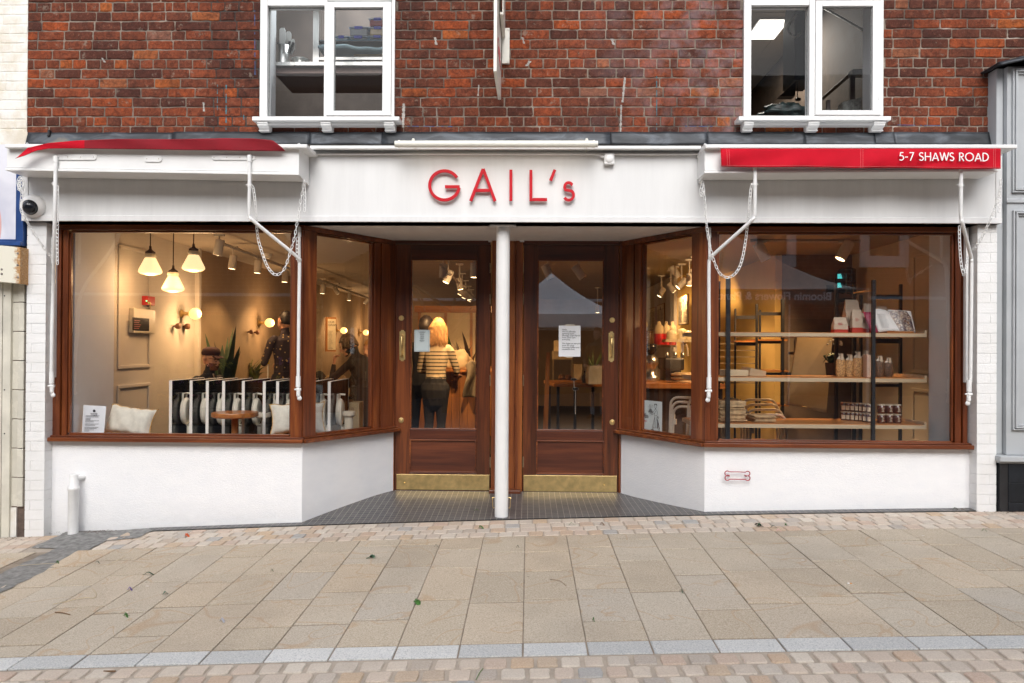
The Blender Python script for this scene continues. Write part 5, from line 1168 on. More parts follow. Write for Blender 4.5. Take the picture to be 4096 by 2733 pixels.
for i, (u, v, d, ya, ti, e, nm) in enumerate(((875, 992, 7.5, 0, 12, 0, 'white spotlight nearest the window, right of the pendants'), (931, 1050, 8.4, 0, 8, 16, 'brightly lit spotlight, second on the left track'), (1031, 1068, 9.4, 0, 5, 12, 'white spotlight in front of the hanging chain'), (1140, 1107, 10.6, 0, 4, 12, 'white spotlight just left of the window corner post'),
    (1291, 1157, 12.4, 0, 5, 14, 'first lit spotlight inside the left angled window'), (1345, 1163, 13.3, 40, -35, 0, 'spotlight turned to face the street in the left angled window'), (1397, 1188, 14.6, 0, 4, 12, 'lit spotlight above the far globe lamp'), (1466, 1205, 16.2, 0, 40, 0, 'tilted spotlight farthest back in the left angled window'))):
    spotl(u, v, d, ya, ti, i > 0, nm, G1, e, [1, .95, 1, 1, .95, .9, .9, .9][i], (-.45, .9, -.9) if i == 4 else None)
track([P(1762, 1060, 1.6), P(1905, 1200, 7.5)], 'grey light track seen through the left door')
for i, (u, v, d, ya, ti, e, nm) in enumerate(((1773, 1085, 8.2, 0, 3, 0, 'pale unlit spotlight at the top of the left door glass'), (1793, 1108, 8.9, 20, 25, 14, 'second spotlight in the left door glass, tilted and lit'), (1838, 1137, 10.1, 0, -12, 0, 'third spotlight in the left door glass'), (1848, 1162, 11.4, 0, 30, 14, 'fourth spotlight in the left door glass'), (1862, 1177, 12.6, 0, 25, 0, 'fifth small spotlight in the left door glass'), (1874, 1184, 13.8, 0, -10, 12, 'sixth small spotlight in the left door glass'), (1885, 1192, 14.6, 0, 35, 0, 'last small spotlight in the left door glass'), (1897, 1082, 7.9, 0, 0, 12, 'white spotlight at the right edge of the left door glass'))):
    spotl(u, v, d, ya, ti, i > 0, nm, G2, e*(1.2 if i == 7 else .8), .95, {1: (-.1, .6, -1), 3: (0, -.3, -1), 7: (-.25, .9, -.8)}.get(i))
track([P(2785, 1065, 5.2), P(2630, 1140, 8.6)], 'grey light track in the right angled window')
for i, (u, v, d, ya, ti, e, nm) in enumerate(((2700, 1090, 10.3, 0, -30, 0, 'large pale spotlight at the top of the right angled window'), (2758, 1120, 9.5, 0, 3, 14, 'lit spotlight below the bright one in the right angled window'), (2727, 1135, 10.0, 0, 45, 0, 'tilted spotlight in the middle of the right angled window'), (2684, 1152, 10.8, 0, -40, 14, 'lit spotlight turned towards the menu boards'), (2646, 1170, 11.6, 0, 30, 0, 'spotlight farthest left in the right angled window'), (2779, 1095, 9.2, 60, -60, 0, 'glaring bare spotlight at the corner of the right angled window'))):
    spotl(u, v, d, ya, ti, i > 0, nm, G3, e, [1.1, .95, .95, .9, .9, .85][i], (.75, .5, -.55) if i == 3 else (.3, .1, -1))
track([P(3000, 962, 1.72), P(3440, 966, 1.72)], 'grey light track behind the top of the right window')
spotl(3048, 1008, 7.85, 0, -28, False, 'pale spotlight on the right window track, behind the hanging chain loop', 'spotlights in the right window', 16, 1.25, (-.35, .9, -.75))
spotl(3378, 1004, 7.85, 0, 28, True, 'pale spotlight on the right window track, above the black wall unit', 'spotlights in the right window', 18, 1.25, (-.4, -.1, -1))
spotl(2192, 1090, 8.4, 0, -25, False, 'left spotlight at the top of the right door glass', 'spotlights behind the right door', 0, 1.05)
spotl(2316, 1090, 8.4, 0, -35, False, 'right spotlight at the top of the right door glass', 'spotlights behind the right door', 0, 1.05)
spotl(2390, 1236, 14, 0, 0, True, 'small lit spotlight beside the tape of the right door notice', 'spotlights behind the right door', 14, .9)
def smoke(u, v, d):
    c = P(u, v, d-CAMD); mb = MB(); mb.lathe([(.06, .03), (.06, 0), (.045, -.02), (.02, -.03), (0, -.032)], (c.x, c.y, ZC-.03), 18); mb.build('smoke_alarm', WMET, smooth=True, label='round white smoke alarm on the ceiling inside the hanging chain loop', cat='smoke alarm')
smoke(1068, 1020, 9.3)
# ---- notices
def notice(u0, v0, u1, v1, y, label, name='notice', tilt=0):
    x0, x1, z0, z1 = RC(u0, v0, u1, v1, y); t = thing(name, label, 'notice', ((x0+x1)/2, y, z0)); mb = MB(); mb.box(x0, x1, y, y+.0012, z0, z1); mb.build('sheet', PAPER, t); return t, x0, x1, z0, z1
t, x0, x1, z0, z1 = notice(2235, 1303, 2322, 1427, YD+.012, 'large white opening notice taped inside the right door')
mb = MB(); text(mb, "Hello,\nWe're officially\nopening from\nMonday 27th March\nfrom 7am-7pm\neveryday.\n\nWe hope to see you\nsoon for your\nmorning coffee and\ncinnamon bun.", .0205, (x0+.029, YD+.0105, z1-.043), ls=.88); mb.build('lettering', INK, t)
mb = MB(); mb.fr(2262, 1298, 2298, 1304, YD+.009, YD+.01); mb.build('tape', mat('tape', (.6, .55, .45), .3), t); mb = MB(); mb.fr(2264, 1426, 2290, 1430, YD+.009, YD+.01); mb.build('tape', MATS['tape'], t)
t, x0, x1, z0, z1 = notice(1657, 1320, 1719, 1407, YD+.012, 'small notice on pale blue paper on the left door glass'); t.children[0].data.materials[0] = mat('pale_blue_paper', (.55, .63, .64), .6, var=.02)
mb = MB(); text(mb, 'ALL YOUR BREAD AND\nCAKE WELCOME\n\nOPEN DAILY\n7AM TO 7PM\n\nWE ARE\nEMPLOYERS\n\nNO SMOKING\nPLEASE\n\nMIND THE STEP\nON ENTRY', .0068, ((x0+x1)/2, YD+.0105, z1-.022), align='CENTER', ls=.95)
for e in ((x0+.008, x1-.008, z0+.008, z0+.009), (x0+.008, x1-.008, z1-.009, z1-.008), (x0+.008, x0+.009, z0+.009, z1-.009), (x1-.009, x1-.008, z0+.009, z1-.009)): mb.box(e[0], e[1], YD+.0102, YD+.0108, e[2], e[3])
mb.build('lettering', INK, t)
x0, x1, z0, z1 = RC(322, 1622, 415, 1738, .16); t = thing('notice', 'white licence notice leaning at the left end of the left window', 'notice', ((x0+x1)/2, .16, z0)); mb = MB(); mb.prism([(x0+.01, .16, z0-.02), (x1, .16, z0-.02), (x1-.002, .2, z1-.01), (x0, .2, z1)], (0, .002, 0)); mb.build('sheet', PAPER, t)
mb = MB(); sl2 = .04/(z1-z0); yz = lambda z: .157+(z-z0)*sl2
for i, (a_, n_) in enumerate(((.36, .8), (.4, .75), (.45, .3), (.49, .3), (.53, .8), (.57, .5), (.64, .8), (.68, .6), (.75, .8), (.79, .7), (.84, .55), (.88, .3))): z = z1-(z1-z0)*a_; mb.box(x0+.03, x0+.03+(x1-x0-.05)*n_, yz(z), yz(z)+.001, z-.0025, z)
c0 = z1-(z1-z0)*.2; mb.lathe([(0, .001), (.011, .001), (.012, 0)], ((x0+x1)/2, yz(c0), c0), 10, 'Y'); text(mb, 'TRAFFORD\nCOUNCIL', .012, ((x0+x1)/2, yz(c0)-.002, c0-.028), align='CENTER'); mb.build('lettering', INK, t)
# hiring poster in the right angled window
Tp = TSR @ Matrix.Translation((0, .056, 0)); pa, pb_ = hit(2557, 1670, Tp), hit(2648, 1670, Tp); zt3, zb3 = hit(2600, 1603, Tp).z, hit(2600, 1733, Tp).z
t = thing('poster', 'white job poster with a drawn baker carrying buns, in the right angled window', 'poster', tuple(Tp @ Vector((pa.x, 0, zb3)))); wp, hp = pb_.x-pa.x, zt3-zb3
mb = MB(Tp); mb.box(pa.x, pb_.x, 0, .001, zb3, zt3); mb.build('sheet', mat('poster_white', (.6, .68, .68), .5, var=.02), t)
q2 = lambda x, y: Tp @ Vector((pa.x+wp*x, -.0015, zt3-hp*y)); Rv = Tp.to_3x3() @ Vector((1, 0, 0))
mb = MB(); text(mb, 'ARE YOU\nTHE MISSING\nINGREDIENT?', .0185, q2(.06, .44), right=Rv, ls=.8); 
line = lambda L_, r_=.0013: mb.tube([q2(x, y) for x, y in L_], r_, 4)
# line drawing: head and hair, shirt, apron, legs, tray of buns and steam
line([(.68, .2), (.66, .16), (.68, .11), (.74, .1), (.78, .13), (.77, .19), (.73, .22), (.69, .21)]); line([(.67, .13), (.70, .085), (.77, .09), (.79, .13)], .003)
line([(.73, .22), (.74, .25), (.8, .3), (.8, .43), (.72, .44)]); line([(.72, .23), (.67, .3), (.6, .36), (.5, .35)]); line([(.74, .3), (.68, .38), (.58, .42), (.52, .4)]); line([(.68, .36), (.7, .45), (.66, .6), (.59, .8), (.68, .82), (.79, .8), (.82, .6), (.79, .44)]); line([(.7, .5), (.67, .7), (.65, .8)]); line([(.76, .5), (.74, .68), (.72, .8)])
line([(.79, .45), (.86, .52), (.82, .46), (.88, .48)]); line([(.8, .55), (.87, .72), (.9, .84)], .004); line([(.82, .6), (.82, .82)], .003); line([(.62, .8), (.62, .87), (.54, .88), (.66, .89)], .003); line([(.88, .84), (.9, .9), (.82, .9), (.96, .91)], .003)
line([(.42, .34), (.44, .38), (.58, .38), (.6, .34), (.42, .34)]); 
for bx_, by_ in ((.45, .32), (.51, .31), (.57, .32), (.48, .28), (.54, .28), (.51, .25)): line([(bx_-.03, by_+.015), (bx_-.02, by_-.012), (bx_+.02, by_-.012), (bx_+.03, by_+.015), (bx_-.03, by_+.015)])
for sx_ in (.46, .52, .58): line([(sx_, .22), (sx_-.02, .19), (sx_+.01, .16), (sx_-.01, .12)])
mb.build('lettering', INK, t)
mb = MB(); text(mb, 'NOW HIRING', .014, q2(.06, .66), right=Rv); text(mb, "GAIL's", .021, q2(.06, .92), right=Rv); mb.build('lettering', REDINK, t)
# ---- cushions
def cushion(c, w_, h_, d_, yaw, lean, label, piping=None, roll=0):
    t = thing('cushion', label, 'cushion', tuple(c), 'cushions on the window ledges'); M = Matrix.Translation(c) @ Matrix.Rotation(radians(yaw), 4, 'Z') @ Matrix.Rotation(radians(lean), 4, 'X') @ Matrix.Rotation(radians(roll), 4, 'Y')
    def f(s_):
        def g(a, b):
            x, z = (a-.5)*2, (b-.5)*2; e = (1-abs(x)**3.2)*(1-abs(z)**3.2); pin = 1-.11*(1-abs(z)**2)*abs(x)**3; pz = 1-.13*(1-abs(x)**2)*abs(z)**3
            return (x*w_/2*pin, s_*d_/2*max(0, e)**.45+.006*sin(x*9+z*4)*e, h_/2*(1+z*pz)+.004*sin(x*14))
        return g
    mb = MB(M); mb.sheet(f(-1), 22, 18); mb.sheet(lambda a, b: f(1)(1-a, b), 22, 18); mb.build('cover', LINEN, t, smooth=True)
    if piping:
        g = f(1); rim = [g(0, i/18) for i in range(18)]+[g(i/22, 1) for i in range(22)]+[g(1, 1-i/18) for i in range(18)]+[g(1-i/22, 0) for i in range(22)]
        mb = MB(M); mb.tube([(x+rnd.uniform(-.002, .002), y, z+rnd.uniform(-.002, .002)) for x, y, z in rim], .0055, 6, closed=True); mb.build('piping', mat('straw_piping', (.5, .3, .1), .8, var=.2), t)
cushion(P(505, 1742, .27), .44, .25, .13, -8, -18, 'pale linen cushion with a straw coloured edge, beside the leaning notice', True, 6)
cushion(P(1192, 1738, .36), .46, .27, .14, 14, -14, 'cream linen cushion behind the window corner post', True, -2)
# ---- row of flip-top tables stored on edge
def fliptable(x, y0, label):
    t = thing('folding_table', label, 'folding table', (x, y0+.35, 0), 'black folding tables parked on edge in the left window'); zt = 1.035; zb = .36; L_ = .7
    mb = MB(); mb.box(x-.010, x+.012, y0+.004, y0+L_, zb+.004, zt-.004); mb.build('tabletop', BLKP, t)
    mb = MB()
    for e in ((y0, y0+.004, zb, zt), (y0+L_, y0+L_+.004, zb, zt), (y0+.004, y0+L_, zt-.004, zt), (y0+.004, y0+L_, zb, zb+.004)): mb.box(x-.013, x+.013, *e)
    mb.build('edge_band', mat('pale_edge_band', (.92, .9, .84), .45, var=.03), t)
    ym = y0+.22; IV = mat('ivory_casting', (.86, .8, .66), .4, var=.04); mb = MB(); mb.lathe([(.06, 0), (.105, .012), (.112, .04), (.095, .06), (.05, .066), (.0, .06)], (x+.013, ym, .74), 20, 'X', .8, 1.15)
    h = mb.build('hinge_plate', IV, t, smooth=False, bevel=.003)
    mb = MB(); mb.tube([(x+.03, ym-.035, .83), (x+.032, ym-.035, .905), (x+.032, ym+.035, .905), (x+.03, ym+.035, .83)], .0105, 8); mb.tube([(x+.034, ym+.035, .905), (x+.085, ym+.04, .9)], .009, 8); mb.build('lever', IV, h)
    mb = MB(); mb.lathe([(.2, 0), (.2, .015), (.05, .04), (.034, .06), (.034, .6), (.05, .62)], (x+.09, ym, 0), 18); mb.build('pedestal', IV, t, smooth=False)
    return t
xs_ = [680, 757, 828, 893, 970, 1057, 1110, 1180, 1249, 1313]; nm_ = ['far left', 'second', 'third', 'fourth', 'fifth', 'sixth', 'seventh', 'eighth', 'ninth', 'last']
base = fliptable(P(682, 1600, .8).x, .8, 'black folding table on edge, leftmost of the row, beside the panelled wall')
for i, u in enumerate(xs_[1:]):
    dup(base, (P(u+2, 1600, .8).x-P(682, 1600, .8).x, rnd.uniform(-.02, .03), 0), 'black folding table on edge, %s of the row%s' % (nm_[i+1], ' before the man in the cap' if i == 1 else ' and standing in the angled window' if i > 7 else ' counted from the left'))
# round timber table in front of them
def roundtable(u, v, y, r, zt, label, stem_r, m=TIM, ms=TIMV):
    c = P(u, v, y); t = thing('side_table', label, 'table', (c.x, y, 0)); mb = MB(); mb.lathe([(r*.9, zt-.045), (r, zt-.035), (r, zt-.006), (r*.985, zt)], (c.x, y, 0), 36); mb.build('tabletop', m, t, bevel=.001)
    mb = MB(); mb.tube([(c.x, y, .5), (c.x, y, zt-.045)], stem_r, 20); mb.build('stem', ms, t, smooth=True); mb = MB(); mb.lathe([(.18, 0), (.18, .02), (.04, .05), (.035, .5)], (c.x, y, 0), 20); mb.build('base', BLKM, t); return c
roundtable(940, 1660, .58, .198, .77, 'small round orange timber table in front of the parked folding tables', .03)
roundtable(1052, 1660, .85, .07, .745, 'small pale stool top beside the round timber table', .016, MATS['cream_plastic'], MATS['cream_plastic'])
roundtable(1395, 1650, .9, .06, .76, 'pale post with a round cap in the left angled window', .04, MATS['cream_plastic'], MATS['cream_plastic'])
t = thing('cardboard_box', 'tall brown cardboard box behind the pale post in the left angled window', 'box', tuple(P(1415, 1720, 1.4))); mb = MB(); x0, x1, z0, z1 = RC(1396, 1610, 1436, 1735, 1.4); mb.box(x0, x1, 1.4, 1.6, z0-.3, z1); mb.build('carton', KRAFT, t, bevel=.003)
mb = MB(); mb.box(x0+.02, x0+.05, 1.398, 1.3995, z1-.1, z1-.05); mb.build('label_tape', mat('parcel_label', (.3, .2, .1), .6), t)
# bench and dark furniture behind the tables, bags on the table
t = thing('wall_bench', 'long dark bench along the left wall behind the folding tables', 'bench', (-3.4, 4, 0)); mb = MB(); mb.box(-3.82, -3.35, 2.3, 8.5, 0, .44); mb.build('base', TIMV, t, bevel=.01); mb = MB(); mb.box(-3.8, -3.32, 2.3, 8.5, .445, .52); mb.build('seat', mat('dark_leather', (.05, .03, .025), .45), t, bevel=.03)
def papbag(c, w_, d_, h_, yaw, label, name='paper_bag', m=KRAFT, handles=True, grp=None, red=0, cat='paper bag'):
    t = thing(name, label, cat, tuple(c), grp); M = Matrix.Translation(c) @ Matrix.Rotation(radians(yaw), 4, 'Z')
    mb = MB(M); b = [(-w_/2, -d_/2), (w_/2, -d_/2), (w_/2, d_/2), (-w_/2, d_/2)]; z = [0, h_*.4, h_*.8, h_]; sc_ = [1, 1.02, .96, .9]; vs = []
    for zi, s_ in zip(z, sc_): vs += [(x*s_+rnd.uniform(-.004, .004), y*s_+rnd.uniform(-.004, .004), zi) for x, y in b]
    fs = [(0, 3, 2, 1)]+[(4*i+k, 4*i+(k+1) % 4, 4*i+4+(k+1) % 4, 4*i+4+k) for i in range(3) for k in range(4)]; mb.add(vs, fs); mb.build('bag', m, t)
    if handles:
        for sy in (-1, 1): mb = MB(M); mb.tube([(-w_*.2, sy*d_*.44, h_*.97), (-w_*.18, sy*d_*.4, h_*1.25), (0, sy*d_*.36, h_*1.36), (w_*.18, sy*d_*.4, h_*1.25), (w_*.2, sy*d_*.44, h_*.97)], .004, 6); mb.build('handle', m, t)
    return t
t = thing('dining_table', 'dark table carrying bags and a flask in the left angled window', 'table', (-2.55, 3.3, 0)); x0 = P(1260, 1540, 3.2).x; mb = MB(); mb.box(x0, x0+.75, 3.0, 3.7, .72, .76); mb.build('tabletop', BLKP, t, bevel=.004)
for a_ in (.05, .68):
    mb = MB(); mb.box(x0+a_, x0+a_+.04, 3.3, 3.36, 0, .719); mb.build('leg', BLKM, t)
papbag((x0+.15, 3.25, .762), .17, .1, .17, 5, 'brown paper carrier bag with raised handles, on the dark table'); papbag((x0+.31, 3.3, .762), .15, .1, .17, -4, 'second paper carrier bag with raised handles, beside the first')
mb = MB(); c = (x0+.56, 3.2, .761); mb.lathe([(.04, 0), (.045, .01), (.045, .14), (.035, .17), (.03, .2), (.032, .21), (0, .212)], c, 18); mb.build('flask', STEEL, smooth=True, label='grey metal drinking flask standing by the paper bags', cat='flask')
mb = MB(); mb.box(x0+.38, x0+.5, 3.35, 3.6, .762, .86); mb.build('black_case', DARK, bevel=.01, label='low black case lying between the paper bags and the flask', cat='case')
# ---- plants
def blade(mb, base_, tip, wd_, bend=.0, n=7, twist=.3):
    b, t_ = Vector(base_), Vector(tip); side = Vector((cos(twist), sin(twist), 0)); out_ = (t_-b).cross(side).normalized(); vs = []
    for i in range(n+1):
        k = i/n; c = b.lerp(t_, k)+out_*bend*sin(pi*k); w2 = wd_*(sin(pi*min(1, .18+k*.82))**.7)*.5; vs += [c-side*w2, c+out_*w2*.18, c+side*w2]
    mb.add(vs, [(3*i+j, 3*i+j+1, 3*i+4+j, 3*i+3+j) for i in range(n) for j in (0, 1)])
def plant(name, label, c, h, n, spread, wd_, m, pot_r=.12, pot_h=.22, upright=True, drop=.0):
    t = thing(name, label, 'plant', tuple(c)); mb = MB(); mb.lathe([(pot_r*.75, 0), (pot_r, pot_h), (pot_r*.92, pot_h), (pot_r*.88, pot_h-.03), (0, pot_h-.03)], c, 20); mb.build('pot', mat('dark_clay_pot', (.09, .06, .05), .6), t)
    for i in range(n):
        a = rnd.uniform(0, 2*pi); r = rnd.uniform(.2, 1)*spread; hh = h*rnd.uniform(.55, 1); mb = MB(); b = Vector(c)+Vector((cos(a)*pot_r*.4, sin(a)*pot_r*.4, pot_h-.03))
        blade(mb, b, b+Vector((cos(a)*r, sin(a)*r*.6, hh-pot_h-drop*r)), wd_*rnd.uniform(.7, 1.1), .02 if upright else .1*rnd.uniform(.5, 1.3), 8, a+1.2); mb.build('leaf', m, t, smooth=True)
    return t
c = P(893, 1500, 2.35); plant('snake_plant', 'tall spiky snake plant behind the seated man', (c.x, 2.35, .55), 1.06, 17, .2, .085, mat('snake_leaf', (.025, .05, .02), .5, var=.4, nscale=14))
c = P(1790, 1500, 3.9); plant('leafy_plant', 'broad-leaved plant beside the blonde woman, behind the left door', (c.x, 3.9, .55), 1.08, 14, .3, .13, mat('broad_leaf', (.04, .1, .02), .4, var=.3), upright=False, drop=.3)
c = P(1862, 1500, 3.5); plant('leafy_plant', 'dark red leaved plant at the right edge of the left door glass', (c.x, 3.5, .55), 1.06, 15, .22, .09, mat('bronze_leaf', (.045, .03, .02), .4, var=.3), upright=False, drop=.2)
c = P(1010, 1500, 4.4); plant('flower_bouquet', 'bunch of green and orange flowers between the seated and the standing man', (c.x, 4.4, .62), .62, 34, .26, .05, mat('yellow_green_leaf', (.16, .2, .05), .5, var=.5), upright=False)
# ---- glazed timber screen at the back, seen through the left door
y = 5.6; t = thing('glazed_screen', 'timber framed reeded glass screen at the back of the shop, behind the left door', 'screen', tuple(P(1790, 1700, y)))
x0, x1, z0, z1 = RC(1672, 1248, 1900, 1700, y); TM2 = TIMV
zt_ = P(1790, 1224, y).z
for e in ((x0-.06, x1+.3, z1-.01, zt_),): mb = MB(); mb.box(e[0], e[1], y, y+.08, e[2], e[3]); mb.build('head_rail', TIM, t)
for uu in (1676, 1782, 1884): q = P(uu, 1400, y); mb = MB(); mb.box(q.x-.02, q.x+.02, y-.002, y+.06, 0, z1-.012); mb.build('post', TM2, t)
mb = MB(); mb.box(x0, x1+.3, y-.001, y+.05, CAMZ-.35, CAMZ-.3); mb.build('mid_rail', TIM, t)
RGm, tt, bb = nodes('reeded_glass'); wv_ = N(tt, 'TexWave'); wv_.inputs['Scale'].default_value = 18; tt.links.new(N(tt, 'NewGeometry').outputs['Position'], wv_.inputs['Vector']); cc_ = ramp(tt, wv_.outputs['Fac'], [(0, (.45, .33, .18)), (1, (.75, .6, .38))]); tt.links.new(cc_.outputs[0], bb.inputs['Base Color']); bb.inputs['Roughness'].default_value = .35
mb = MB(); mb.box(x0, x1, y+.03, y+.04, CAMZ-.3, z1-.012); mb.build('reeded_panel', RGm, t)
mb = MB(); mb.box(x0, x1+.3, y+.03, y+.05, 0, CAMZ-.351); mb.build('lower_panel', TIMV, t)
# counter unit with a bag and a draped jacket
t = thing('timber_counter', 'orange timber counter unit the blonde woman leans on', 'counter', tuple(P(1845, 1700, 3.0))); xa, xb = P(1768, 1600, 3.0).x, P(1925, 1600, 3.0).x; zt_ = P(1850, 1480, 3.0).z
for k in range(5):
    a_ = xa+.02+(xb-xa)*k/5; mb = MB(); mb.box(a_, a_+(xb-xa)/5-.004, 3.05, 3.85, 0, zt_-.03); mb.build('board', TIMV, t)
mb = MB(); mb.box(xa, xb+.3, 3.0, 3.9, zt_-.028, zt_); mb.build('worktop', TIM, t, bevel=.003)
def blob(name, label, cat, c, dims, m, amp=.12, sc_=4, seed=0, parent=None):
    mb = MB(); mb.ball((0, 0, 0), 1, 30, 20); mb.v = [tuple(Vector(c)+Vector((x*dims[0], y*dims[1], (z if z > -.6 else -.6+(z+.6)*.15)*dims[2]))*(1+amp*mnoise.noise(Vector((x*sc_*.5+seed, y*sc_*.5, z*sc_*.5)))+amp*.3*mnoise.noise(Vector((x*sc_*2, seed, z*sc_*1.5))))-(Vector(c)*amp*0)) for x, y, z in mb.v]
    # noise scales only the offset from the centre
    mb.v = []; q = MB(); q.ball((0, 0, 0), 1, 30, 20)
    for x, y, z in q.v:
        k = 1+amp*mnoise.noise(Vector((x*sc_*.5+seed, y*sc_*.5, z*sc_*.5)))+amp*.4*mnoise.noise(Vector((x*sc_*1.6, seed, z*sc_*1.6))); zz = z if z > -.6 else -.6+(z+.6)*.15
        mb.v.append((c[0]+x*dims[0]*k, c[1]+y*dims[1]*k, c[2]+zz*dims[2]*k))
    return mb.build(name, m, parent, smooth=True, label=label, cat=cat)
BEIGE = mat('beige_canvas', (.42, .33, .2), .85, var=.12, nscale=6, bmp=.4, bscale=120)
c = P(1828, 1478, 3.2); blob('canvas_bag', 'slumped beige canvas bag on the timber counter beside the blonde woman', 'bag', (c.x, 3.2, zt_+.09), (.17, .12, .15), BEIGE, .35, 3, 5)
JK = mat('olive_jacket', (.2, .16, .11), .9, var=.2, bmp=.4, bscale=60)
def drape(a, b):
    x = P(1862, 1500, 2.95).x+.16*a+.03*sin(b*5)+.06*b*a; z = zt_+.06-.38*b**1.1+.05*sin(a*pi)*(1-b); return (x, 2.99-.06*sin(a*9+b*2)*min(1, b*2)-.05, z)
mb = MB(); mb.sheet(drape, 26, 20, .012); mb.build('jacket', JK, smooth=True, label='grey brown jacket hanging over the end of the timber counter', cat='jacket')
# ---- counter with boxes seen through the right door
t = thing('service_table', 'long timber table on black legs behind the right door', 'table', tuple(P(2290, 1700, 2.4))); xa, xb = P(2180, 1540, 2.4).x, P(2790, 1540, 3.2).x+.1; zt_ = P(2290, 1534, 2.4).z
mb = MB(); mb.prism([(xa+.1, 2.4, zt_-.04), (xb, 2.4, zt_-.04), (xb, 3.2, zt_-.04), (xa, 3.2, zt_-.04)], (0, 0, .04)); mb.build('tabletop', TIM, t, bevel=.006)
for uu in (2197, 2232, 2300, 2371): q = P(uu, 1600, 2.5); mb = MB(); mb.box(q.x-.016, q.x+.016, 2.48, 2.52, 0, zt_-.041); mb.build('leg', BLKM, t)
mb = MB(); q = P(2178, 1500, 2.3); mb.prism([(q.x-.03, 2.3, 0), (q.x+.03, 2.3, 0), (q.x+.06, 2.3, P(2200, 1410, 2.3).z), (q.x+.02, 2.3, P(2200, 1410, 2.3).z)], (0, .03, 0)); mb.build('easel_board', TIMV, label='narrow upright timber easel at the left edge of the right door glass', cat='easel')
for (u0, v0, u1, v1, y, m, nm, lb) in ((2209, 1405, 2290, 1440, 2.55, KRAFT, 'cardboard_box', 'shallow cardboard tray high on the stack behind the right door notice'), (2216, 1362, 2240, 1410, 2.9, KRAFT, 'cardboard_box', 'small upright cardboard box left of the door notice'), (2294, 1458, 2328, 1520, 2.5, KRAFT, 'cardboard_box', 'tall kraft paper box on the timber table'),):
    x0, x1, z0, z1 = RC(u0, v0, u1, v1, y); mb = MB(); mb.box(x0, x1, y, y+.14, z0, z1); mb.build(nm, m, bevel=.003, label=lb, cat='box')
x0, x1, z0, z1 = RC(2212, 1440, 2290, 1523, 2.5); t = thing('display_case', 'glass sided display case under the cardboard tray behind the right door', 'display case', ((x0+x1)/2, 2.6, z0))
for e in ((x0, x0+.008), (x1-.008, x1)):
    for y in (2.5, 2.7): mb = MB(); mb.box(e[0], e[1], y, y+.008, z0, z1); mb.build('corner_bar', BRASS, t)
mb = MB(); mb.box(x0, x1, 2.499, 2.709, z1, z1+.008); mb.build('top_frame', BRASS, t); mb = MB(); mb.quad((x0+.008, 2.505, z0), (x1-.008, 2.505, z0), (x1-.008, 2.505, z1), (x0+.008, 2.505, z1)); mb.build('glass', GLASS, t)
for i, (u, v) in enumerate(((2248, 1492), (2272, 1500))): c = P(u, v, 2.6); blob('pastry', ['dark loaf inside the display case, left', 'small bun inside the display case, right'][i], 'pastry', (c.x, 2.6, z0+.03), (.04, .04, .035), mat('crust', (.3, .14, .05), .6), .3, 5, i)
c = P(2392, 1520, 2.35); t = papbag((c.x-.04, 2.3, zt_), .17, .12, .2, 10, 'clear bag of dried flowers at the right end of the timber table', 'flower_bag', mat('cellophane', (.5, .44, .33), .2, coat=.6), False, cat='bag of flowers')
for i in range(16):
    mb = MB(); a = rnd.uniform(0, 6.28); b = Vector((c.x-.04, 2.3, zt_+.16)); mb2_ = blade(mb, b, b+Vector((cos(a)*.08, sin(a)*.05, rnd.uniform(.08, .2))), .02, .01); mb.build('flower_stem', MATS['yellow_green_leaf'], t)
for i in range(5):
    c = P(2340+i*9, 1518-3*(i % 2), 2.45); mb = MB(); mb.lathe([(.03, 0), (.032, .06), (.022, .085), (.012, .1), (.012, .13), (.015, .135), (0, .136)], (c.x, 2.5+.02*i, zt_+.001), 12); mb.build('bottle', mat('dark_bottle', (.03, .02, .015), .1), smooth=True, label='small dark bottle standing in the cluster by the kraft box', cat='bottle', group='dark bottles on the timber table')
for i, (u, v, h) in enumerate(((2296, 1518, .15), (2302, 1556, .15))):
    c = P(u, v, 1.9-.1*i); x, y, z = c.x, c.y, c.z; t = thing('table_sign', ['upper small dark sign on a thin white stem behind the right door', 'lower small dark sign on a thin white stem behind the right door'][i], 'sign', (x, y, z-.18)); mb = MB(); mb.tube([(x, y, z-.26 if i else z-.12), (x, y, z-.01)], .0035, 6); mb.build('stem', WMET, t); mb = MB(); mb.lathe([(0, .004), (.034, .004), (.036, 0), (.036, -.004)], (x, y, z), 8, 'Y', 1, .45); mb.build('plate', mat('white_rim', (.6, .6, .6), .4), t); mb = MB(); mb.lathe([(0, .006), (.03, .006), (.031, .0041)], (x, y, z), 8, 'Y', 1, .4); mb.build('plate_face', DARK, t)
# ================================================================== right-hand window
YS1 = .42; SH_D = .55
def shelfpt(u, v): return P(u, v, YS1)
t_sh = thing('shelving_unit', 'free standing plywood shelving with black steel posts in the right window', 'shelving', (2.4, .7, 0))
xs0, xs1 = P(2780, 1500, YS1).x, P(3707, 1500, YS1).x; SZ = []
for (va, vb, nm) in ((1330, 1347, 'top'), (1510, 1528, 'middle'), (1696, 1714, 'bottom')):
    z1, z0 = P(3000, va-2, YS1).z, P(3000, vb-2, YS1).z; SZ.append(z1)
    mb = MB(); mb.box(xs0, xs1, YS1, YS1+SH_D, z0, z1-.006); s_ = mb.build('shelf', PLYW, t_sh, bevel=.001)
    mb = MB(); mb.box(xs0+.01, xs1-.01, YS1+.012, YS1+SH_D-.01, z1-.0059, z1-.001); mb.build('shelf_top', TIM, s_)
    mb = MB(); mb.box(xs1-.018, xs1, YS1+.001, YS1+SH_D, z1-.0058, z1+.02); mb.build('side_lip', PLYW, s_)
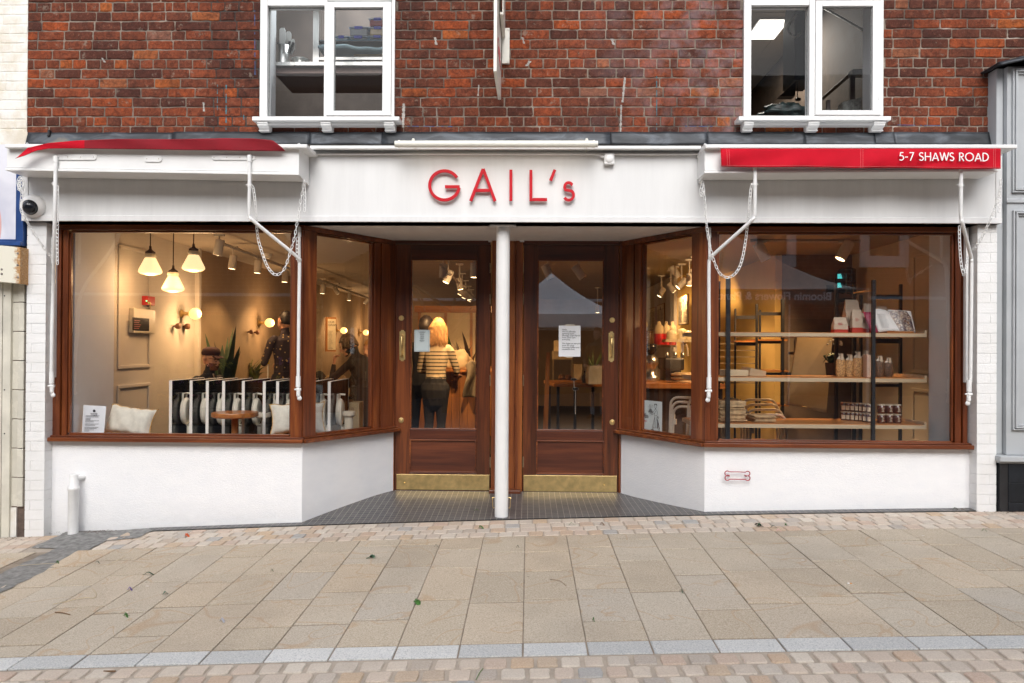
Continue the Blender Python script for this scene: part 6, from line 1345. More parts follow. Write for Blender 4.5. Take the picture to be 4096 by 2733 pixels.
def post(u0, u1, vt, vb, y, par, m=BLKM, dep=.03): x0, x1, z0, z1 = RC(u0, vt, u1, vb, y); mb = MB(); mb.box(x0, x1, y, y+dep, z0, z1); return mb.build('post', m, par, bevel=.001)
post(2904, 2921, 1114, 2000, YS1-.032, t_sh); post(3489, 3502, 1120, 2000, YS1-.032, t_sh)
post(2873, 2880, 1125, 2000, YS1+SH_D, t_sh); post(3414, 3425, 1137, 2000, YS1+SH_D, t_sh); post(3599, 3609, 1137, 2000, YS1+SH_D, t_sh); post(3341, 3353, 1153, 2000, YS1+SH_D+.05, t_sh); post(3440, 3450, 1180, 2000, YS1+SH_D, t_sh)
for (u0, u1, v0, v1, y) in ((3502, 3600, 1180, 1196, YS1+SH_D), (3352, 3415, 1194, 1210, YS1+SH_D+.05), (3502, 3600, 1355, 1374, YS1+SH_D), (3502, 3600, 1536, 1548, YS1+SH_D)): mb = MB(); mb.fr(u0, v0, u1, v1, y+.002, y+.03); mb.build('crossbar', BLKM, t_sh)
mb = MB(); a, b = P(3416, 1172, YS1+SH_D), P(3490, 1162, YS1+.01); mb.tube([a, b], .008, 6); mb.build('crossbar', BRASS, t_sh)
# dark rack behind with slanted trays
t = thing('bread_rack', 'tall black bread rack with timber trays behind the left part of the right window', 'rack', tuple(P(3050, 1900, 2.0)))
for (u0, u1, vt, y) in ((2938, 2944, 1235, 2.4), (3023, 3031, 1217, 1.9), (3036, 3043, 1240, 2.5), (3125, 3137, 1196, 1.9)): post(u0, u1, vt, 1960, y, t)
for (u0, u1, v, y) in ((2944, 3023, 1263, 2.0), (3031, 3125, 1249, 1.92), (2944, 3023, 1370, 2.0), (3031, 3125, 1362, 1.92), (3031, 3160, 1490, 1.92)):
    mb = MB(); mb.fr(u0, v, u1, v+13, y, y+.02); mb.build('crossbar', BLKM, t)
for (u0, u1, v, y) in ((2944, 3023, 1363, 1.98), (3031, 3150, 1358, 1.9), (3031, 3155, 1482, 1.9), (3110, 3155, 1620, 1.9)):
    mb = MB(); x0, x1, z0, z1 = RC(u0, v, u1, v+6, y); mb.box(x0, x1, y, y+.45, z0, z1); mb.build('tray', TIM, t)
for i in range(7): mb = MB(); mb.fr(2876, 1374+i*26, 3020, 1378+i*26, 2.7+i*.01, 2.72+i*.01); mb.build('wire_shelf', mat('rack_grey', (.2, .16, .1), .5), t)
def flourbag(u, v, w_, h_, y, col, label, i):
    c = P(u, v, y); z = SZ[0]; t = thing('flour_bag', label, 'flour bag', (c.x, y, z), 'paper flour bags on the top shelf'); W_, H_ = w_*(y+CAMD)/FPX, h_*(y+CAMD)/FPX; d = W_*.6
    def prof(mb, z0, z1, a0, a1, n=3):
        vs = []
        for k in range(n+1):
            f = k/n; q = a0+(a1-a0)*f; zz = z0+(z1-z0)*f; s_ = 1-.16*max(0, q-.55)/.45; dd = 1-.9*max(0, q-.55)/.45
            vs += [(x*W_/2*s_+rnd.uniform(-.004, .004), yy*d/2*dd, zz+rnd.uniform(-.003, .003)) for x, yy in ((-1, -1), (1, -1), (1, 1), (-1, 1))]
        mb.add([(c.x+x, y+yy, zz) for x, yy, zz in vs], [(4*i_+k_, 4*i_+(k_+1) % 4, 4*i_+4+(k_+1) % 4, 4*i_+4+k_) for i_ in range(n) for k_ in range(4)]+[(4*n, 4*n+1, 4*n+2, 4*n+3)])
    mb = MB(); prof(mb, z+H_*.22, z+H_, .22, 1, 5); mb.build('bag', mat('flour_bag_paper', (.62, .5, .38), .75, var=.08), t)
    mb = MB(); prof(mb, z+.001, z+H_*.22-.001, 0, .22, 2); mb.build('red_base', mat('flour_bag_red', (.5, .04, .02), .6), t)
    mb = MB()
    for k in range(4): mb.box(c.x-W_*.22, c.x-W_*.22+W_*rnd.uniform(.2, .4), y-d/2-.003, y-d/2-.0015, z+H_*(.5+.04*k), z+H_*(.5+.04*k)+.002)
    mb.build('print', MATS['ink'] if i % 2 else REDINK, t)
for i, (u, w_, h_, y, lb) in enumerate(((3358, 54, 62, .62, 'short flour bag at the left of the top shelf'), (3405, 56, 132, .72, 'tallest flour bag, its top folded over, on the top shelf'), (3425, 40, 92, .58, 'flour bag half hidden by the middle black post'), (3472, 44, 118, .8, 'crumpled topped flour bag behind the open book'), (3524, 50, 108, .86, 'flour bag with a sagging top behind the book'), (3455, 36, 80, .6, 'narrow flour bag right of the middle posts'), (3565, 40, 96, .9, 'flour bag at the right end of the top shelf'))): flourbag(u, 1330, w_, h_, y, 0, lb, i)
# open cookery book on its stand
y = .47; bk = thing('cookery_book', 'open cookery book with a photograph of round bakes, on the top shelf', 'book', tuple(P(3560, 1328, y)))
def page(us, f0): return lambda a, b: P(us[0]+(us[1]-us[0])*a+us[2]*(1-b)*(1)+us[3]*b, (lambda k: k)(f0(a, b)), y+.03*sin(a*pi)*0+.04*b-.02*sin(pi*a)*us[4])
BKW = mat('book_page', (.78, .76, .74), .5, var=.02)
mb = MB(); mb.sheet(lambda a, b: P(3514+62*a+(-30)*b+50*a*(1-b)*1.0, 1330-8*a*0-(1-b)*0-(88*b)+8*sin(a*pi)*-.8+6*(1-a)*(1-b)*-0, y+.05*b-.015*sin(pi*a)), 14, 8, .006); mb.build('left_page', BKW, bk, smooth=True)
pm, tt, bb = nodes('bake_photo'); g = N(tt, 'TexCoord').outputs['Object']; vo = N(tt, 'TexVoronoi'); vo.inputs['Scale'].default_value = 26; tt.links.new(g, vo.inputs['Vector'])
cc_ = ramp(tt, vo.outputs['Distance'], [(.0, (.5, .3, .16)), (.25, (.3, .14, .07)), (.42, (.5, .42, .36)), (.6, (.06, .03, .05))]); vn = mixc(tt, ramp(tt, vo.outputs['Color'], [(.2, (0,)*3), (.9, (.8,)*3)]).outputs[0], cc_.outputs[0], (.62, .5, .38), 'MIX'); vn2 = mixc(tt, ramp(tt, noise(tt, g, 60, 4), [(.4, (.2,)*3), (.6, (1,)*3)]).outputs[0], (.05, .02, .03), vn); tt.links.new(vn2, bb.inputs['Base Color']); bb.inputs['Roughness'].default_value = .25
mb = MB(); mb.sheet(lambda a, b: P(3577+82*a+(-32+12*a)*b+4, 1331-1*a-(92-6*a)*b+5*sin(a*pi)*-.8*(1-b), y+.05*b-.012*sin(pi*a)), 14, 8, .006); mb.build('right_page', BKW, bk, smooth=True)
mb = MB(); mb.sheet(lambda a, b: P(3582+72*a+(-32+12*a)*b+5-2*b, 1327-1*a-(84-6*a)*b-3*sin(a*pi), y-.004+.05*b-.012*sin(pi*a)), 10, 6); mb.build('photograph', pm, bk, smooth=True)
mb = MB()
for i in range(13):
    b = .82-.05*i; a0 = P(3514+20-30*b, 1330-88*b, y+.05*b-.02); ln = .07*rnd.uniform(.8, 1.0); mb.box(a0.x, a0.x+ln, a0.y, a0.y+.001, a0.z, a0.z+.0022)
mb.build('page_text', mat('grey_ink', (.4, .4, .4), .6, var=0), bk)
mb = MB(); mb.sheet(lambda a, b: P(3486+34*a-34*b+18*a*(0), 1330-82*b, y+.055*b+.004), 4, 6, .008); mb.build('cover', mat('book_crimson', (.4, .02, .07), .5), bk, smooth=True)
mb = MB(); mb.box(P(3545, 1330, y).x, P(3650, 1330, y).x, y-.02, y+.2, SZ[0]+.001, SZ[0]+.012); mb.build('stand', TIM, bk)
# granola bags
for i, (u, h_, w_, m_) in enumerate(((3362, 92, 34, 0), (3398, 88, 34, 1), (3430, 100, 36, 0), (3462, 104, 36, 0), (3518, 84, 34, 2), (3553, 76, 34, 2))):
    y = .62+.02*(i % 2); c = P(u, 1505, y); k_ = (y+CAMD)/FPX; t = thing('granola_bag', ['granola bag at the left end of the middle shelf', 'granola bag leaning, second from the left on the middle shelf', 'granola bag between the two middle black posts', 'tallest granola bag, beside the tall carton', 'darker granola bag just right of the front black post', 'darkest granola bag at the right end of the row'][i], 'bag of granola', (c.x, y, SZ[1]), 'clear bags of granola on the middle shelf')
    GR = mat('granola', (.5, .27, .1), .6, var=.5, nscale=90, bmp=.8, bscale=140, obj=False); GR2 = mat('dark_granola', (.14, .07, .035), .5, var=.6, nscale=90, bmp=.8, bscale=140, obj=False)
    W_, H_ = w_*k_*.55, h_*k_; mb = MB(); mb.lathe([(W_*.85, 0), (W_, H_*.1), (W_*1.02, H_*.4), (W_*.98, H_*.66), (W_*.8, H_*.74), (0, H_*.75)], (c.x, y, SZ[1]+.001), 14, 'Z', 1, .6); mb.build('filling', GR2 if m_ == 2 else GR, t, smooth=True)
    mb = MB(); mb.lathe([(W_*.85, H_*.752), (W_*.7, H_*.82), (W_*.35, H_*.88), (W_*.3, H_*.9), (W_*.6, H_)], (c.x, y, SZ[1]), 9, 'Z', 1, .35); mb.build('twisted_top', mat('clear_film', (.6, .5, .38), .12, coat=1, var=.3, nscale=60), t)
    mb = MB(); mb.box(c.x-.004, c.x+.016, y-.02, y-.017, SZ[1]+H_*.6, SZ[1]+H_*.98); mb.build('tag', mat('tag_card', (.62, .5, .36), .6), t)
x0, x1, z0, z1 = RC(3468, 1420, 3484, 1508, .52); mb = MB(); mb.box(x0, x1, .52, .6, SZ[1]+.001, z1); mb.build('carton', mat('pink_card', (.62, .42, .3), .6), bevel=.002, label='narrow pale carton standing beside the front black post on the middle shelf', cat='carton')
# jam and honey jars, two layers
jar = None; kj = 0
LIDM = mat('cream_lid', (.6, .52, .4), .3); JLAB = mat('jar_label', (.66, .55, .4), .6)
rowdef = [(3374, 3.5, .82), (3392, 3.5, .8), (3410, 3.5, .77), (3428, 3.5, .74), (3444, 3.5, .71), (3460, 3.5, .66), (3478, 3.5, .61), (3525, 4, .56), (3557, 4, .56), (3589, 4, .56)]
nmj = ['first', 'second', 'third', 'fourth', 'fifth', 'sixth', 'seventh', 'eighth', 'ninth', 'last']
HONEY = mat('dark_preserve', (.09, .025, .012), .12, var=.3, coat=.4)
for i, (u, s_, y) in enumerate(rowdef):
    for lay in (0, 1):
        r = .034 if i > 6 else .0265; h = .077; c = P(u, 1690, y); z = SZ[2]+.001+lay*(h+.006)
        lb = '%s preserve jar from the left in the %s layer on the bottom shelf' % (nmj[i], 'upper' if lay else 'lower')
        if i in (0, 7) and not lay:
            t = thing('jar', lb, 'jar', (c.x, y, z), 'jars of preserve stacked two high'); mb = MB(); mb.lathe([(r*.9, 0), (r, .006), (r, h*.8), (r*.85, h*.87)], (c.x, y, z), 16); mb.build('glass_jar', HONEY, t, smooth=True)
            mb = MB(); mb.lathe([(r*.92, h*.87), (r*.94, h), (0, h)], (c.x, y, z), 16); mb.build('lid', LIDM, t, smooth=False)
            mb = MB(); vs = []
            for k in range(7): a = radians(-150+20*k); vs += [(c.x+cos(a)*(r+.0006), y+sin(a)*(r+.0006), z+h*.12), (c.x+cos(a)*(r+.0006), y+sin(a)*(r+.0006), z+h*.6)]
            if i == 0: mb.add(vs, [(2*k, 2*k+2, 2*k+3, 2*k+1) for k in range(6)]); mb.build('label', JLAB, t, smooth=True)
            else:
                for k in range(5): mb.box(c.x-.012+.003*(k % 2), c.x+.01-.003*(k % 3), y-r-.0015, y-r-.0005, z+h*(.2+.1*k), z+h*(.2+.1*k)+.003)
                mb.build('print', JLAB, t)
            if i == 0: jar = t
            else: jar2 = t
        else:
            src = jar if i < 7 else jar2; dup(src, Vector((c.x, y, z))-Vector(src.location), lb)
# paper sacks, fabric, tubular chairs
def sackstack(u0, u1, vtop, y, n, label0, d=.3):
    x0, x1, _, _ = RC(u0, 1600, u1, 1690, y); zt_ = P(2900, vtop, y).z; h = (zt_-SZ[2]-.002)/n
    for i in range(n):
        dx = rnd.uniform(-.008, .008); z = SZ[2]+.002+i*h; mb = MB(); mb.box(x0+dx+rnd.uniform(0, .014), x1+dx-rnd.uniform(0, .02), y+rnd.uniform(-.008, .012), y+d, z+.0006, z+h-.0006)
        mb.build('paper_sack', mat('sack_paper', (.6, .41, .22), .85, var=.25, nscale=30, obj=False, island=.3), bevel=.0012, seg=1, label='flat brown paper sack in the %s' % label0, cat='paper sack', group='flat paper sacks, '+label0)
sackstack(2878, 2988, 1606, .5, 18, 'tall pile left on the bottom shelf'); sackstack(3018, 3108, 1664, .52, 8, 'low pile right of the tall one')
CHM = mat('cream_tubular_steel', (.75, .7, .6), .3, var=.05)
def tubchair(c, w_, h_, yaw, label):
    t = thing('stacking_chair', label, 'chair', tuple(c), 'stacked cream tubular chairs'); M = Matrix.Translation(c) @ Matrix.Rotation(radians(yaw), 4, 'Z'); r = .0125
    q = .075; pts = [(-w_/2, 0, 0)]+[(-w_/2+.02+q-q*cos(radians(a)), .022, h_-q+q*sin(radians(a))) for a in range(0, 91, 15)]+[(w_/2-.02-q+q*sin(radians(a)), .022, h_-q+q*cos(radians(a))) for a in range(0, 91, 15)]+[(w_/2, 0, 0)]
    mb = MB(M); mb.tube(pts, r, 10); mb.build('back_frame', CHM, t, smooth=True)
    mb = MB(M); mb.box(-w_/2+.03, w_/2-.03, .0, .36, h_-.42, h_-.4); mb.build('seat', TIM, t, bevel=.004)
    for sx_ in (-1, 1): mb = MB(M); mb.tube([(sx_*w_/2, .36, 0), (sx_*(w_/2-.02), .34, h_-.42)], r, 8); mb.build('leg', CHM, t, smooth=True)
    mb = MB(M); mb.box(-w_/2+.03, -w_/2+.05, .0, .03, h_-.17, h_-.12); mb.build('fixing_tab', CHM, t); return t
c0 = P(3040, 1600, 1.05); zb_ = 0
ch0 = tubchair(Vector((c0.x, 1.05, 0)), .36, P(3040, 1600, 1.05).z, 0, 'topmost cream tubular chair of the stack behind the right window shelves')
for i in range(1, 4): dup(ch0, (.012*i, -.05*i, -.042*i), 'cream tubular chair number %s down in the stack behind the right window shelves' % ['', 'two', 'three', 'four'][i])
c1 = P(2740, 1600, 1.15); chS = tubchair(Vector((c1.x+.02, 1.2, 0)), .36, P(2740, 1592, 1.2).z, -30, 'rearmost cream tubular chair seen in the right angled window')
for i in range(1, 3): dup(chS, (.005*i, -.05*i, -.04*i), ['', 'second', 'third'][i]+' cream tubular chair of the rear stack in the right angled window')
chT = dup(chS, (.13, -.2, .01), 'topmost chair of the front stack in the right angled window')
for i in range(1, 4): dup(chT, (.006*i, -.05*i, -.042*i), ['', 'second', 'third', 'lowest'][i]+' cream tubular chair of the front stack in the right angled window')
c = P(2935, 1580, .9); blob('folded_coats', 'heap of dark coats behind the tall pile of paper sacks', 'clothes', (c.x, .95, SZ[1]-.34), (.13, .1, .12), mat('dark_coat', (.08, .075, .07), .9, var=.3, bmp=.4), .3, 4, 2)
for i, (u0, v0, u1, v1, y, r_, nm) in enumerate(((2960, 1478, 3030, 1508, 1.0, -12, 'tilted pale cardboard box on the middle shelf'), (2880, 1484, 2965, 1508, .75, 0, 'rounded pale card tray at the left of the middle shelf'))):
    x0, x1, z0, z1 = RC(u0, v0, u1, v1, y); M = Matrix.Translation((x0, y-.3, SZ[1]+.002)) @ Matrix.Rotation(radians(-r_), 4, 'Y') @ Matrix.Rotation(radians(15), 4, 'Z'); mb = MB(M); mb.box(0, x1-x0, 0, .16, 0, z1-z0); mb.build('cardboard_box', mat('pale_card', (.55, .43, .27), .7), bevel=.004, label=nm, cat='box')
# black wall unit, socket, hanging panel, small papers
y = 2.4; t = thing('wall_unit', 'black rounded wall unit glinting cyan, on the wall in the right window', 'insect lamp', tuple(P(3410, 1168, y)))
x0, x1, z0, z1 = RC(3372, 1062, 3446, 1168, y); M = Matrix.Translation((x1-.02, y+.3, (z0+z1)/2)) @ Matrix.Rotation(radians(-40), 4, 'Z'); H2 = (z1-z0)/2
mb = MB(M); mb.lathe([(0, -.09), (H2*.5, -.085), (H2*.85, -.06), (H2, -.02), (H2, .03), (H2*.9, .05)], (-.06, 0, 0), 26, 'Y', .55, 1); mb.build('body', mat('black_shiny_plastic', (.01, .01, .014), .1), t, smooth=True)
mb = MB(M); mb.box(-.02, .06, -.06, .1, -H2*1.02, H2*1.02); mb.build('side_cover', BLKP, t, bevel=.02)
CY = emis('cyan_glow', (.08, .6, .6), 1.3)  # cyan slots are made to glow; kind of unit left open
for (zz, w2) in ((H2*.32, .05), (-H2*.38, .045)):
    for k in range(5): mb = MB(M); mb.box(-.09, -.09+w2-.003*k, -.093, -.088, zz-.02+.011*k, zz-.014+.011*k); mb.build('cyan_slot', CY, t)
mb = MB(); mb.fr(3307, 1140, 3336, 1168, 2.98, 2.999); mb.build('socket_plate', BLKP, bevel=.002, label='small dark square socket plate on the wall left of the black wall unit', cat='socket')
t = thing('hinged_panel', 'large beige hanging panel with a pale bottom edge and brass catch, in the right window', 'panel', tuple(P(3240, 1650, 1.9)))
a, b, c_, d_ = P(3190, 1345, 1.9), P(3332, 1330, 1.7), P(3306, 1642, 1.7), P(3150, 1608, 1.9); mb = MB(); mb.prism([d_, c_, b, a], (0, .02, 0)); mb.build('board', mat('beige_board', (.6, .48, .3), .7, var=.05, obj=False), t)
mb = MB(); dz = Vector((0, 0, -.026)); mb.prism([d_+dz, c_+dz, c_-Vector((0, 0, .001)), d_-Vector((0, 0, .001))], (0, .021, 0)); mb.build('edge_strip', mat('pale_strip', (.6, .45, .3), .5), t)
q = (c_+d_)/2+Vector((-.03, -.01, .0)); mb = MB(); mb.tube([q+Vector((-.02, 0, 0)), q+Vector((-.02, -.012, -.004)), q+Vector((.03, -.012, -.01)), q+Vector((.03, 0, -.01))], .003, 6); mb.build('catch', BRASS, t)
for i, (v0, v1) in enumerate(((1353, 1408), (1420, 1490))): mb = MB(); mb.fr(3153, v0, 3176, v1, 2.96-.0, 2.97); mb.build('wall_notice', mat('dim_paper', (.3, .24, .17), .7), label=['upper', 'lower'][i]+' of the two small papers pinned beside the beige hanging panel', cat='notice')
# small white-flowered plant and grey tray above the granola
c = P(3360, 1395, 1.1); plant('potted_flower', 'small dark leaved plant with white blossoms above the granola bags', (c.x, 1.3, P(3360, 1510, 1.3).z), .27, 26, .09, .035, LEAF2, .06, .14, False)
for i in range(9):
    a = rnd.uniform(0, 6.28); q = Vector((c.x+.07*cos(a), 1.24, P(3360, 1368+rnd.uniform(-10, 14), 1.3).z)); mb = MB(); mb.ball(q, (.012, .008, .009), 6, 4); mb.build('blossom', mat('white_petal', (.6, .58, .5), .6), bpy.data.objects['potted_flower'])
# ================================================================== right angled window: bar, boards, shelf, menu boards
t = thing('menu_board', 'right menu board, nearest the window corner, lit on the side wall', 'menu board', (2.2, 5, 1.7))
def menub(u0, v0a, v1a, u1, v0b, v1b, root, hd):
    XM = 2.19; a0, a1, b0, b1 = onwall(u0, v0a, XM), onwall(u0, v1a, XM), onwall(u1, v0b, XM), onwall(u1, v1b, XM)
    o = root; ORG[o.name] = Vector(o.location)
    mb = MB(); mb.prism([a1, b1, b0, a0], (.008, 0, 0)); mb.v = [tuple(p_) for p_ in mb.v]; mb.build('backing', TIMV, o)
    L_ = lambda s_, r_: a1.lerp(b1, s_).lerp(a0.lerp(b0, s_), r_)+Vector((-.006, 0, 0)); mb = MB(); mb.prism([L_(.04, .03), L_(.96, .03), L_(.96, .97), L_(.04, .97)], (.002, 0, 0)); sh = mb.build('sheet', MATS['warm_paper'], o)
    mb = MB()
    for k in range(17):
        r_ = .78-.042*k; s0 = .1 if k % 5 else .1; e_ = rnd.uniform(.25, .42)
        for s1 in (s0, .55): mb.quad(L_(s1, r_)+Vector((-.003, 0, 0)), L_(s1+e_*.9, r_)+Vector((-.003, 0, 0)), L_(s1+e_*.9, r_+.014)+Vector((-.003, 0, 0)), L_(s1, r_+.014)+Vector((-.003, 0, 0)))
    rv = (b1-a1).normalized(); text(mb, hd, (a0-a1).length*.075, L_(.5, .84)+Vector((-.004, 0, 0)), right=rv, ls=.9); mb.build('lettering', INK, sh)
t.location = onwall(2735, 1300, 2.19); menub(2713, 1190, 1302, 2755, 1175, 1298, t, 'MADE\nTO EAT')
t = thing('menu_board', 'middle menu board with a large heading, right of the pair', 'menu board', tuple(onwall(2640, 1320, 2.19))); menub(2628, 1222, 1318, 2658, 1212, 1316, t, 'ICED\nDRINKS')
t = thing('menu_board', 'leftmost menu board of the pair on the lit side wall', 'menu board', tuple(onwall(2610, 1320, 2.19))); menub(2595, 1236, 1322, 2624, 1227, 1319, t, 'HOT')
t = thing('bar_counter', 'timber topped bar counter in the right angled window', 'counter', (2.0, 3.4, 0)); xa, xb = P(2560, 1540, 2.1).x, P(2900, 1540, 2.1).x; zt_ = P(2700, 1535, 2.1).z
mb = MB(); mb.box(xa, xb, 2.1, 3.3, zt_-.055, zt_); mb.build('worktop', TIM, t, bevel=.004); mb = MB(); mb.box(xa+.03, xb, 2.2, 3.2, 0, zt_-.056); mb.build('base', DKW, t)
for i in range(3):
    c = P(2737, 1500, 2.3); mb = MB(); mb.lathe([(.13, 0), (.135, .006), (.135, .02), (.13, .026)], (c.x, 2.35, zt_+.001+i*.037), 28); mb.lathe([(.1, .027), (.1, .0365)], (c.x, 2.35, zt_+.001+i*.037), 20)
    mb.build('cake_board', mat('pale_beech', (.62, .46, .26), .45), smooth=False, bevel=.001, label=['bottom', 'middle', 'top'][i]+' round wooden board of the stack on the bar counter', cat='serving board', group='round boards stacked on the bar')
zs2 = P(2650, 1380, 3.4).z; t = thing('wall_shelf', 'pale wall shelf carrying red canisters in the right angled window', 'shelf', tuple(P(2620, 1385, 3.4))); xa, xb = P(2574, 1385, 3.4).x, P(2704, 1385, 3.4).x
mb = MB(); mb.box(xa, xb, 3.4, 3.75, zs2-.03, zs2); mb.build('board', mat('pale_shelf', (.6, .5, .32), .5), t)
zs3 = P(2720, 1358, 3.1).z; t2 = thing('wall_shelf', 'short pale wall shelf on a curved bracket, carrying white bowls', 'shelf', tuple(P(2720, 1360, 3.1))); xc, xd = P(2664, 1358, 3.1).x, P(2774, 1358, 3.1).x
mb = MB(); mb.box(xc, xd, 3.1, 3.4, zs3-.03, zs3); mb.build('board', MATS['pale_shelf'], t2); mb = MB(); mb.tube(smooth_path([P(2730, 1366, 3.15), P(2744, 1378, 3.15), P(2750, 1400, 3.15), P(2751, 1425, 3.15)], 4), .012, 8); mb.build('bracket', MATS['cream_plastic'], t2, smooth=True)
for i, u in enumerate((2638, 2667, 2692)):
    c = P(u, 1370, 3.5); r = .062 if i == 0 else .05; t = thing('canister', ['largest red and cream canister, at the left of the shelf', 'middle red and cream canister on the shelf', 'right red and cream canister, half behind the bowls'][i], 'canister', (c.x, 3.55, zs2), 'red canisters on the pale shelf')
    mb = MB(); mb.lathe([(r, 0), (r, .14)], (c.x, 3.55, zs2+.001), 16); mb.build('body', mat('canister_red', (.42, .012, .02), .4), t, smooth=False); mb = MB(); mb.lathe([(r*.98, .141), (r, .2), (r*.8, .24), (r*.4, .26), (r*.45, .29), (0, .3)], (c.x, 3.55, zs2), 16); mb.build('liner', mat('cream_cloth', (.5, .4, .24), .8), t, smooth=True)
BOWL = mat('cream_porcelain', (.68, .58, .38), .15, coat=.5, var=.03)
k = 0
for (u, n) in ((2690, 3), (2730, 4), (2756, 3)):
    for j in range(n):
        c = P(u, 1350, 3.2); mb = MB(); z = zs3+.002+j*.024; mb.lathe([(.065, 0), (.068, .01), (.06, .04), (.035, .056), (.03, .06), (0, .06)], (c.x, 3.25, z), 20); mb.build('bowl', BOWL, smooth=True, label='cream bowl upside down, %s from the bottom of the %s stack on the short shelf' % (['first', 'second', 'third', 'fourth'][j], {2690: 'left', 2730: 'middle', 2756: 'right'}[u]), cat='bowl', group='upturned cream bowls on the short shelf'); k += 1
for i in range(4):
    c = P(2580+i*10, 1370, 3.5); mb = MB(); mb.lathe([(.017, 0), (.017, .13), (.013, .14), (.013, .17), (0, .17)], (c.x, 3.5+.02*(i % 2), zs2+.001), 10); mb.build('small_bottle', mat('brown_jar', (.12, .06, .03), .15), smooth=True, label='small brown capped bottle at the left end of the canister shelf', cat='bottle', group='small brown bottles on the canister shelf')
t = thing('coffee_machine', 'dark espresso machine with chrome parts on the bar counter', 'coffee machine', tuple(P(2690, 1500, 3.0))); x0, x1, z0, z1 = RC(2648, 1432, 2728, 1480, 2.9)
mb = MB(); mb.box(x0, x1, 2.75, 3.2, z0, z1); mb.build('body', DARK, t, bevel=.02); mb = MB(); mb.box(x0+.03, x1-.02, 2.85, 3.2, zt_+.0, z0-.001); mb.build('stand', BLKM, t)
for i in range(3): mb = MB(); xx = x0+.05+i*.09; mb.lathe([(.02, 0), (.028, .02), (.02, .06), (.008, .07)], (xx, 2.85, z1+.001), 12); mb.build('chrome_cup', STEEL, t, smooth=True)
t = thing('coffee_grinder', 'chrome and black coffee grinder at the left of the espresso machine', 'coffee grinder', tuple(P(2605, 1500, 2.7))); c = P(2603, 1500, 2.7)
mb = MB(); mb.lathe([(.09, 0), (.1, .02), (.09, .06), (.05, .09), (.06, .16), (.09, .2), (.085, .26), (.03, .3)], (c.x, 2.7, zt_+.001), 20); mb.build('body', STEEL, t, smooth=True); mb = MB(); mb.lathe([(.03, .3), (.07, .36), (.075, .42), (0, .43)], (c.x, 2.7, zt_), 18); mb.build('hopper', BLKP, t, smooth=True)
for q, e in (((2.0, 2.2, 2.25), 9), ((3.3, 1.6, 2.3), 6), ((2.5, 4.4, 2.2), 22), ((-.3, 3.2, 2.2), 9)): light('ceiling_bulb', 'POINT', q, e, (1, .68, .36), None, .08) if 0 else None
# ================================================================== upper rooms
t = thing('steel_table', 'stainless steel worktop and shelf frame behind the left upper window', 'worktop', tuple(P(1300, 262, .45))); y = .42
x0, x1, z0, z1 = RC(1074, 247, 1600, 262, y); mb = MB(); mb.box(x0, x1, y, y+.6, z0, z1); mb.build('worktop', STEEL, t, bevel=.002); mb = MB(); mb.box(x0+.03, x1, y+.05, y+.58, z0-.05, z0-.002); mb.build('underside_frame', mat('brown_steel', (.16, .1, .08), .5), t)
x0, x1, _, _ = RC(1252, 40, 1276, 240, y+.1); mb = MB(); mb.box(x0, x1, y+.1, y+.14, z1+.001, 4.3); mb.build('post', STEEL, t); zz = P(1400, 162, y+.1).z; mb = MB(); mb.box(x1, x1+1, y+.1, y+.5, zz-.012, zz); mb.build('upper_shelf', BLKM, t)
mb = MB(); mb.box(x1, x1+1, y+.09, y+.099, P(1400, 241, y+.1).z, P(1400, 230, y+.1).z); mb.build('lower_rail', STEEL, t)
c = P(1133, 246, .5); zt_ = z1; t = thing('utensil_pot', 'steel pot of white spatulas and black handled knives in the left upper window', 'utensil pot', (c.x, .5, zt_))
mb = MB(); mb.lathe([(.055, 0), (.056, .165), (.053, .165), (.052, .01), (0, .01)], (c.x, .5, zt_+.001), 24); mb.build('pot', STEEL, t, smooth=True)
WPL = mat('white_silicone', (.62, .62, .6), .4)
for dx, tx, h, w_ in ((-.01, .0, .315, .055), (.03, .04, .3, .05), (.05, .075, .24, .03)):
    mb = MB(); mb.prism([(c.x+dx, .48+dx, zt_+.1), (c.x+dx+.012, .48+dx, zt_+.1), (c.x+tx+w_/2, .48+dx, zt_+h*.62), (c.x+tx+w_/2, .48+dx, zt_+h*.93), (c.x+tx+w_/4, .48+dx, zt_+h), (c.x+tx-w_/4, .48+dx, zt_+h), (c.x+tx-w_/2, .48+dx, zt_+h*.95), (c.x+tx-w_/2, .48+dx, zt_+h*.62)], (0, .01, 0)); mb.build('spatula', WPL, t, bevel=.003)
for dx, h in ((-.045, .2), (-.03, .22), (.0, .2), (.045, .21), (.075, .2)): mb = MB(); mb.tube([(c.x+dx*.6, .51, zt_+.1), (c.x+dx*1.15, .51, zt_+h)], [.008, .011], 8); mb.build('knife_handle', DARK, t, smooth=True)
c = P(1201, 246, .52); mb = MB(); mb.lathe([(.04, 0), (.055, .02), (.06, .045), (.078, .05), (.078, .052), (.055, .047), (0, .03)], (c.x, .52, zt_+.001), 22); mb.build('steel_bowl', STEEL, smooth=True, label='small steel bowl beside the utensil pot in the left upper window', cat='bowl')
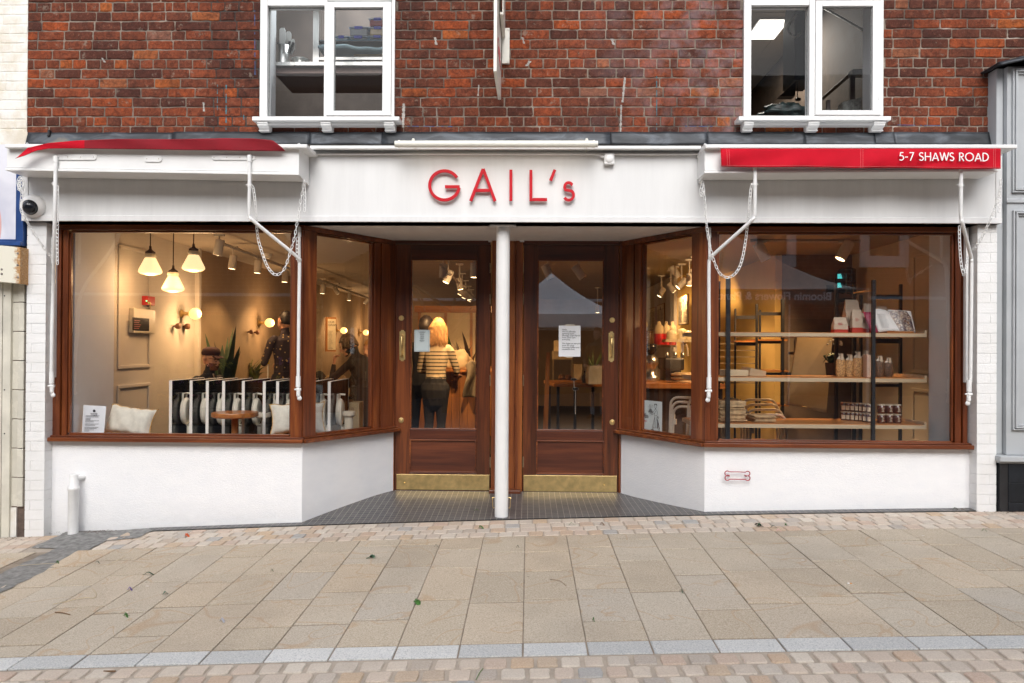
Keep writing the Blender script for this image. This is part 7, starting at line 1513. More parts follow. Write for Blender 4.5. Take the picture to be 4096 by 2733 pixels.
def tub(u0, v0, u1, v1, y, fill, label):
    x0, x1, z0, z1 = RC(u0, v0, u1, v1, y); t = thing('storage_box', label, 'storage box', ((x0+x1)/2, y, z0), 'clip-lid food boxes in the left upper window'); g_ = (x1-x0)*.05
    mb = MB(); mb.box(x0+g_, x1-g_, y, y+.15, z0+.001, z1-.014); mb.build('tub', mat('clear_tub_'+fill[0], fill[1], .2, coat=.5, var=.2, nscale=40), t, bevel=.012); mb = MB(); mb.box(x0, x1, y-.004, y+.154, z1-.013, z1-.003); mb.build('lid', mat('clear_lid', (.3, .34, .42), .2), t, bevel=.004)
    mb = MB(); xm_ = (x0+x1)/2; mb.box(xm_-(x1-x0)*.2, xm_+(x1-x0)*.2, y-.012, y-.005, z1-.026, z1-.001); mb.build('clip', mat('blue_clip', (.015, .02, .3), .35), t, bevel=.002)
yb = .62
for a in (((1395, 106, 1474, 145), ('grey', (.16, .16, .17)), 'middle clip-lid box, above a flatter one, in the left upper window'), ((1393, 144, 1473, 160), ('grey', (.16, .16, .17)), 'flat clip-lid box standing on the shelf, in the middle'), ((1474, 72, 1545, 106), ('red', (.2, .02, .03)), 'top box of the right pile, with dark red contents'), ((1475, 107, 1546, 142), ('oat', (.4, .28, .16)), 'middle box of the right pile, holding pale crumbs'), ((1473, 142, 1546, 160), ('grey', (.16, .16, .17)), 'lowest flat box of the right pile'), ((1338, 143, 1393, 162), ('white', (.4, .38, .36)), 'pale flat box at the left edge of the casement')): tub(*a[0], yb, a[1], a[2])
mb = MB(); mb.fr(1276, 160, 1600, 165, .55, .95); mb.build('blue_tray', mat('blue_tray_plastic', (.02, .16, .26), .3), bevel=.002, label='thin blue tray on the shelf under the food boxes', cat='tray')
x0, x1, _, _ = RC(1276, 185, 1600, 200, .55); zc_ = P(1400, 192, .55).z; mb = MB(); mb.sheet(lambda a, b: (x0+(x1-x0)*a, .5+.4*b, zc_+.014*sin(a*7)*(1-b*.5)+.005*sin(a*23)), 30, 6, .02); mb.build('plastic_sheet', mat('pale_blue_plastic', (.4, .55, .6), .3), smooth=True, label='crumpled pale blue plastic sheet on the black shelf rail', cat='plastic sheet')
x0, x1, z0, z1 = RC(1415, 216, 1600, 230, .6); mb = MB(); mb.box(x0, x1, .6, .9, z0, z1); mb.build('baking_tray', mat('tray_beige', (.45, .33, .2), .5), bevel=.004, label='shallow beige baking tray low in the left upper window', cat='tray')
# right upper window contents
y = 1.6; t = thing('extractor_arm', 'dark extractor hood with a curved steel arm in the right upper window', 'extractor', tuple(P(3200, 250, y)))
mb = MB(); x0, x1, z0, z1 = RC(3178, 20, 3260, 320, y); mb.prism([(x0, y, z0), (x1, y, z0), (x1, y, z1+.6), (x0+.1, y, z1+.6), (x0, y, z1-.1)], (0, .35, 0)); mb.build('hood', mat('black_hood', (.02, .018, .016), .4), t)
mb = MB(); mb.tube(smooth_path([P(3185, 60, 1.3), P(3155, 105, 1.3), P(3152, 120, 1.3), P(3160, 135, 1.3), P(3182, 148, 1.3), P(3200, 135, 1.4)], 5), .012, 8); mb.build('arm', STEEL, t, smooth=True)
t = thing('control_unit', 'black slanted unit with pale buttons hanging in the right upper window', 'control unit', tuple(P(3150, 385, 1.3))); mb = MB(); mb.prism([P(3118, 385, 1.3), P(3180, 385, 1.3), P(3184, 325, 1.3)], (0, .1, 0)); mb.build('body', DARK, t)
mb = MB(); mb.tube([P(3190, 325, 1.28), P(3190, 392, 1.28)], .004, 6); mb.ball(P(3192, 398, 1.28), (.03, .02, .018), 10, 6); mb.build('hanging_switch', DARK, t)
c = P(3150, 430, .7); blob('plastic_bags', 'heap of crumpled bags and teal cloths on the sill of the right upper window', 'bags', (c.x, .75, P(3150, 455, .75).z), (.2, .12, .08), mat('teal_dark_cloth', (.03, .05, .05), .4, var=.8, nscale=22), .5, 5, 3)
t = thing('steel_table', 'steel legged table in the right pane of the right upper window', 'table', tuple(P(3410, 440, .9))); q0 = P(3411, 277, .9); mb = MB(); mb.box(q0.x, q0.x+.3, .9, 1.0, q0.z-.045, q0.z); mb.build('tabletop', STEEL, t)
for (u0, u1) in ((3403, 3421), (3308, 3322)): post(u0, u1, 300 if u0 > 3400 else 400, 470, .95, t, mat('dull_steel', (.25, .22, .22), .5, metal=.4))
mb = MB(); mb.tube([P(3411, 290, 1.0), P(3290, 395, 1.9)], .022, 4); mb.build('side_rail', mat('brown_rail', (.12, .08, .05), .6), t)
mb = MB(); mb.prism([P(3371, 446, .8), P(3446, 446, .8), P(3446, 390, .8), P(3371, 408, .8)], (0, .1, 0)); mb.build('paper_bag', mat('printed_white_bag', (.5, .52, .5), .6, var=.4, nscale=30), label='white patterned bag under the steel table in the right upper window', cat='bag')
mb = MB(); mb.tube([P(3300, 35, 1.8), P(3450, 120, 1.2)], .012, 8); mb.build('ceiling_pipe', STEEL, smooth=True, label='thin pale pipe running down across the right upper pane', cat='pipe')
# ================================================================== across the street (seen in the glass)
OY = -15.5; ob = thing('opposite_building', 'brick building with white stone window surrounds across the street', 'building', (0, OY, -.1))
m, tt, bb = nodes('opposite_brickwork'); g = N(tt, 'NewGeometry').outputs['Position']; sp = N(tt, 'SeparateXYZ'); tt.links.new(g, sp.inputs[0]); cx_ = N(tt, 'CombineXYZ'); tt.links.new(sp.outputs[0], cx_.inputs[0]); tt.links.new(sp.outputs[2], cx_.inputs[1])
br = N(tt, 'TexBrick'); br.inputs['Scale'].default_value = 1; br.inputs['Brick Width'].default_value = .30; br.inputs['Row Height'].default_value = .105; br.inputs['Mortar Size'].default_value = .007
br.inputs['Color1'].default_value = (.30, .10, .045, 1); br.inputs['Color2'].default_value = (.2, .065, .035, 1); br.inputs['Mortar'].default_value = (.5, .43, .36, 1); tt.links.new(cx_.outputs[0], br.inputs['Vector'])
c_ = mixc(tt, noise(tt, coords(tt), 2.2, 5), br.outputs[0], (.26, .1, .06)); tt.links.new(c_, bb.inputs['Base Color']); bb.inputs['Roughness'].default_value = .85
mb = MB(); mb.box(-24, 24, OY-.6, OY, -1.2, 8.6); mb.build('wall', m, ob)
for i, x in enumerate((-9, -5.5, -2.2, 1.4, 4.5, 6.75, 9.85)):
    zc_ = 3.95 if x > 2 else 5.4; mb = MB(); w_ = .42
    for e in ((x-w_-.24, x-w_, zc_, zc_+1.8), (x+w_, x+w_+.24, zc_, zc_+1.8), (x-w_-.24, x+w_+.24, zc_-.32, zc_-.01)): mb.box(e[0], e[1], OY, OY+.12, e[2], e[3])
    f = mb.build('window_surround', mat('stone_white', (.8, .8, .76), .7, var=.1), ob); mb = MB(); mb.quad((x-w_, OY+.02, zc_), (x+w_, OY+.02, zc_), (x+w_, OY+.02, zc_+1.8), (x-w_, OY+.02, zc_+1.8)); mb.build('pane', BLKP, f)
mb = MB(); mb.box(-24, 24, OY-.1, OY+.35, 8.6, 8.9); mb.build('parapet', MATS['stone_white'], ob)
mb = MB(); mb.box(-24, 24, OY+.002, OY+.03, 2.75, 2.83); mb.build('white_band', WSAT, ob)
mb = MB(); mb.box(-24, 24, OY+.002, OY+.05, -1, 2.2); mb.build('dark_shopfront', mat('dark_shopfront_paint', (.03, .022, .02), .5, var=.4, nscale=1.5, obj=False), ob)
CANV = mat('white_canvas', (.93, .92, .9), .8, var=.05)
def tent(cx_, cy_, hw, zeave, zpeak, label, CANV=CANV):
    t = thing('gazebo_tent', label, 'gazebo', (cx_, cy_, 0)); mb = MB()
    def f(a, b):
        x, y = (a-.5)*2, (b-.5)*2; k = max(abs(x), abs(y)); h = (1-k)**1.5; return (cx_+x*hw, cy_+y*hw, zeave+(zpeak-zeave)*h+.05*k*(1-min(abs(x), abs(y))/max(.01, k))*-1)
    mb.sheet(f, 24, 24, .01); mb.build('canopy', CANV, t, smooth=True)
    for sx, sy in ((-1, -1), (1, -1), (1, 1), (-1, 1)):
        g0_ = ground(cx_+sx*hw, cy_+sy*hw); mb = MB(); mb.box(cx_+sx*hw-.02, cx_+sx*hw+.02, cy_+sy*hw-.02, cy_+sy*hw+.02, g0_-.05, zeave); mb.build('leg', WMET, t)
    for sy in (-1, 1):
        mb = MB(); mb.sheet(lambda a, b: (cx_+(a*2-1)*hw, cy_+sy*(hw+.015)+.01*sin(a*20), zeave-.02-.27*b), 20, 3, .004); mb.build('valance', CANV if cx_ < 2 else mat('dark_valance', (.2, .155, .13), .8), t)
    return t
tent(.5, -9.3, 1.5, 2.06, 3.02, 'white pyramid gazebo tent over the flower stall')
tb_ = tent(4.0, -9.9, 2.1, 2.45, 3.9, 'shade-toned gazebo tent with the flower shop name along its edge', mat('shaded_canvas', (.5, .42, .36), .8, var=.05))  # the canopy's dim shade is put into its brown canvas colour
mb = MB(); text(mb, 'Bloomin Flowers & Plants', .2, (5.45, -9.9+2.135, 2.24), right=(-1, 0, 0), bold=.005); mb.build('lettering', mat('pale_lettering', (.95, .95, .95), .6, var=0), tb_)
def rack(x, y, label, n=4):
    t = thing('flower_rack', label, 'flower stand', (x, y, ground(x, y)), 'flower stands of the stall'); g0_ = ground(x, y)
    for sx in (-.75, .75): mb = MB(); mb.box(x+sx-.02, x+sx+.02, y-.3, y+.3, g0_, g0_+1.35); mb.build('side_frame', BLKM, t)
    for k in range(n):
        z = g0_+.2+.32*k; mb = MB(); mb.box(x-.73, x+.73, y-.28+.08*k, y+.28, z, z+.02); mb.build('shelf', BLKM, t)
        for i in range(8):
            q = Vector((x-.65+.185*i, y+.12, z+.021)); mb = MB(); mb.lathe([(.045, 0), (.06, .1), (0, .1)], q, 8); mb.build('pot', mat('stall_pot', (.5, .5, .5) if k % 2 else (.1, .07, .05), .6), t)
            mb = MB(); colr = [('pink_bloom', (.5, .12, .22)), ('green_clump', (.06, .16, .03)), ('violet_bloom', (.22, .1, .35)), ('yellow_bloom', (.55, .45, .08))][(k*3+i//3) % 4]
            for j in range(16): a = rnd.uniform(0, 6.28); e = rnd.uniform(0, .08); c3 = q+Vector((cos(a)*e, sin(a)*e, .12+rnd.uniform(0, .12))); s3 = .018; mb.add([c3+Vector((rnd.gauss(0, s3), rnd.gauss(0, s3), rnd.gauss(0, s3))) for _ in range(4)], [(0, 1, 2), (0, 2, 3), (0, 1, 3)])
            mb.build('flowers', mat(*colr, .6, var=.2), t)
rack(-4.6, -8.4, 'black flower stand with pots at the left end of the stall'); rack(-6.4, -8.6, 'black flower stand farthest left of the stall'); rack(3.4, -9.9, 'black flower stand under the gazebo tent')
# bare street tree
tr = thing('street_tree', 'bare leafless street tree on the far side of the street', 'tree', (-1.9, -9.8, -.1)); BARK = mat('bark', (.16, .13, .1), .9, var=.3, bmp=.6)
def branch(mb, p, d, L_, r, lev):
    pts_ = [Vector(p)]; q = Vector(p); dd = Vector(d)
    for i in range(4): dd = (dd+Vector((rnd.gauss(0, .13), rnd.gauss(0, .13), rnd.gauss(.02, .08)))).normalized(); q = q+dd*L_/4; pts_.append(q.copy())
    mb.tube(pts_, [r*(1-.14*i) for i in range(5)], 6 if lev else 10)
    if lev < 4:
        for k in range(3 if lev else 5):
            s_ = pts_[rnd.choice([2, 3, 4])]; nd = (dd+Vector((rnd.gauss(0, .7), rnd.gauss(0, .7), rnd.gauss(.1, .4)))).normalized(); branch(mb, s_, nd, L_*.66, r*.5, lev+1)
mb = MB(); branch(mb, (-1.9, -9.8, ground(-1.9, -9.8)-.05), (0, 0, 1), 2.4, .1, 0); mb.build('trunk', BARK, tr, smooth=True)
# ================================================================== people
def hand(L, wrist, d, nrm, curl=.5, key='skin', side=1):
    """palm, four unequal bent fingers and a thumb leaving the side of the palm"""
    w_ = Vector(wrist); d = Vector(d).normalized(); nrm = Vector(nrm); nrm = (nrm-d*nrm.dot(d)).normalized(); s = d.cross(nrm)*side
    L.append(([w_, w_+d*.05, w_+d*.088], [.024, .036, .034], .5, key))
    for k, ln in enumerate((.068, .078, .072, .056)):
        b = w_+d*.085+s*(.026-.0175*k); a1 = curl*.9; a2 = curl*1.9; p1 = b+(d*cos(a1)+nrm*sin(a1))*ln*.5; p2 = p1+(d*cos(a2)+nrm*sin(a2))*ln*.5
        L.append(([b-d*.02, b, p1, p2], [.009, .009, .0085, .0075], 1, key))
    t0 = w_+d*.03+s*.03; t1 = t0+(d*.6+s*.7+nrm*.3).normalized()*.035; t2 = t1+(d*.9+s*.1+nrm*.5*curl).normalized()*.032
    L.append(([w_+d*.02+s*.012, t0, t1, t2], [.014, .012, .0105, .009], 1, key))
def head(L, c, k=1., yaw=0, tilt=0):
    c = Vector(c); R_ = Matrix.Rotation(radians(yaw), 3, 'Z') @ Matrix.Rotation(radians(tilt), 3, 'X'); T_ = lambda x, y, z: c+R_ @ Vector((x*k, y*k, z*k))
    L.append(([T_(0, -.035, -.02), T_(0, -.02, .035), T_(0, .0, .065)], [.062*k, .079*k, .062*k], 1.12, 'skin')); L.append(([T_(0, .0, .085), T_(0, .03, .0), T_(0, .045, -.07), T_(0, .055, -.095)], [.055*k, .068*k, .05*k, .028*k], 1, 'skin'))
    L.append(([T_(0, .088, .012), T_(0, .105, -.012), T_(0, .112, -.024), T_(0, .095, -.034)], [.009*k, .011*k, .014*k, .009*k], 1, 'skin'))
    for sx in (-1, 1):
        L.append(([T_(sx*.074, -.012, .02), T_(sx*.084, -.02, .005), T_(sx*.078, -.012, -.028)], [.009*k, .014*k, .008*k], 1, 'skin'))
        L.append(([T_(sx*.012, .09, .03), T_(sx*.045, .078, .032)], [.008*k, .007*k], 1, 'skin'))
    L.append(([T_(-.02, .093, -.055), T_(0, .1, -.054), T_(.02, .093, -.055)], [.005*k, .008*k, .005*k], 1, 'skin'))
    return T_
def figure(label, loc, rotz, L, mats, T_=None, voxel=.0075):
    t = bpy.data.objects.new('person', None); t.empty_display_size = .1; COL.objects.link(t); ORG[t.name] = Vector((0, 0, 0)); tag(t, label, 'person')
    mb = MB()
    for pts_, rs, fl, key in L:
        mb.tube(pts_, rs, 12, fl, 'shared')
        if key == 'skin' or len(pts_) > 2:
            for p_, r_ in ((pts_[0], rs[0]), (pts_[-1], rs[-1])): mb.ball(p_, (r_*.97, r_*.97*(min(1, fl) if fl < 1 else 1), r_*.97*(min(1, fl) if len(pts_) > 9 else 1)), 10, 6)
    o = bpy.data.objects.new('tmp', mb.mesh('tmp', [])); COL.objects.link(o); r = o.modifiers.new('r', 'REMESH'); r.mode = 'VOXEL'; r.voxel_size = voxel; s_ = o.modifiers.new('s', 'SMOOTH'); s_.factor = .5; s_.iterations = 4
    bpy.context.view_layer.update(); me = bpy.data.meshes.new_from_object(o.evaluated_get(bpy.context.evaluated_depsgraph_get())); bpy.data.objects.remove(o)
    n = len(me.polygons); cen = np.empty(n*3); me.polygons.foreach_get('center', cen); cen = cen.reshape(-1, 3); best = np.full(n, 1e9); idx = np.zeros(n, int); keys = list(mats)
    for pts_, rs, fl, key in L:
        for i in range(len(pts_)-1):
            a, b = np.array(pts_[i]), np.array(pts_[i+1]); ab = b-a; k = np.clip(((cen-a)@ab)/max(1e-9, ab@ab), 0, 1); d = np.linalg.norm(cen-a-k[:, None]*ab, axis=1)/(rs[i]*(1-k)+rs[i+1]*k)
            q = d < best; best[q] = d[q]; idx[q] = keys.index(key)
    me.materials.clear()
    for k in keys: me.materials.append(mats[k])
    me.polygons.foreach_set('material_index', idx); me.polygons.foreach_set('use_smooth', [True]*n); me.name = 'body'
    b = bpy.data.objects.new('body', me); COL.objects.link(b); b.parent = t; ORG[b.name] = Vector((0, 0, 0))
    if T_:
        mb = MB()
        for sx in (-1, 1): mb.ball(T_(sx*.031, .079, .012), .0105, 10, 7)
        mb.build('eye', mat('eye_dark', (.04, .025, .02), .1, var=0), t, smooth=True)
    t.location = loc; t.rotation_euler.z = radians(rotz); return t
def legs(L, key='bottom', shoe='shoe', h=1., sp=.1, k1=(0, .012), low=None):
    for sx in (-1, 1):
        L.append(([(sx*.09*h, 0, .93*h), (sx*sp*h, .01, .72*h), (sx*sp*h, k1[1], .5*h)], [.092*h, .078*h, .056*h], 1, key))
        L.append(([(sx*sp*h, k1[1], .5*h), (sx*sp*h, -.02, .34*h), (sx*sp*h, -.015, .09*h)], [.055*h, .056*h, .036*h], 1, low or key))
        L.append(([(sx*sp*h, -.04, .045*h), (sx*(sp+.008)*h, .06, .045*h), (sx*(sp+.015)*h, .17, .03*h)], [.042*h, .04*h, .03*h], .9, shoe))
def torso(L, h=1., lean=0, key='top', w_=1.):
    L.append(([(0, 0, .9*h), (0, lean*.1, 1.0*h), (0, lean*.3, 1.14*h), (0, lean*.62, 1.3*h), (0, lean*.85, 1.4*h), (0, lean, 1.46*h)], [.155*h*w_, .148*h*w_, .14*h*w_, .168*h*w_, .165*h*w_, .075*h], .66, key))
    L.append(([(0, lean, 1.43*h), (0, lean*1.05+.012, 1.54*h)], [.052*h, .05*h], 1, 'skin'))
def armL(L, sx, h, lean, elbow, wrist, key='top', w_=1.):
    L.append(([(sx*.15*h*w_, lean*.85, 1.405*h), (sx*.19*h*w_, lean*.85, 1.37*h), elbow], [.056*h, .054*h, .042*h], 1, key)); L.append(([elbow, wrist], [.041*h, .028*h], 1, key))
def hairshell(T_, parent, m, lx=.086, ly=.1, lz=.115, dz=.03, dy=-.018, cut=-.35, name='hair', th=.012):
    mb = MB(); vs = []; q = MB(); q.ball((0, 0, 0), 1, 26, 18)
    for x, y, z in q.v:
        lim = cut if y < .2 else .35
        z2 = max(z, lim); k = 1+.05*mnoise.noise(Vector((x*6, y*6, z*3))); vs.append(T_(x*lx*k, y*ly*k+dy, z2*lz*k+dz))
    mb.v = [tuple(p) for p in vs]; mb.f = q.f; mb.m = q.m; mb.sm = q.sm; return mb.build(name, m, parent, smooth=True)
def strands(T_, parent, m, n, length, name='hair', seed=1, wd_=.012, wave=.02):
    rr = random.Random(seed); mb = MB()
    for i in range(n):
        a = radians(rr.uniform(150, 390)); ln = length*rr.uniform(.75, 1.05); pts_ = []
        for k in range(8):
            f = k/7; 
            if f < .35: g = f/.35; ang = g*pi/2; x, y, z = cos(a)*.088*sin(ang), sin(a)*.1*sin(ang)-.015, .03+.11*cos(ang)
            else: g = (f-.35)/.65; x, y, z = cos(a)*(.088+.02*g)+wave*sin(g*6+i)*.5, sin(a)*(.1+.01*g)-.015+.01*sin(i+g*5), .03-ln*g
            pts_.append(T_(x, y, z))
        mb.tube(pts_, [wd_*.6]*3+[wd_]*3+[wd_*.7, wd_*.15], 5, .5)
    return mb.build(name, m, parent, smooth=True)
DJ = mat('black_jacket', (.014, .014, .017), .85, var=.3, nscale=8, bmp=.3, bscale=50); TR_ = mat('dark_trousers', (.018, .018, .022), .85, var=.2); SHO = mat('brown_suede_shoe', (.07, .025, .015), .8, var=.2)
AUB = mat('auburn_beard', (.16, .06, .025), .8, var=.3, nscale=60); DKH = mat('dark_hair', (.02, .013, .01), .5, var=.4, nscale=40)
# seated man in a cap
L = []; h = 1.
L.append(([(0, 0, .47), (0, -.01, .58), (0, 0, .74), (0, .03, .92), (0, .04, 1.02), (0, .05, 1.07)], [.16, .155, .15, .178, .17, .08], .68, 'top')); L.append(([(0, .05, 1.04), (0, .065, 1.15)], [.054, .052], 1, 'skin')); L.append(([(0, .1, .86), (0, .105, 1.0), (0, .085, 1.07)], [.05, .06, .05], .5, 'shirt'))
for sx in (-1, 1): L.append(([(sx*.16, .04, 1.01), (sx*.2, .04, .97), (sx*.24, .08, .74)], [.058, .056, .045], 1, 'top')); L.append(([(sx*.24, .08, .74), (sx*.14, .3, .77)], [.044, .03], 1, 'top')); hand(L, (sx*.14, .3, .77), (-sx*.3, 1, 0), (0, 0, -1), .6, side=sx); L.append(([(sx*.1, 0, .5), (sx*.12, .42, .5)], [.09, .06], 1, 'bottom')); L.append(([(sx*.12, .42, .5), (sx*.12, .4, .09)], [.058, .04], 1, 'bottom')); L.append(([(sx*.12, .38, .045), (sx*.13, .58, .035)], [.042, .032], 1, 'shoe'))
T_ = head(L, (0, .08, 1.235), 1, 0, -6)
p = P(852, 1440, 2.12); man = figure('seated man in a dark cap and round glasses behind the parked folding tables', (p.x-.08, 2.12, -.03), -112, L, dict(top=DJ, shirt=mat('cream_shirt', (.55, .45, .3), .8), skin=SKIN, bottom=TR_, shoe=SHO), T_)
mb = MB(); mb.lathe([(0, .062), (.05, .058), (.085, .035), (.098, .0), (.095, -.02), (.09, -.03)], T_(0, -.012, .075), 24, 'Z', .93, 1.08); mb.sheet(lambda a, b: T_((a-.5)*.14*(1-.25*b), .075+.075*b, .055-.02*b-.012*(abs(a-.5)*2)**2), 8, 4, .006); mb.build('cap', mat('plum_cap', (.035, .008, .01), .85, var=.2), man, smooth=True)
mb = MB()
for sx in (-1, 1): mb.tube([T_(sx*.032+.024*cos(q), .1, .01+.022*sin(q)) for q in [2*pi*i/16 for i in range(16)]], .0022, 5, closed=True); mb.tube([T_(sx*.056, .098, .015), T_(sx*.08, .0, .02)], .002, 5)
mb.tube([T_(-.01, .102, .015), T_(.01, .102, .015)], .002, 5); mb.build('glasses', MATS['dark_bronze'], man)
mb = MB(); mb.sheet(lambda a, b: T_(.066*sin((a-.5)*3.2)*(1-.35*b), .035+.062*cos((a-.5)*3.2)*(1-.1*b), -.035-.075*b), 16, 8, .012); mb.build('beard', AUB, man, smooth=True)
# standing man holding a broom, patterned shirt
m, tt, bb = nodes('patterned_shirt'); g = N(tt, 'TexCoord').outputs['Object']; vo = N(tt, 'TexVoronoi'); vo.inputs['Scale'].default_value = 17; tt.links.new(g, vo.inputs['Vector']); k_ = math_(tt, 'GREATER_THAN', .19, vo.outputs['Distance']); tt.links.new(mixc(tt, k_, (.03, .02, .03), (.5, .36, .16)), bb.inputs['Base Color']); bb.inputs['Roughness'].default_value = .8
L = []; torso(L, 1.02); legs(L, h=1.02); armL(L, -1, 1.02, 0, (-.26, .05, 1.14), (-.13, .3, 1.2)); armL(L, 1, 1.02, 0, (.27, .03, 1.13), (.12, .28, 1.1)); hand(L, (-.13, .3, 1.2), (.5, .8, .1), (1, -.5, 0), 1.1, side=1); hand(L, (.12, .28, 1.1), (-.6, .8, 0), (-1, -.4, 0), 1.1, side=-1)
T_ = head(L, (0, .02, 1.66), 1, 12, 8); p = P(1142, 1300, 3.5); man2 = figure('standing man seen from behind, in a dark shirt with small gold flecks', (p.x, 3.5, 0), 48, L, dict(top=m, skin=SKIN, bottom=TR_, shoe=SHO), T_)
hairshell(T_, man2, DKH, cut=-.45)
q = Vector((p.x, 3.5, 0))+Matrix.Rotation(radians(48), 3, 'Z') @ Vector((-.03, .37, 1.2)); t = thing('broom', 'pole with a yellow grip held upright by the standing man', 'broom', (q.x, q.y, .3)); mb = MB(); mb.tube([(q.x, q.y, .3), (q.x+.0, q.y, 1.12)], .011, 8); mb.build('pole', WMET, t, smooth=True); mb = MB(); mb.tube([(q.x, q.y, 1.121), (q.x, q.y, 1.33)], .02, 10); mb.build('grip', mat('yellow_grip', (.7, .5, .03), .5), t, smooth=True)
mb = MB(); mb.box(q.x-.14, q.x+.14, q.y-.03, q.y+.03, .2, .299); mb.build('brush', DARK, t)
# blonde woman in a striped jumper, leaning on the counter
m, tt, bb = nodes('striped_knit'); g = N(tt, 'TexCoord').outputs['Object']; sp = N(tt, 'SeparateXYZ'); tt.links.new(g, sp.inputs[0]); fr_ = math_(tt, 'FRACT', math_(tt, 'MULTIPLY', sp.outputs[2], 24)); k_ = math_(tt, 'MULTIPLY', math_(tt, 'LESS_THAN', fr_, .3), math_(tt, 'LESS_THAN', sp.outputs[2], 1.33)); tt.links.new(mixc(tt, k_, (.62, .5, .33), (.02, .018, .018)), bb.inputs['Base Color']); bb.inputs['Roughness'].default_value = .9; bump(tt, bb, noise(tt, coords(tt, (1, 1, .1), obj=True), 240, 2), .5, .003)
h = .95; L = []; torso(L, h, .1, w_=.88); legs(L, h=h, sp=.075); L.append(([(0, 0, .97*h), (0, -.01, .9*h), (0, -.01, .8*h)], [.142, .162, .15], .72, 'bottom')); armL(L, 1, h, .1, (.225, .14, 1.08), (.17, .34, 1.02), w_=.88); armL(L, -1, h, .1, (-.215, .14, 1.08), (-.1, .35, 1.03), w_=.88); hand(L, (.2, .32, 1.02), (-.2, 1, 0), (0, 0, -1), .5, side=-1); hand(L, (-.1, .33, 1.03), (.2, 1, 0), (0, 0, -1), .5, side=1)
T_ = head(L, (0, .14, 1.56), .95, 0, -14); p = P(1742, 1400, 2.7); wo1 = figure('blonde woman in a cream jumper with dark stripes, back to the left door', (p.x, 2.7, 0), -6, L, dict(top=m, skin=SKIN, bottom=TR_, shoe=SHO), T_)
BL_ = mat('blonde_hair', (.5, .27, .1), .45, var=.35, nscale=60, stretch=(1, 1, .1)); hairshell(T_, wo1, BL_, .084, .097, .115, cut=-.6); strands(T_, wo1, BL_, 260, .28, seed=3, wd_=.007, wave=.045)
# dark haired companion
h = .97; L = []; torso(L, h, .06); legs(L, h=h); armL(L, 1, h, .06, (.25, .08, 1.07), (.15, .3, 1.05)); armL(L, -1, h, .06, (-.27, .0, 1.08), (-.25, .16, .85)); hand(L, (.15, .3, 1.05), (0, 1, 0), (0, 0, -1), .5, side=-1); hand(L, (-.25, .16, .85), (0, .4, -1), (0, -1, 0), .6)
T_ = head(L, (0, .1, 1.6), .95, 0, -10); p = P(1690, 1400, 3.3); wo2 = figure('dark haired person in black, half hidden behind the blonde woman', (p.x, 3.3, 0), -20, L, dict(top=DJ, skin=SKIN, bottom=TR_, shoe=SHO), T_); hairshell(T_, wo2, DKH, .094, .108, .125, cut=-.9)
# grey haired woman in a black coat in the angled window, hand raised
h = .93; L = []; torso(L, h, .14, w_=1.12); legs(L, h=h); L.append(([(0, 0, 1.0), (0, 0, .8), (0, -.01, .55)], [.19, .2, .2], .75, 'top')); armL(L, -1, h, .14, (-.22, .34, 1.08), (-.12, .36, 1.24), w_=1.1); armL(L, 1, h, .14, (.22, .3, 1.0), (.1, .45, .95), w_=1.1); hand(L, (-.12, .36, 1.24), (.1, -.1, 1), (0, -1, 0), .8, side=-1); hand(L, (.1, .45, .95), (-.2, 1, 0), (0, 0, -1), .5, side=-1)
T_ = head(L, (0, .24, 1.46), .95, 0, -22); p = P(1462, 1500, 2.75); wo3 = figure('grey haired woman in a black coat raising one hand, in the left angled window', (p.x+.02, 2.75, -.1), 82, L, dict(top=DJ, skin=SKIN, bottom=TR_, shoe=SHO), T_); GH_ = mat('grey_brown_hair', (.16, .11, .07), .6, var=.5, nscale=50); hairshell(T_, wo3, GH_, .095, .11, .12, cut=-.55); strands(T_, wo3, GH_, 90, .07, seed=5, wave=.05)
# blonde person with a bun just behind her
L = []; h = .95; torso(L, h); legs(L, h=h); armL(L, 1, h, 0, (.25, .05, 1.08), (.18, .25, 1.0)); armL(L, -1, h, 0, (-.25, .05, 1.08), (-.18, .25, 1.0)); hand(L, (.18, .25, 1.0), (0, 1, 0), (0, 0, -1), .5, side=-1); hand(L, (-.18, .25, 1.0), (0, 1, 0), (0, 0, -1), .5)
T_ = head(L, (0, .03, 1.56), .95); p = P(1470, 1420, 3.9); wo4 = figure('person with a blonde bun behind the grey haired woman', (p.x+.04, 3.9, -.25), 160, L, dict(top=DJ, skin=SKIN, bottom=TR_, shoe=SHO), T_); hairshell(T_, wo4, BL_, .092, .105, .12, cut=-.5); mb = MB(); mb.ball(T_(0, -.1, .09), (.045, .045, .04), 12, 8); mb.build('bun', BL_, wo4, smooth=True)
# dark seated shoulder between the window corner post and the bags
L = [([(0, 0, .45), (0, 0, .7), (0, .02, .92), (0, .03, 1.04)], [.17, .165, .19, .09], .7, 'top'), ([(0, .03, 1.02), (0, .04, 1.13)], [.054, .05], 1, 'skin')]
for sx in (-1, 1): L.append(([(sx*.16, .03, .99), (sx*.21, .03, .94), (sx*.24, .06, .7)], [.058, .055, .045], 1, 'top')); L.append(([(sx*.24, .06, .7), (sx*.14, .28, .76)], [.044, .03], 1, 'top')); hand(L, (sx*.14, .28, .76), (0, 1, 0), (0, 0, -1), .5, side=-sx); L.append(([(sx*.1, 0, .48), (sx*.12, .4, .48), (sx*.12, .42, .1)], [.09, .06, .04], 1, 'bottom')); L.append(([(sx*.12, .4, .045), (sx*.12, .56, .04)], [.04, .03], 1, 'shoe'))
T_ = head(L, (0, .06, 1.2)); p = P(1235, 1500, 3.6); wo5 = figure('seated person in black, only the shoulder showing beside the window corner post', (p.x, 3.6, .0), 170, L, dict(top=DJ, skin=SKIN, bottom=TR_, shoe=SHO), T_); hairshell(T_, wo5, DKH)
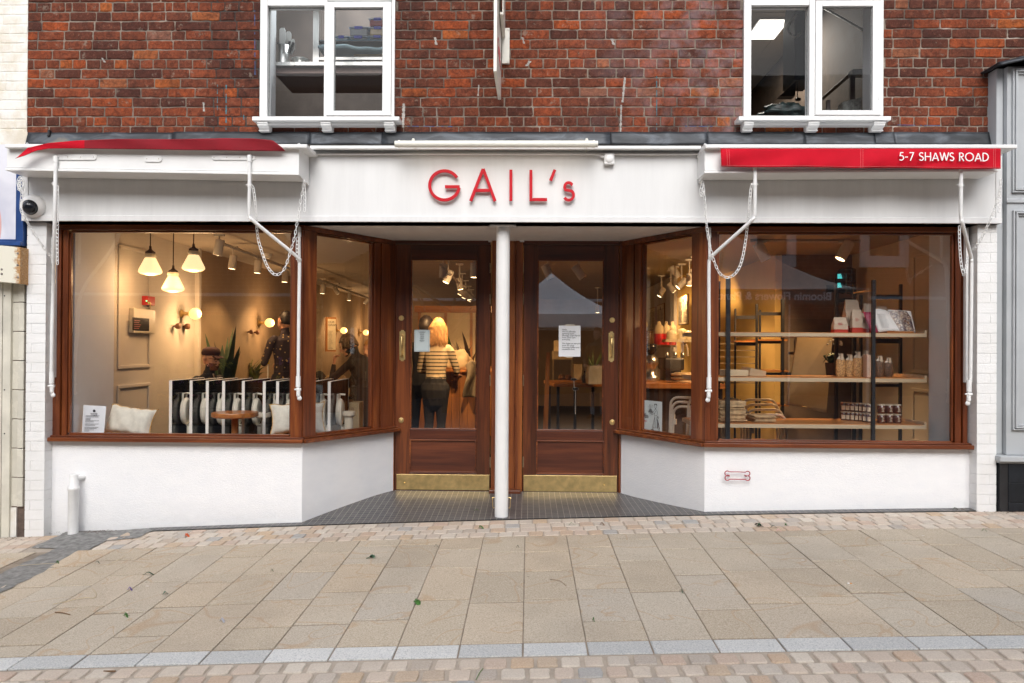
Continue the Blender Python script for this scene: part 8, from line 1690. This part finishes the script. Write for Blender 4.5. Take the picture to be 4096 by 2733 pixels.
# man standing in the street, seen only mirrored in the right door
L = []; torso(L, 1.03); legs(L, 'skin', 'shoe', 1.03, low='skin')
for sx in (-1, 1): L.append(([(sx*.09, 0, .95), (sx*.105, .01, .72), (sx*.108, .01, .58)], [.105, .095, .085], 1, 'bottom')); L.append(([(sx*.103, -.015, .22), (sx*.103, -.015, .09)], [.046, .042], 1, 'sock'))
armL(L, -1, 1.03, 0, (-.27, .03, 1.15), (-.16, .27, 1.05)); armL(L, 1, 1.03, 0, (.27, .03, 1.15), (.16, .27, 1.05)); hand(L, (.16, .27, 1.05), (-.4, .9, 0), (-1, -.3, 0), .9, side=-1); hand(L, (-.16, .27, 1.05), (.4, .9, 0), (1, -.3, 0), .9, side=1)
T_ = head(L, (0, .02, 1.67), 1); mn = figure('man in a dark top, shorts and pale socks standing in the street', (1.36, -7.3, ground(1.36, -7.3)), 28, L, dict(top=mat('olive_top', (.1, .08, .045), .8, var=.1), skin=SKIN, bottom=TR_, shoe=SHO, sock=mat('grey_sock', (.45, .45, .47), .9)), T_); hairshell(T_, mn, AUB, cut=-.4)
mb = MB()
for dx in (-.012, 0, .012): mb.tube([(.2+dx*.4, .06-.0+dx*2.2, 1.38), (.285+dx*.3, .075+dx*2.2, 1.2)], .0035, 4)
mb.build('sleeve_stripe', mat('yellow_stripe', (.6, .35, .05), .7), mn)
# ================================================================== fallen leaves and litter
def leaf(u, v, ln, yaw, m, label, cat='leaf', asp=.42, curl=.02, group=None, name='fallen_leaf', n=1):
    c = PG(u, v); t_ = MB(); 
    for k in range(n):
        a0 = radians(yaw+k*63-30*(n > 1)); L_ = ln*rnd.uniform(.7, 1) if k else ln; M = Matrix.Translation(c+Vector((0, 0, .004+.004*k))) @ Matrix.Rotation(a0, 4, 'Z') @ Matrix.Rotation(radians(rnd.uniform(-8, 4)), 4, 'Y')
        t_.T = M
        def f(a, b):
            x = (a-.5)*L_+(.5*L_*.6 if n > 1 else 0); w2 = asp*L_*.5*max(.02, sin(pi*min(1, a*.93+.03)))**.8; return (x, (b-.5)*2*w2, curl*L_*4*((b-.5)**2)*2+curl*sin(a*5)*.6+.006*a)
        t_.sheet(f, 10, 4, .0006); t_.tube([(-.5*L_+(.3*L_ if n > 1 else 0), 0, .001), (-.62*L_+(.3*L_ if n > 1 else 0), .004, .002)], .0012, 4)
    return t_.build(name, m, smooth=True, label=label, cat=cat, group=group)
GLf = 'leaves fallen on the pavement'
for u, v, ln, yw, m, lb, a_, n in ((600, 2301, .07, 12, LEAF2, 'long dark green pointed leaf on the left slabs', .28, 1), (665, 2378, .035, 40, mat('grey_green_leaf', (.08, .17, .1), .5, var=.3), 'folded grey green leaf in front of the long pointed leaf', .8, 1), (1493, 2234, .07, 150, MATS['grey_green_leaf'], 'curled blue green leaf in front of the left door', .4, 2),
    (1662, 2414, .048, -15, LEAF1, 'bright green crumpled leaf nearest the kerb', .75, 2), (1910, 2046, .05, 5, LEAF1, 'green leaf lying on the dark tiles left of the column', .42, 1), (1920, 2115, .05, 10, LEAF1, 'bright green leaf pair on the setts below the column', .45, 2), (2073, 2192, .022, 20, LEAF2, 'small oval dark leaf on the slab right of the column', .6, 1), (3035, 2108, .06, 20, LEAF2, 'cluster of dark green leaves on the setts below the bone hook', .5, 3),
    (3098, 2112, .05, -8, LEAF2, 'flat dark leaf right of the leaf cluster', .35, 1), (3143, 2103, .018, 40, LEAF1, 'tiny bright green leaf among the setts', .6, 1), (3203, 2040, .045, 4, LEAF2, 'green leaf on the strip under the right window', .3, 1), (3825, 2040, .045, -5, LEAF2, 'dark green leaf near the right pier', .35, 1), (3893, 2027, .04, -20, LEAF1, 'green leaf against the foot of the right pier', .45, 1), (3940, 2126, .035, -10, LEAF1, 'pale green leaf on the slabs at the right', .4, 1), (392, 2254, .03, 5, LEAF2, 'dark leaf scrap left of the long pointed leaf', .3, 1), (228, 2256, .02, 30, LEAF1, 'small green sprig on the asphalt strip', .6, 2), (500, 2468, .03, 10, LEAF1, 'split green leaf on the left slabs near the kerb', .45, 2), (2727, 2372, .025, -40, LEAF2, 'narrow dark leaf on a slab joint right of centre', .35, 1),
    (1205, 2254, .022, 35, LEAF2, 'small dark curled leaf left of the blue green leaf', .4, 1), (2290, 2100, .045, 8, LEAF1, 'thin green leaf blade on the setts in front of the right door', .2, 1), (1090, 2288, .02, 0, LEAF2, 'little dark leaf on a slab left of centre', .4, 1), (2372, 2487, .014, 10, LEAF1, 'tiny yellow green sprig near the kerb', .5, 2), (1640, 2088, .03, 5, LEAF1, 'small pale leaf at the edge of the tiles', .3, 1), (1747, 2189, .028, 5, LEAF2, 'small dark leaf on the slab below the left door', .35, 1)):
    leaf(u, v, ln, yw, m, lb, asp=a_, n=n, group=GLf)
leaf(745, 2148, .045, 10, mat('orange_petal', (.6, .1, .02), .6), 'small orange red flower head on the setts at the left', 'flower', .5, n=3, name='fallen_flower'); leaf(1657, 1985, .03, -20, MATS['orange_petal'], 'orange leaf on the tiles before the left door', 'leaf', .4)
leaf(3117, 2126, .03, 0, mat('pink_petal', (.7, .35, .4), .6), 'pale pink petal on the slabs below the right window', 'petal', .6, name='petal'); leaf(516, 2363, .035, 20, mat('violet_petal', (.15, .1, .28), .7), 'violet flower sprig on the left slabs', 'flower', .3, n=2, name='fallen_flower'); leaf(2405, 2102, .05, 0, LEAF3, 'dry brown leaf on the setts in front of the right door', 'leaf', .3, n=2); leaf(885, 2488, .04, 0, mat('pale_lavender', (.45, .45, .5), .7), 'pale lavender head on a slab near the kerb', 'flower', .3, n=2, name='fallen_flower')
def twig(pts, r, m, label): mb = MB(); mb.tube(smooth_path([PG(u, v)+Vector((0, 0, .004+.004*(i % 2))) for i, (u, v) in enumerate(pts)], 5), r, 5); mb.build('twig', m, smooth=True, label=label, cat='twig')
STR_ = mat('straw', (.55, .45, .28), .7); BRN = MATS['dry_leaf']
twig([(212, 2420), (330, 2398), (375, 2395), (385, 2380), (370, 2358)], .0016, STR_, 'long bent straw lying on the left slabs'); twig([(70, 2266), (150, 2262), (225, 2256)], .0013, STR_, 'thin straw across the asphalt strip'); twig([(428, 2264), (470, 2246), (500, 2226)], .0013, STR_, 'short pale straw near the asphalt strip')
twig([(220, 2452), (250, 2457), (280, 2462)], .003, BRN, 'brown twig on the left slabs near the kerb'); twig([(415, 2689), (462, 2692)], .004, BRN, 'thick brown twig on the setts at the bottom left'); twig([(1932, 2678), (1918, 2700), (1905, 2722)], .002, mat('green_stem', (.1, .2, .04), .5), 'green stem between the setts at the bottom centre'); twig([(2200, 2320), (2240, 2330), (2265, 2346)], .0014, BRN, 'thin brown stalk on the slab right of the column')
c = PG(3398, 2337); t = thing('cigarette_end', 'orange tipped cigarette end on the right slabs', 'cigarette end', tuple(c)); mb = MB(); mb.tube([c+Vector((-.012, 0, .004)), c+Vector((0, 0, .004))], .004, 8); mb.build('paper', WMET, t); mb = MB(); mb.tube([c+Vector((.0001, 0, .004)), c+Vector((.013, 0, .004))], .004, 8); mb.build('filter', mat('filter_orange', (.6, .28, .08), .7), t)
for i, (u, v) in enumerate(((3692, 2143), (3212, 2241), (590, 2345), (1840, 2200), (150, 2190))): c = PG(u, v); mb = MB(); mb.lathe([(.008, 0), (.007, .0015), (0, .0018)], c, 9, 'Z', 1.4, .8); mb.build('chewing_gum', mat('old_gum', (.6, .56, .52), .7), label=['white gum spot on the slabs in front of the right window', 'white gum spot on a slab right of centre', 'white speck of gum on the left slabs', 'pale gum spot below the left door', 'pale gum spot on the slabs at the far left'][i], cat='chewing gum')
